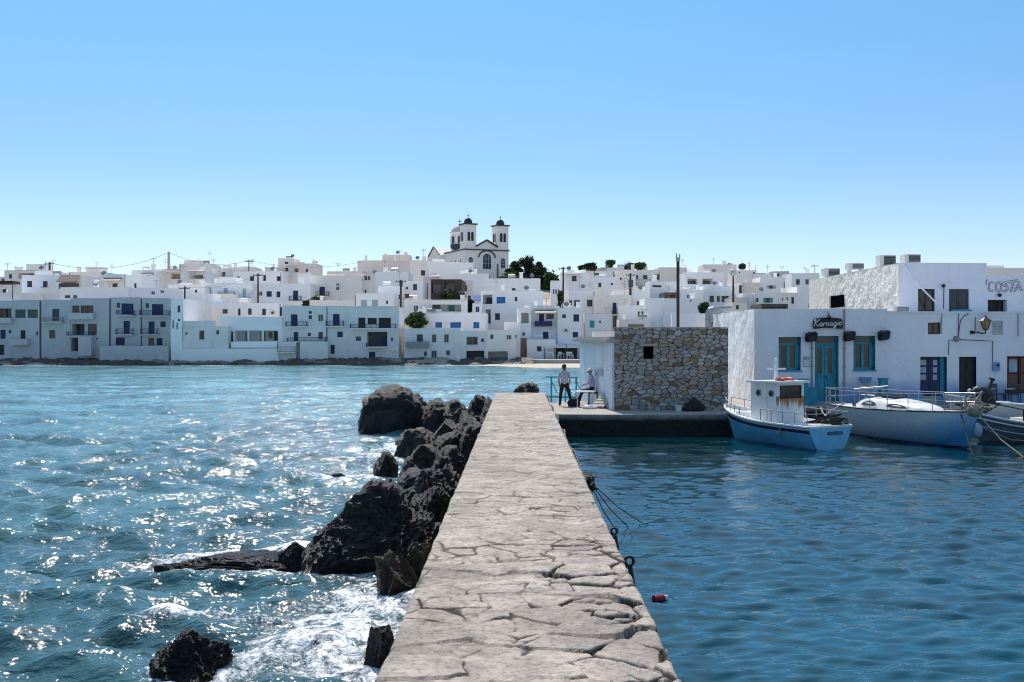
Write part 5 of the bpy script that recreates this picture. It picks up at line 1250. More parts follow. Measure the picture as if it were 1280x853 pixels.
    tag(m.build('white_pipe', 'white_paint', loc=(g(820), Y - .9, h(388))), 'thin white pipe leaning diagonally across the dark upper window', 'pipe')
    m = MB(); m.box(g(888), g(985), Y - .35, Y - .05, h(392), h(372)); tag(m.build('planter_box', 'teal', loc=(g(935), Y - .2, h(392))), 'turquoise planter box below the shuttered upper window', 'planter', 'turquoise planters')
upper_house()
def ac(px0, px1, y0, y1, Y, label, zb=None):
    x0, x1, z1, z0 = PX(px0, Y), PX(px1, Y), PZ(y0, Y), PZ(y1, Y); w_ = x1 - x0; hh = z1 - z0
    r = thing('air_conditioner', ((x0 + x1) / 2, Y, z0), label, 'air conditioner', 'air conditioners on the rooftops')
    m = MB(); m.box(x0, x1, Y, Y + w_ * .8, z0 + .06, z1); m.box(x0 + .05, x0 + .15, Y, Y + .5, z0 - .25, z0 + .06); m.box(x1 - .15, x1 - .05, Y, Y + .5, z0 - .25, z0 + .06); m.build('housing', 'cream_paint', r)
    m = MB(); m.box(x0 + w_ * .26, x1 - .03, Y - .02, Y - .003, z0 + .1, z1 - .05)
    m.build('grille_panel', 'black_paint', r)
    m = MB()
    for i in range(6): z = z0 + .12 + (hh - .2) * i / 5; m.box(x0 + w_ * .27, x1 - .05, Y - .035, Y - .022, z - .012, z + .012)
    m.build('grille', 'grey', r)
ac(1031, 1050, 335.5, 347, 63, 'air conditioner furthest along the rough side wall roof')
ac(1061, 1080, 329, 338, 59, 'low air conditioner second along the rough side wall roof')
ac(1100, 1120, 319, 334, 54, 'biggest air conditioner, tall and standing just above the rough wall corner')
ac(1131, 1151, 318, 330, 52, 'air conditioner on the front roof edge over the upper windows')
ac(1116.5, 1136.5, 383, 392, 46.6, 'grey air conditioner standing on the restaurant roof by the low wall')
# courtyard wall, flue and mast behind the shed
m = MB(); m.box(PX(840, 56), PX(943, 45.4) - .05, 56, 56.4, .8, PZ(392, 56)); tag(m.build('courtyard_wall', 'side_wall', loc=(8.3, 56, .8)), 'white courtyard wall between the stone shed and the restaurant', 'wall')
Yf = 54.2; r = thing('metal_flue', (PX(885, Yf), Yf, .8), 'fat galvanised flue pipe bending over behind the stone shed', 'flue')
m = MB(); z = PZ(386, Yf); m.tube([(PX(885, Yf), Yf, .8), (PX(885, Yf), Yf, z - .25), (PX(887, Yf), Yf, z - .07), (PX(892, Yf), Yf, z), (PX(915, Yf), Yf + .2, z + .02)], .15, 10); m.build('duct', 'galvanised', r)
m = MB()
for zz in (2.5, 3.6, 4.6): m.cyl((PX(885, Yf), Yf, zz), (PX(885, Yf), Yf, zz + .06), .17, n=10)
m.build('collar', 'grey', r)
Ym = 50; r = thing('tube_mast', (PX(847.5, Ym), Ym, .8), 'tall black tube mast with two prongs on top behind the stone shed', 'mast')
m = MB(); x = PX(847.5, Ym); m.cyl((x, Ym, .8), (x, Ym, PZ(327, Ym)), .075, n=8); m.build('shaft', 'iron', r)
m = MB(); m.cyl((x, Ym, PZ(327, Ym)), (x, Ym, PZ(322, Ym)), .10, n=8); m.cyl((x - .08, Ym, PZ(323, Ym)), (x - .08, Ym, PZ(317, Ym)), .03, n=5); m.cyl((x + .08, Ym, PZ(323, Ym)), (x + .08, Ym, PZ(318, Ym)), .03, n=5); m.build('bracket', 'galvanised', r)
# far building on the right
m = MB(); Yq = 95; m.box(PX(1233, Yq), PX(1330, Yq), Yq, Yq + 8, .8, PZ(335, Yq)); m.box(PX(1240, Yq), PX(1268, Yq), Yq + 2, Yq + 5, PZ(335, Yq), PZ(330, Yq))
tag(m.build('house', 'cream_wall', loc=(PX(1270, Yq), Yq, .8)), 'low cream house showing behind the painted letters', 'house')
# ------------------------------------------------------------------ boats
def hull(name, parent, M, L, sheer, beam, keel, mats, bands, trans=.9, N=28, flare=.8, inner=.35):
    """lofted hull along local +x (stern 0 .. bow L); sheer/keel heights and half beams are functions of t; bands = heights (fractions) where paint changes"""
    K = 10; vs, fs, mi = [], [], []
    for i in range(N + 1):
        t = i / N; b_ = beam(t); zs, zk = sheer(t), keel(t)
        for sgn in (1, -1):
            for j in range(K + 1):
                u = j / K; w_ = b_ * (u ** (.42 + .35 * t)) if u > 0 else 0
                rake = (L * .0 + .16 * L * max(0, t - .8) / .2 * (u - 1) * -.0)
                x = L * t - (1 - u) * .55 * max(0, (t - .72) / .28) ** 1.5 - (1 - u) * (-.12) * (1 - t) ** 6
                vs.append((x, sgn * w_, zk + (zs - zk) * u))
    S2 = K + 1; row = 2 * S2
    for i in range(N):
        for sd in (0, 1):
            for j in range(K):
                a = i * row + sd * S2 + j; b_ = a + row
                fs.append((a, b_, b_ + 1, a + 1)); u = (j + .5) / K
                mi.append(sum(u > q for q in bands))
    # transom
    for j in range(K): fs.append((j, j + 1, S2 + j + 1, S2 + j)); mi.append(0 if len(mats) < 9 else 0)
    m = MB(M); m.add(vs, fs); m.m = mi
    return m.build(name, mats, parent, smooth=True)
def deck_geo(M, L, z, beam, t0, t1, N=16, inset=.06):
    m = MB(M); vs = []
    for i in range(N + 1):
        t = t0 + (t1 - t0) * i / N; b_ = max(.01, beam(t) - inset); zz = z(t)
        vs += [(L * t, b_, zz), (L * t, 0, zz + .03), (L * t, -b_, zz)]
    m.add(vs, [(3 * i + k, 3 * i + 3 + k, 3 * i + 4 + k, 3 * i + 1 + k) for i in range(N) for k in (0, 1)])
    return m
def rim_geo(M, L, sheer, beam, r, N=26, t0=0, t1=1, dz=0, out=0):
    m = MB(M)
    for s in (1, -1): m.tube([(L * (t0 + (t1 - t0) * i / N), s * (beam(t0 + (t1 - t0) * i / N) + out), sheer(t0 + (t1 - t0) * i / N) + dz) for i in range(N + 1)], r, 6)
    return m
def rails(M, L, sheer, beam, t0, t1, n, h, r=.016, mid=True, sides=(1, -1), inset=.05):
    m = MB(M)
    for s in sides:
        pts = [(L * (t0 + (t1 - t0) * i / n), s * max(.02, beam(t0 + (t1 - t0) * i / n) - inset), sheer(t0 + (t1 - t0) * i / n)) for i in range(n + 1)]
        for p in pts: m.cyl(p, (p[0], p[1], p[2] + h), r, n=5)
        m.tube([(p[0], p[1], p[2] + h) for p in pts], r, 5)
        if mid: m.tube([(p[0], p[1], p[2] + h * .5) for p in pts], r * .6, 4)
    return m
def frame(stern, bow):
    s, b_ = Vector((*stern, 0)), Vector((*bow, 0)); d = b_ - s
    return Matrix.Translation(s) @ Matrix.Rotation(math.atan2(d.y, d.x), 4, 'Z'), d.length

# rust streaks below the wheelhouse window
m_, nt, b = newmat('rusty_white')
v = coords(nt); base = mixc(nt, noi(nt, v, 3, 5), (.70, .70, .70), (.84, .84, .82))
sx = nd(nt, 'SeparateXYZ', None, Vector=v); st_ = noi(nt, coords(nt, (3.5, 3.5, .3)), 2.6, 5, .65)
zz = nd(nt, 'MapRange', None, Value=sx.outputs[2], i1=.95, i2=1.62, i3=-.12, i4=.42).outputs[0]
top_ = mathn(nt, 'LESS_THAN', sx.outputs[2], 1.66)
k_ = mathn(nt, 'MULTIPLY', mathn(nt, 'MULTIPLY', mathn(nt, 'ADD', mathn(nt, 'SUBTRACT', st_, .62), zz), 5, True), top_)
lk(nt, mixc(nt, k_, base, (.33, .15, .03)), b.inputs['Base Color']); b.inputs['Roughness'].default_value = .5
# yacht hull with its shade put into the colour: white at the stern and rail, blue low down and toward the bow (local x grows to the bow)
m_, nt, b = newmat('yacht_shaded')
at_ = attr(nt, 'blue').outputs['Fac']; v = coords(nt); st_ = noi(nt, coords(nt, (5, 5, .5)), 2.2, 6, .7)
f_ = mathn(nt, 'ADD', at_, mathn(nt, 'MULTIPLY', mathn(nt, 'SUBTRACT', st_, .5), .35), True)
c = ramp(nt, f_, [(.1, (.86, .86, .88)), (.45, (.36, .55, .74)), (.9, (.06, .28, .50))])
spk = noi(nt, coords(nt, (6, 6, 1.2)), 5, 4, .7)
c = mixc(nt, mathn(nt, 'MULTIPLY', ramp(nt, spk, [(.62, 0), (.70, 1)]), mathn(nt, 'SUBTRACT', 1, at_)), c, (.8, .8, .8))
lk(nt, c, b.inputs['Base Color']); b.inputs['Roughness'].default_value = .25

def fishing_boat():
    M, L = frame((10.35, 34.5), (7.8, 39.1))
    r = thing('fishing_boat', M.to_translation(), 'small blue and white fishing boat with a white wheelhouse streaked with rust', 'boat')
    beam = lambda t: 1.08 * (1 - max(0, min(1, (t - .35) / .65)) ** 2.3) ** .8 * (.90 + .10 * min(1, t / .3)) + .015
    sheer = lambda t: .74 + .10 * t + .34 * max(0, t - .3) ** 2 * 2
    keel = lambda t: -.35 + .25 * max(0, t - .7) ** 2 * 4
    hull('hull', r, M, L, sheer, beam, keel, ['hull_sky', 'hull_navy', 'boat_white'], (.76, .87))
    rim_geo(M, L, sheer, beam, .045, dz=.0).build('gunwale', 'boat_white', r)
    m = deck_geo(M, L, lambda t: sheer(t) - .10, beam, .01, .985); m.build('deck', 'boat_white', r)
    m = MB(M); pl = [(-.92, .74), (.92, .74), (.92, .66), (-.92, .66)]
    m.box(-.03, .06, -.96, .96, .70, .775); m.build('transom_rail', 'boat_white', r)
    m = MB(M); m.box(-.045, -.025, -.98, .98, .10, .70); 
    # transom panel follows the hull section
    mt = MB(M); K = 10; poly = []
    for j in range(K + 1): u = j / K; poly.append((beam(0) * u ** .42 * .995, -.35 + 1.08 * u))
    pts = [(-.02 + .12 * 0, y, z) for y, z in poly] + [(-.02, -y, z) for y, z in reversed(poly)]
    n = len(pts); mt.add(pts + [(x + .04, y, z) for x, y, z in pts], [tuple(range(n)), tuple(range(n, 2 * n))[::-1]] + [(i, (i + 1) % n, n + (i + 1) % n, n + i) for i in range(n)]); mt.build('transom', 'hull_sky', r)
    m = MB(M)
    pl = []
    for i in range(16): t = 2 * math.pi * i / 16; pl.append((.34 * max(-1, min(1, 1.5 * math.cos(t))), .055 * math.sin(t)))
    m.add([(-.035, -.18 + y, .52 + z) for y, z in pl] + [(-.021, -.18 + y, .52 + z) for y, z in pl], [tuple(range(16)), tuple(range(16, 32))[::-1]] + [(i, (i + 1) % 16, 16 + (i + 1) % 16, 16 + i) for i in range(16)]); o = m.build('name_plate', 'hull_navy', r)
    m = MB(M); rnd = random.Random(3)
    for i in range(9): y = .08 - i * .062; m.box(-.045, -.036, y - .018, y + .012, .495 + rnd.uniform(0, .012), .53 + rnd.uniform(0, .016))
    m.build('lettering', 'hull_sky', o)
    # wheelhouse: x from 1.75 to 3.05
    x0, x1, hw, z0, z1 = 1.85, 3.15, .62, .62, 2.12
    m = MB(M)
    wz0, wz1, wy = 1.62, 2.0, .46
    for q in ((x0, x0 + .05, -hw, hw, z0, wz0), (x0, x0 + .05, -hw, hw, wz1, z1), (x0, x0 + .05, -hw, -wy, wz0, wz1), (x0, x0 + .05, wy, hw, wz0, wz1)): m.box(*q)
    m.build('rear_wall', 'rusty_white', r)
    m = MB(M)
    for s in (1, -1):
        y = s * hw
        m.box(x0 + .051, x1 - .02, min(y, y - s * .05), max(y, y - s * .05), z0, z1)
        m.box(x0 + .50, x0 + .60, min(y + s * .002, y + s * .03), max(y + s * .002, y + s * .03), z0, z1 - .02)
    m.box(x1 - .019, x1 + .03, -hw, hw, z0, z1); m.build('wheelhouse', 'boat_white', r)
    m = MB(M); m.box(x0 + .015, x0 + .03, -wy, wy, wz0, wz1); o = m.build('window', 'glass', r)
    m = MB(M)
    for q in ((-wy - .035, -wy, wz0 - .035, wz1 + .035), (wy, wy + .035, wz0 - .035, wz1 + .035), (-wy, wy, wz1, wz1 + .035), (-wy, wy, wz0 - .035, wz0)): m.box(x0 - .015, x0 + .02, q[0], q[1], q[2], q[3])
    m.build('window_seal', 'black_paint', o)
    for s in (1, -1):
        for x in (x0 + .28, x0 + .92):
            m = MB(M); m.cyl((x, s * (hw + .03), 1.76), (x, s * (hw - .06), 1.76), .13, n=16); o = m.build('porthole', 'galvanised', r)
            m = MB(M); m.cyl((x, s * (hw + .035), 1.76), (x, s * (hw + .0), 1.76), .095, n=16); m.build('pane', 'glass', o)
    m = MB(M); m.add([(x0 - .18, -hw - .12, z1 + .0), (x1 + .14, -hw - .1, z1 - .02), (x1 + .14, hw + .1, z1 - .02), (x0 - .18, hw + .12, z1), (x0 - .18, -hw - .12, z1 + .07), (x1 + .14, -hw - .1, z1 + .05), (x1 + .14, hw + .1, z1 + .05), (x0 - .18, hw + .12, z1 + .07)],
                      [(0, 1, 2, 3), (4, 7, 6, 5), (0, 4, 5, 1), (1, 5, 6, 2), (2, 6, 7, 3), (3, 7, 4, 0)]); m.build('roof', 'boat_white', r)
    m = MB(M); xm = x0 + .62; m.cyl((xm, .1, z1 + .05), (xm, .1, z1 + .76), .075, .045, 8); m.box(xm - .035, xm + .035, -.33, .53, z1 + .44, z1 + .50); m.sph((xm, .1, z1 + .80), .055, 8, 6); m.build('mast', 'boat_white', r)
    cyc = [(x0 + .42 + .26 * math.cos(t), -.12 + .26 * math.sin(t) * 1.1, z1 + .11) for t in [R(a) for a in range(-140, 141, 14)]]
    m = MB(M); m.tube(cyc, .055, 8); tag(m.build('life_ring', 'life_red', loc=M @ Vector((x0 + .42, -.12, z1 + .06))), 'red horseshoe life ring lying on the wheelhouse roof', 'life ring')
    rails(M, L, lambda t: sheer(t) + .02, beam, .02, .42, 4, .42, .017, False).build('rail', 'galvanised', r)
    m = MB(M); m.tube([(.05, -beam(.02) + .05, .76 + .42), (.05, beam(.02) - .05, .76 + .42)], .017, 5); m.build('rail', 'galvanised', r)
    rails(M, L, lambda t: sheer(t) + .02, beam, .66, .97, 4, .30, .016, False).build('rail', 'galvanised', r)
    m = MB(M); m.box(3.5, 4.3, -.35, .35, .80, 1.0); m.build('hatch', 'boat_white', r)
    m = MB(M); m.box(.25, 1.4, -.5, .5, .66, .80); m.build('engine_cover', 'boat_white', r)
    # heap of net in the stern
    m = MB(); rnd = random.Random(8); c0 = M @ Vector((.45, -.45, .76))
    for k in range(16): m.tube([c0 + Vector((rnd.gauss(0, .24), rnd.gauss(0, .15), abs(rnd.gauss(.12, .09)))) for _ in range(5)], .035, 5)
    m.sph((c0.x, c0.y, c0.z + .04), (.38, .26, .20), 12, 6); tag(m.build('fishing_net', 'dark_rope', loc=c0), 'dark heap of net and rope piled in the stern of the fishing boat', 'net')
    m = MB(); c0 = M @ Vector((.6, -.95, .74)); m.tube([M @ Vector((x, 1.0, z)) for x, z in ((1.3, .80), (1.32, .5), (1.36, .42))], .03, 5); m.sph(tuple(M @ Vector((1.34, 1.04, .46))), (.05, .05, .09), 8, 6); m.build('fender_line', 'rope', r)
    return M
MF = fishing_boat()
def yacht():
    M, L = frame((12.7, 40.6), (15.15, 34.2))
    r = thing('sailing_yacht', M.to_translation(), 'white sailing yacht with blue shade painted toward the bow, tinted cabin windows and wire guard rails', 'boat')
    beam = lambda t: 1.15 * (1 - max(0, min(1, (t - .42) / .58)) ** 2.1) ** .85 * (.72 + .28 * min(1, t / .35) ** .7) + .012
    sheer = lambda t: 1.12 - .10 * math.sin(math.pi * min(1, t * 1.1)) * .5 + .12 * t
    keel = lambda t: -.30 + .18 * t ** 3 + .2 * (1 - t) ** 4
    o = hull('hull', r, M, L, sheer, beam, keel, ['yacht_shaded'], ())
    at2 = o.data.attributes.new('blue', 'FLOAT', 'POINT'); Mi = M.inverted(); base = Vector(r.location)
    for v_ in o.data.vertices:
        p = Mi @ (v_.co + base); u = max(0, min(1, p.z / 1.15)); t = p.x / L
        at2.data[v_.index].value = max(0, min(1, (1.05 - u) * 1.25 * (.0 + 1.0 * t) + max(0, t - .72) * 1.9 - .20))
    rim_geo(M, L, sheer, beam, .028, out=.004).build('toe_rail', 'dark_wood', r)
    m = MB(M)                                     # boot stripe
    for s in (1, -1): m.tube([(L * (i / 24) * .955, s * (beam(i / 24) * (.34 ** (.42 + .35 * i / 24)) + .012), .06) for i in range(25)], .025, 5)
    m.build('boot_stripe', 'hull_navy', r)
    deck_geo(M, L, lambda t: sheer(t) - .03, beam, .0, .99, inset=.02).build('deck', 'boat_white', r)
    # coach roof with rounded section
    N = 20; vs = []; K = 8
    for i in range(N + 1):
        t = .20 + .52 * i / N; e = math.sin(math.pi * min(1, (i / N) ** .8 * .96 + .04)) ** .45; wv = min(.74, beam(t) - .26) * (.55 + .45 * e); h_ = .46 * e * (1 - .3 * i / N) + .02
        for j in range(K + 1): a = math.pi * j / K; vs.append((L * t, wv * math.copysign(abs(math.cos(a)) ** .6, math.cos(a)), sheer(t) - .04 + h_ * math.sin(a) ** .7 if 0 < j < K else sheer(t) - .04))
    m = MB(M); m.add(vs, [(i * (K + 1) + j, (i + 1) * (K + 1) + j, (i + 1) * (K + 1) + j + 1, i * (K + 1) + j + 1) for i in range(N) for j in range(K)]); m.build('coach_roof', 'boat_white', r, smooth=True)
    for s in (1, -1):
        for a0, a1 in ((.27, .40), (.47, .62)):
            m = MB(M); vs = []; n = 8
            for i in range(n + 1):
                t = a0 + (a1 - a0) * i / n; ii = (t - .20) / .52; e = math.sin(math.pi * min(1, ii ** .8 * .96 + .04)) ** .45; wv = min(.74, beam(t) - .26) * (.55 + .45 * e); h_ = .46 * e * (1 - .3 * ii); k = math.sin(math.pi * i / n) ** .5
                for f, a in ((.40 - .10 * k, .24), (.40 + .32 * k, .70)): 
                    aa = a * 1.57; vs.append((L * t, s * (wv * math.cos(math.asin(min(1, max(0, f)) ** (1 / .7))) ** .6 + .018), sheer(t) - .04 + h_ * f))
            m.add(vs, [(2 * i, 2 * i + 2, 2 * i + 3, 2 * i + 1) for i in range(n)]); m.build('cabin_window', 'tint_window', r)
    m = MB(M); m.box(L * .36, L * .46, -.28, .28, 1.50, 1.57); m.build('hatch', 'tint_window', r)
    for a, b_ in (((L * .34, -.45, 1.55), (L * .50, -.30, 1.60)), ((L * .34, .45, 1.55), (L * .50, .34, 1.60))):
        m = MB(M); m.tube([a, ((a[0] + b_[0]) / 2, a[1], 1.63), b_], .022, 5); m.build('grab_rail', 'dark_wood', r)
    rails(M, L, sheer, beam, .03, .93, 7, .60, .014, True).build('guard_rail', 'galvanised', r)
    for t0, t1, nm in ((.86, 1.0, 'pulpit'), (-.0, .10, 'pushpit')):
        m = MB(M); te = t1 if nm == 'pulpit' else t0; tb = t0 if nm == 'pulpit' else t1
        for z in (.33, .62):
            p = [(L * tb, beam(tb) - .05, sheer(tb) + z), (L * (te * .6 + tb * .4), (beam(te) * .6 + beam(tb) * .4) - .04, sheer(te) + z), (L * te - .05, .12 if nm == 'pulpit' else beam(te) - .05, sheer(te) + z), (L * te - .05, -.12 if nm == 'pulpit' else -beam(te) + .05, sheer(te) + z), (L * (te * .6 + tb * .4), -(beam(te) * .6 + beam(tb) * .4) + .04, sheer(te) + z), (L * tb, -beam(tb) + .05, sheer(tb) + z)]
            m.tube(p, .018, 5)
        for q in p: m.cyl((q[0], q[1], sheer(te) - .02), q, .016, n=5)
        m.build(nm, 'galvanised', r)
    m = MB(M); m.tube([(L * .18, -.5, 1.75), (L * .40, -.2, 1.92)], .03, 6); m.build('boom', 'galvanised', r)
    m = MB(M)
    for q in ((.3, .55), (.55, -.5), (.8, .1)): m.cyl((L * .1 + q[0], q[1], 1.12), (L * .1 + q[0], q[1], 1.30), .07, .05, 8)
    m.build('winch', 'iron', r)
    m = MB(M); m.cyl((L * .8, .75, 1.25), (L * .8, .75, 1.3), .1); m.build('cleat', 'iron', r)
    # covered sail / anchor gear on the bow
    m = MB(); c0 = M @ Vector((L * .97, 0, 1.30)); rnd = random.Random(12)
    m.sph((c0.x, c0.y, c0.z), (.30, .26, .24), 12, 8)
    for k in range(10): m.tube([c0 + Vector((rnd.gauss(0, .22), rnd.gauss(0, .18), rnd.gauss(.12, .14))) for _ in range(4)], .04, 5)
    tag(m.build('rope_coil', 'rope', loc=c0), 'pale coil of rope and cloth heaped on the yacht bow', 'rope')
    return M, L
MY, LY = yacht()
def caique():
    M, L = frame((21.2, 38.2), (16.0, 37.0))
    r = thing('wooden_boat', M.to_translation(), 'grey wooden boat with two white rubbing strakes, cut by the right edge of the picture', 'boat')
    beam = lambda t: 1.0 * (1 - abs((t - .45) / .56) ** 2.4) ** .8 + .012 if abs((t - .45) / .56) < 1 else .012
    sheer = lambda t: .62 + 1.5 * abs(t - .42) ** 2.2
    keel = lambda t: -.3 + .35 * max(0, t - .75) * 2
    hull('hull', r, M, L, sheer, beam, keel, ['hull_grey', 'hull_grey'], (.8,))
    rim_geo(M, L, sheer, beam, .045).build('gunwale', 'boat_white', r); rim_geo(M, L, lambda t: sheer(t) - .16, lambda t: beam(t) * .965, .03, out=.0).build('rubbing_strake', 'boat_white', r)
    rim_geo(M, L, lambda t: sheer(t) - .42, lambda t: beam(t) * .84, .022, out=.0).build('rubbing_strake', 'pale_blue', r)
    deck_geo(M, L, lambda t: sheer(t) - .14, beam, .03, .97).build('deck', 'boat_white', r)
    m = MB(M); m.box(L * .42, L * .62, -.4, .4, .55, .80); m.build('hatch', 'cream_paint', r)
    m = MB(M)
    for x in (.70, .58, .46, .34): m.cyl((L * x, beam(x) - .05, sheer(x)), (L * x, beam(x) - .05, sheer(x) + .45), .03, n=5)
    m.tube([(L * x, beam(x) - .05, sheer(x) + .45) for x in (.95, .70, .58, .46, .34)], .022, 5); m.build('rail', 'dark_wood', r)
    m = MB(M); m.cyl((L - .12, 0, sheer(1) - .3), (L - .05, 0, sheer(1) + .28), .06, .05, 8); m.build('stem_post', 'dark_wood', r)
    m = MB(M); m.sph((L * .97, .28, .42), (.2, .16, .27), 12, 8); m.cyl((L * .97, .24, .65), (L * .96, .12, .95), .015, n=5); m.build('fender', 'pale_blue', r, smooth=True)
    M2, L2 = frame((20.4, 41.6), (16.6, 40.5))
    r2 = thing('white_launch', M2.to_translation(), 'white open launch with a dark stripe, lying behind the grey wooden boat', 'boat')
    b2 = lambda t: 1.0 * (1 - max(0, min(1, (t - .4) / .6)) ** 2.2) ** .8 + .012; s2 = lambda t: 1.05 + .42 * t ** 2; k2 = lambda t: -.2 + .4 * t ** 4
    hull('hull', r2, M2, L2, s2, b2, k2, ['boat_white', 'hull_navy', 'boat_white'], (.78, .84)); rim_geo(M2, L2, s2, b2, .05).build('gunwale', 'boat_white', r2)
    deck_geo(M2, L2, lambda t: s2(t) - .12, b2, .02, .98).build('deck', 'boat_white', r2)
    # outboard engine tilted up and dark gear
    c0 = Vector((PX(1222, 37.4), 37.4, 1.45))
    e = thing('outboard_motor', c0, 'dark rusty outboard motor tilted up between the yacht bow and the grey boat', 'motor')
    Me = Matrix.Translation(c0 + Vector((.18, 0, .12))) @ Matrix.Rotation(R(18), 4, 'Y')
    m = MB(Me); m.sph((0, 0, .1), (.46, .26, .27), 14, 8); m.box(-.36, .40, -.23, .23, -.15, .02); m.build('cowling', 'engine', e, smooth=False)
    m = MB(Me); m.cyl((.1, -.02, .0), (.14, -.02, .68), .07, .05, 8); m.box(.03, .2, -.08, .06, .66, .74); m.build('exhaust', 'engine', e)
    m = MB(Me); m.cyl((-.1, 0, -.1), (-.5, 0, -.6), .11, .07, 8); m.build('leg', 'engine', e)
    m = MB(); rnd = random.Random(31); c1 = Vector((PX(1219, 37.2), 37.2, 1.28))
    m.sph((c1.x + .1, c1.y, c1.z - .1), (.40, .28, .26), 12, 6)
    for k in range(22): m.tube([c1 + Vector((rnd.gauss(.05, .26), rnd.gauss(0, .16), rnd.gauss(0, .18))) for _ in range(5)], rnd.uniform(.02, .05), 5)
    tag(m.build('fishing_net', 'dark_rope', loc=c1 - Vector((0, 0, .3))), 'tangled dark net and floats heaped on the grey wooden boat bow', 'net')
    m = MB(); c2 = c1 + Vector((-.22, -.2, .12))
    for k in range(9): m.sph(tuple(c2 + Vector((rnd.gauss(0, .18), rnd.gauss(0, .1), rnd.gauss(0, .2)))), .055, 8, 5)
    m.tube([c2 + Vector((rnd.gauss(0, .16), 0, rnd.gauss(0, .2))) for _ in range(6)], .012, 4)
    tag(m.build('net_floats', 'cream_paint', loc=c2), 'string of pale net floats hanging at the yacht bow', 'floats')
caique()
def rope(pts, label, r=.018, mat='rope', cat='rope', group='mooring ropes'):
    pts = [Vector(p) for p in pts]; out = []
    for i in range(len(pts) - 1):
        for k in range(8): out.append(pts[i].lerp(pts[i + 1], k / 8))
    out.append(pts[-1]); m = MB(); m.tube(out, r, 5)
    return tag(m.build('mooring_rope', mat, loc=pts[0]), label, cat, group)
bow = MY @ Vector((LY * .93, -.3, 1.15)); bw2 = MY @ Vector((LY * .99, 0, 1.2))
YB = bow.y
rope([bow, bow + Vector((-.16, -.9, -.75)), bow + Vector((-.30, -1.7, -1.3))], 'dark rope dropping from the yacht side straight into the water', .022, 'dark_rope')
rope([bw2, bw2 + Vector((.25, -1.1, -.75)), bw2 + Vector((.62, -2.3, -1.35))], 'pale rope slanting from the yacht stem down into the water', .025)
rope([MF @ Vector((.1, -.8, .9)), (10.9, 36.6, .85), (11.4, 39.0, .9), (12.6, 43.4, .84)], 'pale rope sagging from the fishing boat stern to the quay', .025)
rope([MF @ Vector((1.2, -.85, .9)), (11.2, 37.5, 1.0), (12.75, 40.6, 1.15)], 'second pale rope between the fishing boat and the yacht', .022)
rope([(16.4, 36.8, .5), (17.2, 36.3, .12), (18.8, 36.2, .06)], 'rope drooping along the waterline of the grey wooden boat', .02)

# ------------------------------------------------------------------ things along the pier edge
def chain(pts, name, label, link=.10, r=.013):
    pts = [Vector(p) for p in pts]; seg = []
    for a, b_ in zip(pts, pts[1:]):
        n = max(1, int((b_ - a).length / (link * .72)))
        seg += [(a.lerp(b_, k / n), (b_ - a).normalized()) for k in range(n)]
    m = MB()
    for i, (p, d) in enumerate(seg):
        u = d.orthogonal().normalized(); w_ = d.cross(u); u = (u if i % 2 else w_)
        m.tube([p + d * (link * .55 * math.cos(t)) + u * (link * .30 * math.sin(t)) for t in [2 * math.pi * k / 8 for k in range(8)]], r, 4, closed=True)
    return tag(m.build(name, 'iron', loc=pts[0]), label, 'chain')
rnd = random.Random(6)
pts = []
for i in range(18):
    Y = 42.8 - i * 1.48; pts.append((PR + .08 + .03 * math.sin(i * 2.1), Y, 1.32 - .22 * abs(math.sin(i * .9)) - .05))
chain(pts, 'mooring_chain', 'heavy rusty chain draped along the harbour side of the pier', .17, .026)
c0 = (PR + .1, 17.6, 1.27)
for e, lb in (((2.46, 20.6, .02), 'longest dark line stretched from the pier knot into the harbour'), ((2.13, 20.2, .02), 'shorter dark line beside the longest one, from the pier knot into the water'), ((1.86, 19.9, .02), 'dark line trailing nearest the camera from the pier knot')):
    rope([c0, ((c0[0] + e[0]) / 2, (c0[1] + e[1]) / 2, .58), e], lb, .009, 'dark_rope', 'line', 'dark lines at the pier knot')
m = MB()
for k in range(9): m.tube([Vector(c0) + Vector((rnd.gauss(0, .05), rnd.gauss(0, .16), max(-.2, min(.08, rnd.gauss(-.06, .06))))) for _ in range(5)], .035, 5)
tag(m.build('rope_knot', 'dark_rope', loc=c0), 'black knot of rope and chain hanging over the pier edge', 'rope')
def ring(Y, lab, s=1.0):
    x = PR + .05; z = 1.34
    r = thing('mooring_ring', (x, Y, z - .1), lab, 'mooring ring', 'iron mooring rings on the pier edge')
    m = MB(); m.tube([(x + .02 + .062 * s * math.cos(t), Y - .02, z + .062 * s * math.sin(t)) for t in [2 * math.pi * k / 14 for k in range(14)]], .024 * s, 7, closed=True); m.build('ring', 'iron', r)
    m = MB(); m.cyl((x - .16, Y, z - .02), (x + .0, Y, z - .06), .04, n=8); m.tube([(x + .03, Y, z - .06), (x + .05, Y - .05, z - .2), (x + .04, Y - .3, z - .3), (x + .03, Y - .6, z - .28)], .026, 5); m.build('eye_bolt', 'iron', r)
ring(12.7, 'smaller iron mooring ring on the pier edge, further from the camera', .6)
ring(11.0, 'larger iron mooring ring on the pier edge, nearer the camera', .75)
Yb = 14.6; xb = PX(825, Yb); r = thing('plastic_bottle', (xb, Yb, 0), 'small red plastic bottle with a white end floating beside the pier', 'bottle')
Mb = Matrix.Translation((xb, Yb, .035)) @ Matrix.Rotation(R(24), 4, 'Z')
m = MB(Mb); m.cyl((-.10, 0, 0), (.06, 0, 0.0), .055, n=12); m.build('body', 'plastic_red', r)
m = MB(Mb); m.cyl((.06, 0, 0), (.11, 0, .01), .055, .03, 12); m.cyl((.11, 0, .01), (.13, 0, .012), .02, n=8); m.build('cap', 'label_white', r)

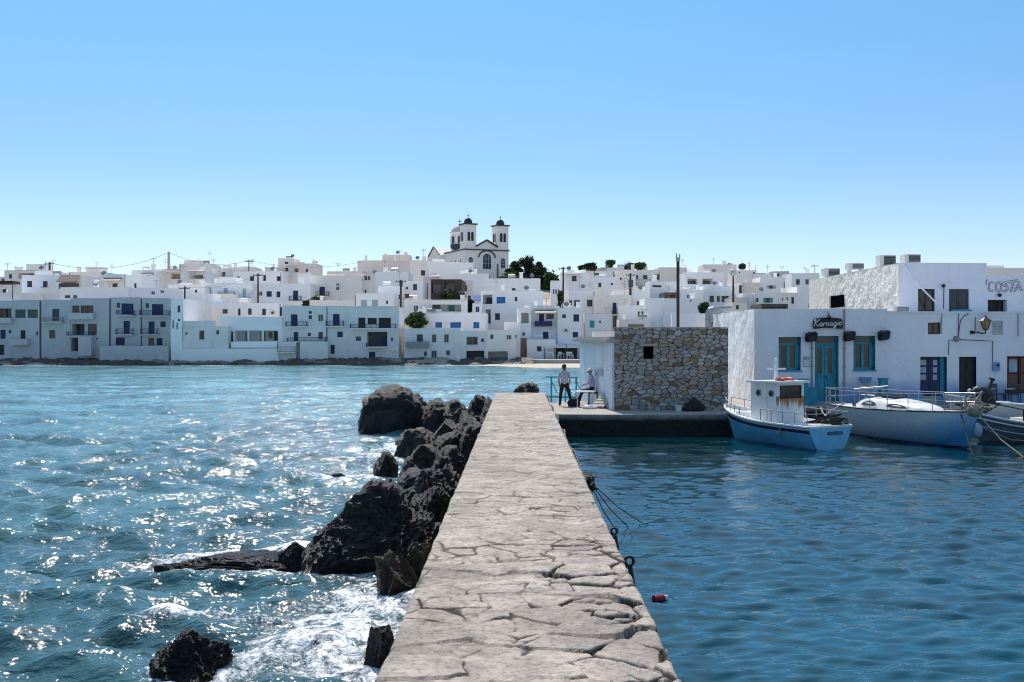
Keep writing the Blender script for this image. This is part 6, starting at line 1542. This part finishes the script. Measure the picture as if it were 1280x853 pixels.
# ------------------------------------------------------------------ people
def person(label, J, E, RAD, BONE, loc, hair, mats, face_dir, extra=None, hat=None):
    """J joints, E bones (a, b), one radius per joint; one skinned, subdivided surface; material by nearest bone"""
    names = list(J); idx = {n: i for i, n in enumerate(names)}
    me = bpy.data.meshes.new('person'); me.from_pydata([J[n] for n in names], [(idx[a], idx[b_]) for a, b_ in E], [])
    o = bpy.data.objects.new('person', me); COL.objects.link(o)
    sk = o.modifiers.new('skin', 'SKIN'); 
    for n in names:
        rr = RAD[n]; me.skin_vertices[0].data[idx[n]].radius = rr if isinstance(rr, tuple) else (rr, rr)
        me.skin_vertices[0].data[idx[n]].use_root = (n == 'pelvis')
    sb = o.modifiers.new('sub', 'SUBSURF'); sb.levels = sb.render_levels = 2
    dg = bpy.context.evaluated_depsgraph_get(); m2 = bpy.data.meshes.new_from_object(o.evaluated_get(dg))
    o.modifiers.clear(); o.data = m2; m2.name = 'person'
    m2.materials.clear()
    for k in mats: m2.materials.append(MATS[k])
    bones = [(Vector(J[a]), Vector(J[b_]), BONE.get((a, b_), 0)) for a, b_ in E]
    for p in m2.polygons:
        c = p.center; best = 9; mi = 0
        for a, b_, k in bones:
            t = max(0, min(1, (c - a).dot(b_ - a) / max(1e-6, (b_ - a).length_squared))); d = (c - a.lerp(b_, t)).length
            if d < best: best, mi = d, k
        p.material_index = mi; p.use_smooth = True
    o.location = loc; tag(o, label, 'person')
    h = Vector(J['head']); fd = Vector(face_dir).normalized()
    base = Vector(loc)
    sd_ = Vector((-fd.y, fd.x, 0))
    m = MB()                                   # hair cap
    Mh = Matrix.Translation(base + h + Vector((0, 0, .035)) - fd * .022)
    m.sph((0, 0, 0), (.094, .094, .108), 14, 8, -22, 90, 0, Mh); q = m.build('hair', hair, o, smooth=True)
    m = MB()
    for s in (1, -1): m.sph(tuple(base + h + fd * .078 + sd_ * .034 * s + Vector((0, 0, .012))), .012, 6, 5)
    m.build('eye', 'black_paint', o)
    m = MB()
    m.add([tuple(base + h + fd * .085 + sd_ * .016 - Vector((0, 0, .03))), tuple(base + h + fd * .085 - sd_ * .016 - Vector((0, 0, .03))), tuple(base + h + fd * .115 - Vector((0, 0, .028))), tuple(base + h + fd * .083 + Vector((0, 0, .02)))], [(0, 1, 2), (0, 2, 3), (1, 3, 2), (0, 3, 1)])
    for s in (1, -1): m.sph(tuple(base + h + sd_ * .085 * s - Vector((0, 0, .005))), (.018, .026, .034), 6, 5)
    m.box(-.001, .001, -.001, .001, -.001, .001, 0, Matrix.Translation(base + h)); m.build('face', mats[3], o, smooth=True)
    if hat:
        m = MB(); Mh = Matrix.Translation(base + h + Vector((0, 0, .045)) - fd * .012); m.sph((0, 0, 0), (.118, .118, .125), 14, 6, -8, 90, 0, Mh)
        m.add([tuple(base + h + Vector((0, 0, .062)) + fd * (.10 + .13 * math.sin(math.pi * i / 8)) + sd_ * (.11 * math.cos(math.pi * i / 8))) for i in range(9)], [tuple(range(9))]); m.build('cap', hat, o, smooth=True)
    return o
def hand(J, E, RAD, BONE, wrist, tip, side, pref):
    """palm, four fingers and a thumb, slightly curled"""
    w_, t = Vector(J[wrist]), Vector(tip); d = (t - w_).normalized(); sd_ = Vector(side).normalized(); cu = d.cross(sd_)
    J[pref + 'palm'] = tuple(w_ + d * .075); RAD[pref + 'palm'] = (.036, .018); E.append((wrist, pref + 'palm')); BONE[(wrist, pref + 'palm')] = 3
    for i, ln in enumerate((.068, .078, .072, .056)):
        o_ = sd_ * ((i - 1.5) * .019)
        a, b_, c = pref + 'f%da' % i, pref + 'f%db' % i, pref + 'f%dc' % i
        J[a] = tuple(w_ + d * .095 + o_); J[b_] = tuple(w_ + d * (.095 + ln * .55) + o_ + cu * .008); J[c] = tuple(w_ + d * (.095 + ln * .9) + o_ + cu * .026)
        for n in (a, b_, c): RAD[n] = .0085
        for e in ((pref + 'palm', a), (a, b_), (b_, c)): E.append(e); BONE[e] = 3
    a, b_ = pref + 'ta', pref + 'tb'
    J[a] = tuple(w_ + d * .055 - sd_ * .042 + cu * .008); J[b_] = tuple(w_ + d * .092 - sd_ * .055 + cu * .022)
    RAD[a] = .011; RAD[b_] = .0095
    for e in ((wrist, a), (a, b_)): E.append(e); BONE[e] = 3
def standing():
    Y = 43.9; loc = (PX(705.5, Y), Y, .8)
    J = {'pelvis': (0, 0, .93), 'waist': (0, -.015, 1.05), 'chest': (.0, -.02, 1.28), 'neckb': (0, 0, 1.455), 'neck': (0, .03, 1.52), 'head': (-.01, .055, 1.64), 'crown': (-.012, .05, 1.715),
         'shl': (-.185, 0, 1.41), 'ell': (-.245, -.01, 1.13), 'wrl': (-.215, .07, .90), 'shr': (.185, 0, 1.40), 'elr': (.235, .03, 1.12), 'wrr': (.20, .14, .92),
         'hil': (-.10, 0, .88), 'knl': (-.16, .02, .48), 'anl': (-.185, -.03, .09), 'tol': (-.21, .12, .035), 'hir': (.10, 0, .88), 'knr': (.21, .07, .50), 'anr': (.30, -.02, .09), 'tor': (.36, .13, .035),
         'hel': (-.18, -.075, .04), 'her': (.295, -.065, .04)}
    RAD = {'pelvis': (.165, .12), 'waist': (.155, .11), 'chest': (.175, .12), 'neckb': (.10, .075), 'neck': .056, 'head': (.082, .098), 'crown': (.05, .055), 'shl': .072, 'ell': .047, 'wrl': .031, 'shr': .072, 'elr': .047, 'wrr': .031,
           'hil': .10, 'knl': .074, 'anl': .052, 'tol': .04, 'hir': .10, 'knr': .074, 'anr': .052, 'tor': .04, 'hel': .04, 'her': .04}
    E = [('pelvis', 'waist'), ('waist', 'chest'), ('chest', 'neckb'), ('neckb', 'neck'), ('neck', 'head'), ('head', 'crown'), ('neckb', 'shl'), ('shl', 'ell'), ('ell', 'wrl'), ('neckb', 'shr'), ('shr', 'elr'), ('elr', 'wrr'),
         ('pelvis', 'hil'), ('hil', 'knl'), ('knl', 'anl'), ('anl', 'tol'), ('anl', 'hel'), ('pelvis', 'hir'), ('hir', 'knr'), ('knr', 'anr'), ('anr', 'tor'), ('anr', 'her')]
    B = {('waist', 'chest'): 0, ('chest', 'neckb'): 0, ('pelvis', 'waist'): 0, ('neckb', 'shl'): 0, ('neckb', 'shr'): 0, ('neckb', 'neck'): 3, ('neck', 'head'): 3, ('head', 'crown'): 4, ('shl', 'ell'): 0, ('shr', 'elr'): 0, ('ell', 'wrl'): 3, ('elr', 'wrr'): 3,
         ('pelvis', 'hil'): 1, ('hil', 'knl'): 1, ('knl', 'anl'): 1, ('pelvis', 'hir'): 1, ('hir', 'knr'): 1, ('knr', 'anr'): 1, ('anl', 'tol'): 2, ('anl', 'hel'): 2, ('anr', 'tor'): 2, ('anr', 'her'): 2}
    hand(J, E, RAD, B, 'wrl', (-.20, .09, .80), (0, 1, 0), 'l'); hand(J, E, RAD, B, 'wrr', (.185, .18, .83), (0, 1, 0), 'r')
    person('person standing with their back turned, in a grey t-shirt and dark red trousers, legs apart', J, E, RAD, B, loc, 'hair', ['shirt_grey', 'trousers', 'rubber', 'skin', 'hair'], (-.1, 1, 0))
def seated():
    Y = 44.5; loc = (PX(744, Y) - .12, Y, .8)
    J = {'pelvis': (0, 0, .70), 'waist': (.0, 0, .83), 'chest': (-.03, -.01, 1.08), 'neckb': (-.06, 0, 1.26), 'neck': (-.085, 0, 1.32), 'head': (-.12, -.01, 1.43), 'crown': (-.115, -.01, 1.505),
         'shl': (-.05, -.19, 1.20), 'ell': (-.17, -.23, .95), 'wrl': (-.34, -.13, .90), 'shr': (-.05, .19, 1.20), 'elr': (-.18, .22, .96), 'wrr': (-.36, .10, .90),
         'hil': (-.03, -.11, .66), 'knl': (-.42, -.15, .60), 'anl': (-.66, -.14, .16), 'tol': (-.84, -.16, .05), 'hir': (-.03, .11, .66), 'knr': (-.44, .15, .62), 'anr': (-.56, .16, .10), 'tor': (-.74, .18, .04)}
    RAD = {'pelvis': (.15, .13), 'waist': (.145, .12), 'chest': (.165, .125), 'neckb': (.09, .075), 'neck': .055, 'head': (.082, .098), 'crown': (.05, .055), 'shl': .07, 'ell': .05, 'wrl': .031, 'shr': .07, 'elr': .05, 'wrr': .031,
           'hil': .10, 'knl': .075, 'anl': .05, 'tol': .04, 'hir': .10, 'knr': .075, 'anr': .05, 'tor': .04}
    E = [('pelvis', 'waist'), ('waist', 'chest'), ('chest', 'neckb'), ('neckb', 'neck'), ('neck', 'head'), ('head', 'crown'), ('neckb', 'shl'), ('shl', 'ell'), ('ell', 'wrl'), ('neckb', 'shr'), ('shr', 'elr'), ('elr', 'wrr'),
         ('pelvis', 'hil'), ('hil', 'knl'), ('knl', 'anl'), ('anl', 'tol'), ('pelvis', 'hir'), ('hir', 'knr'), ('knr', 'anr'), ('anr', 'tor')]
    B = {('neckb', 'neck'): 3, ('neck', 'head'): 3, ('head', 'crown'): 4, ('pelvis', 'hil'): 1, ('hil', 'knl'): 1, ('knl', 'anl'): 1, ('pelvis', 'hir'): 1, ('hir', 'knr'): 1, ('knr', 'anr'): 1, ('anl', 'tol'): 2, ('anr', 'tor'): 2}
    hand(J, E, RAD, B, 'wrl', (-.44, -.08, .86), (0, 1, .3), 'l'); hand(J, E, RAD, B, 'wrr', (-.46, .06, .86), (0, 1, -.3), 'r')
    person('person sitting against the pale lean-to in a lilac shirt, dark trousers and white cap', J, E, RAD, B, loc, 'hair', ['shirt_lilac', 'trousers_dark', 'rubber', 'skin', 'hair'], (-1, -.25, 0), hat='cap_white')
    r = thing('stool', (loc[0] + .02, Y, .8), 'low dark stool under the seated person', 'stool')
    x = loc[0] + .02; m = MB(); m.box(x - .2, x + .22, Y - .2, Y + .2, .8 + .50, .8 + .56); m.build('seat', 'dark_wood', r)
    for a in (-.16, .17):
        for c in (-.16, .16): m = MB(); m.cyl((x + a * 1.1, Y + c * 1.1, .8), (x + a, Y + c, 1.30), .02, n=6); m.build('leg', 'dark_wood', r)
standing(); seated()
# table, plank pallet, bags, bucket, railing, net on the quay
Yt = 43.5; xt = PX(732, Yt); r = thing('white_table', (xt, Yt, .8), 'small white table in front of the seated person', 'table')
m = MB(); m.box(xt - .42, xt + .35, Yt - .35, Yt + .35, 1.42, 1.46); m.build('table_top', 'white_paint', r)
for a in (-.36, .29):
    for c in (-.3, .3): m = MB(); m.cyl((xt + a, Yt + c, .8), (xt + a, Yt + c, 1.42), .022, n=6); m.build('leg', 'white_paint', r)
Yp = 43.4; xp = PX(742, Yp)
r = thing('plank_pallet', (xp, Yp, .8), 'slatted pale wooden pallet leaning at a slope beside the white table', 'pallet')
A, B_ = Vector((PX(738, 42.3), 42.3, .88)), Vector((PX(756, 43.2), 43.2, 1.46)); d = (B_ - A); sdv = Vector((.55, -.1, 0))
m = MB()
for i in range(6):
    p = A + d * (i / 5.4); q = A + d * ((i + .62) / 5.4)
    m.add([p, p + sdv, q + sdv, q, p + Vector((0, 0, .03)), p + sdv + Vector((0, 0, .03)), q + sdv + Vector((0, 0, .03)), q + Vector((0, 0, .03))], [(0, 3, 2, 1), (4, 5, 6, 7), (0, 1, 5, 4), (1, 2, 6, 5), (2, 3, 7, 6), (3, 0, 4, 7)])
m.build('boards', 'plank', r)
m = MB()
for f in (.12, .88): p = A + sdv * f - Vector((0, 0, .03)); m.tube([p, p + d], .035, 4)
m.build('bearer', 'plank', r)
def lump(name, x, Y, z, rx, ry, rz, mat, label, cat, seed):
    net = name == 'fishing_net'
    bm = bmesh.new(); bmesh.ops.create_icosphere(bm, subdivisions=5 if net else 4, radius=1); off = Vector((seed * 3.3, seed, 0))
    for v_ in bm.verts:
        n = v_.co.normalized(); q = 1 + .22 * noise.noise(n * 1.6 + off) + .14 * noise.noise(n * 3.6 + off) + (.28 if net else .06) * noise.noise(n * 8 + off) + (.22 if net else .02) * noise.noise(n * 16 + off)
        v_.co = Vector((n.x * rx * q, n.y * ry * q, max(-.02, (n.z + .55) * rz * q / 1.55) * (1 - (.35 * abs(n.x) if net else 0))))
    me = bpy.data.meshes.new(name); bm.to_mesh(me); bm.free(); me.materials.append(MATS[mat]); me.polygons.foreach_set('use_smooth', [True] * len(me.polygons))
    o = bpy.data.objects.new(name, me); COL.objects.link(o); o.location = (x, Y, z); return tag(o, label, cat)
lump('cloth_bundle', PX(757, 43.6), 43.6, .8, .30, .25, .72, 'cloth_white', 'white cloth bundle draped beside the plank pallet', 'bundle', 2)
lump('dark_sack', PX(763, 43.0), 43.0, .8, .30, .25, .52, 'trousers_dark', 'dark sack at the foot of the lean-to corner', 'sack', 5)
lump('lilac_bag', PX(751, 42.9), 42.9, .8, .22, .2, .34, 'shirt_lilac', 'small lilac bag between the pallet and the dark sack', 'bag', 7)
lump('white_sack', PX(737, 42.2), 42.2, .8, .30, .2, .16, 'cloth_white', 'flat white sack lying below the plank pallet', 'sack', 9)
lump('dark_backpack', PX(717, 43.6), 43.6, .8, .26, .2, .34, 'trousers_dark', 'dark backpack on the ground at the standing person feet', 'bag', 11)
lump('fishing_net', PX(868, 41.0), 41.0, .8, .36, .25, .44, 'dark_rope', 'black heap of net against the stone shed wall', 'net', 13)
lump('fishing_net', PX(859, 40.85), 40.85, .8, .16, .2, .30, 'dark_rope', 'smaller black net pile between the white bucket and the large heap', 'net', 17)
Yk = 40.9; xk = PX(848.5, Yk); r = thing('bucket', (xk, Yk, .8), 'white bucket standing on the quay by the stone shed', 'bucket')
m = MB(); m.cyl((xk, Yk, .8), (xk, Yk, 1.03), .11, .14, 14, caps=False); m.cyl((xk, Yk, .805), (xk, Yk, .81), .11, n=14); m.cyl((xk, Yk, .99), (xk, Yk, .995), .135, n=14); m.build('pail', 'white_paint', r)
m = MB(); m.tube([(xk + .14 * math.cos(t), Y_ - .0, 1.03 + .12 * math.sin(t)) for t, Y_ in [(math.pi * k / 8, Yk - .05) for k in range(9)]], .008, 5); m.build('handle', 'galvanised', r)
Yr = 46.6; r = thing('turquoise_railing', (PX(704, Yr), Yr, .8), 'turquoise metal railing at the back of the quay beside the sea', 'railing')
x0, x1 = PX(685, Yr), PX(723, Yr)
m = MB()
for x in (x0 + .15, (x0 + x1) / 2 + .1, x1 - .1): m.cyl((x, Yr, .7), (x, Yr, 1.92), .04, n=6); m.tube([(x, Yr, 1.75), (x + .28, Yr, 1.2)], .022, 5)
m.tube([(x0 - .1, Yr, 1.94), (x1, Yr, 1.90)], .035, 6); m.tube([(x0, Yr, 1.05), (x1, Yr, 1.02)], .05, 6); m.build('rail', 'teal_green', r)
# quay face stones
# cafe chairs by the dark red window
def chair(x, Y, z, rot, mat, label, group, s=1.0):
    r = thing('cafe_chair', (x, Y, z), label, 'chair', group); M = Matrix.Translation((x, Y, z)) @ Matrix.Rotation(R(rot), 4, 'Z') @ Matrix.Scale(s, 4)
    m = MB(M); m.box(-.22, .22, -.22, .22, .44, .48); m.build('seat', mat, r)
    m = MB(M); m.box(-.22, .22, .20, .23, .72, .90); m.box(-.22, .22, .20, .23, .55, .62); m.build('backrest', mat, r)
    for a in (-.19, .19):
        for b_ in (-.19, .215): m = MB(M); m.box(a - .02, a + .02, b_ - .02, b_ + .02, 0, .9 if b_ > 0 else .44); m.build('leg', mat, r)
for i, (px, Y, rot, lb) in enumerate(((1246, 44.9, 20, 'dark cafe chair left of the round table under the dark red window'), (1268, 44.6, -40, 'dark cafe chair right of the round table under the dark red window'))):
    chair(PX(px, Y), Y, .8, rot, 'dark_grey', lb, 'dark cafe chairs by the red window')
xq, Yq = PX(1257, 44.4), 44.4; r = thing('cafe_table', (xq, Yq, .8), 'round pale cafe table below the dark red window', 'table')
m = MB(); m.cyl((xq, Yq, 1.5), (xq, Yq, 1.53), .36, n=18); m.build('table_top', 'pale_blue', r); m = MB(); m.cyl((xq, Yq, .8), (xq, Yq, 1.5), .04, n=8); m.cyl((xq, Yq, .8), (xq, Yq, .83), .22, n=12); m.build('pedestal', 'iron', r)
# tavern by the beach: low quay, awnings, white chairs and tables
Yv = 147.0; dx = lambda u: PX(580 + u * .1876, Yv); dz = lambda v: PZ(310 + v * .1876, Yv)
m = MB(); m.box(dx(380), dx(800), 142.5, 153, -.5, dz(742)); tag(m.build('tavern_terrace', 'concrete', loc=(dx(600), 147, dz(742))), kind='structure')
zt_ = dz(742)
for i, (u0, u1) in enumerate(((536, 608), (612, 684), (688, 766))):
    r = thing('tavern_awning', ((dx(u0) + dx(u1)) / 2, Yv + 2, zt_), ['left', 'middle', 'right'][i] + ' canvas awning of the beach tavern, between dark posts', 'awning', 'canvas awnings of the beach tavern')
    a, b_ = dx(u0), dx(u1); z = dz(648); m = MB(); m.add([(a, Yv + 1.2, z - .25), (b_, Yv + 1.2, z - .25), (b_, Yv + 5, z + .15), (a, Yv + 5, z + .15), (a, Yv + 1.2, z - .42), (b_, Yv + 1.2, z - .42)], [(0, 1, 2, 3), (0, 4, 5, 1)]); m.build('canvas', 'canvas_white', r)
    for x in (a + .05, b_ - .05): m = MB(); m.cyl((x, Yv + 1.3, zt_), (x, Yv + 1.3, z - .26), .05, n=6); m.build('post', 'dark_grey', r)
    m = MB(); m.box(a, b_, Yv + 4.6, Yv + 4.7, zt_, z + .05); m.build('back_screen', 'dark_wood', r)
LB = ['white tavern chair by the blue window', 'white tavern chair under the left awning, left of two', 'white tavern chair under the left awning, right of two', 'white tavern chair under the middle awning', 'white tavern chair under the right awning, left of two', 'white tavern chair under the right awning, right of two']
for i, u in enumerate((506, 566, 592, 636, 696, 718)): chair(dx(u), Yv + .4 + (i % 2) * .3, zt_, 25 * (i % 3) - 20, 'white_paint', LB[i], 'white chairs of the beach tavern', 1.15)
for i, u in enumerate((580, 650, 708)):
    x = dx(u); r = thing('tavern_table', (x, Yv + 1.0, zt_), ['white tavern table under the left awning', 'white tavern table under the middle awning', 'white tavern table under the right awning'][i], 'table', 'white tables of the beach tavern')
    m = MB(); m.box(x - .45, x + .45, Yv + .7, Yv + 1.4, zt_ + .74, zt_ + .79); m.build('table_top', 'white_paint', r)
    for a in (-.38, .38): m = MB(); m.box(x + a - .04, x + a + .04, Yv + .75, Yv + 1.35, zt_, zt_ + .74); m.build('leg', 'white_paint', r)
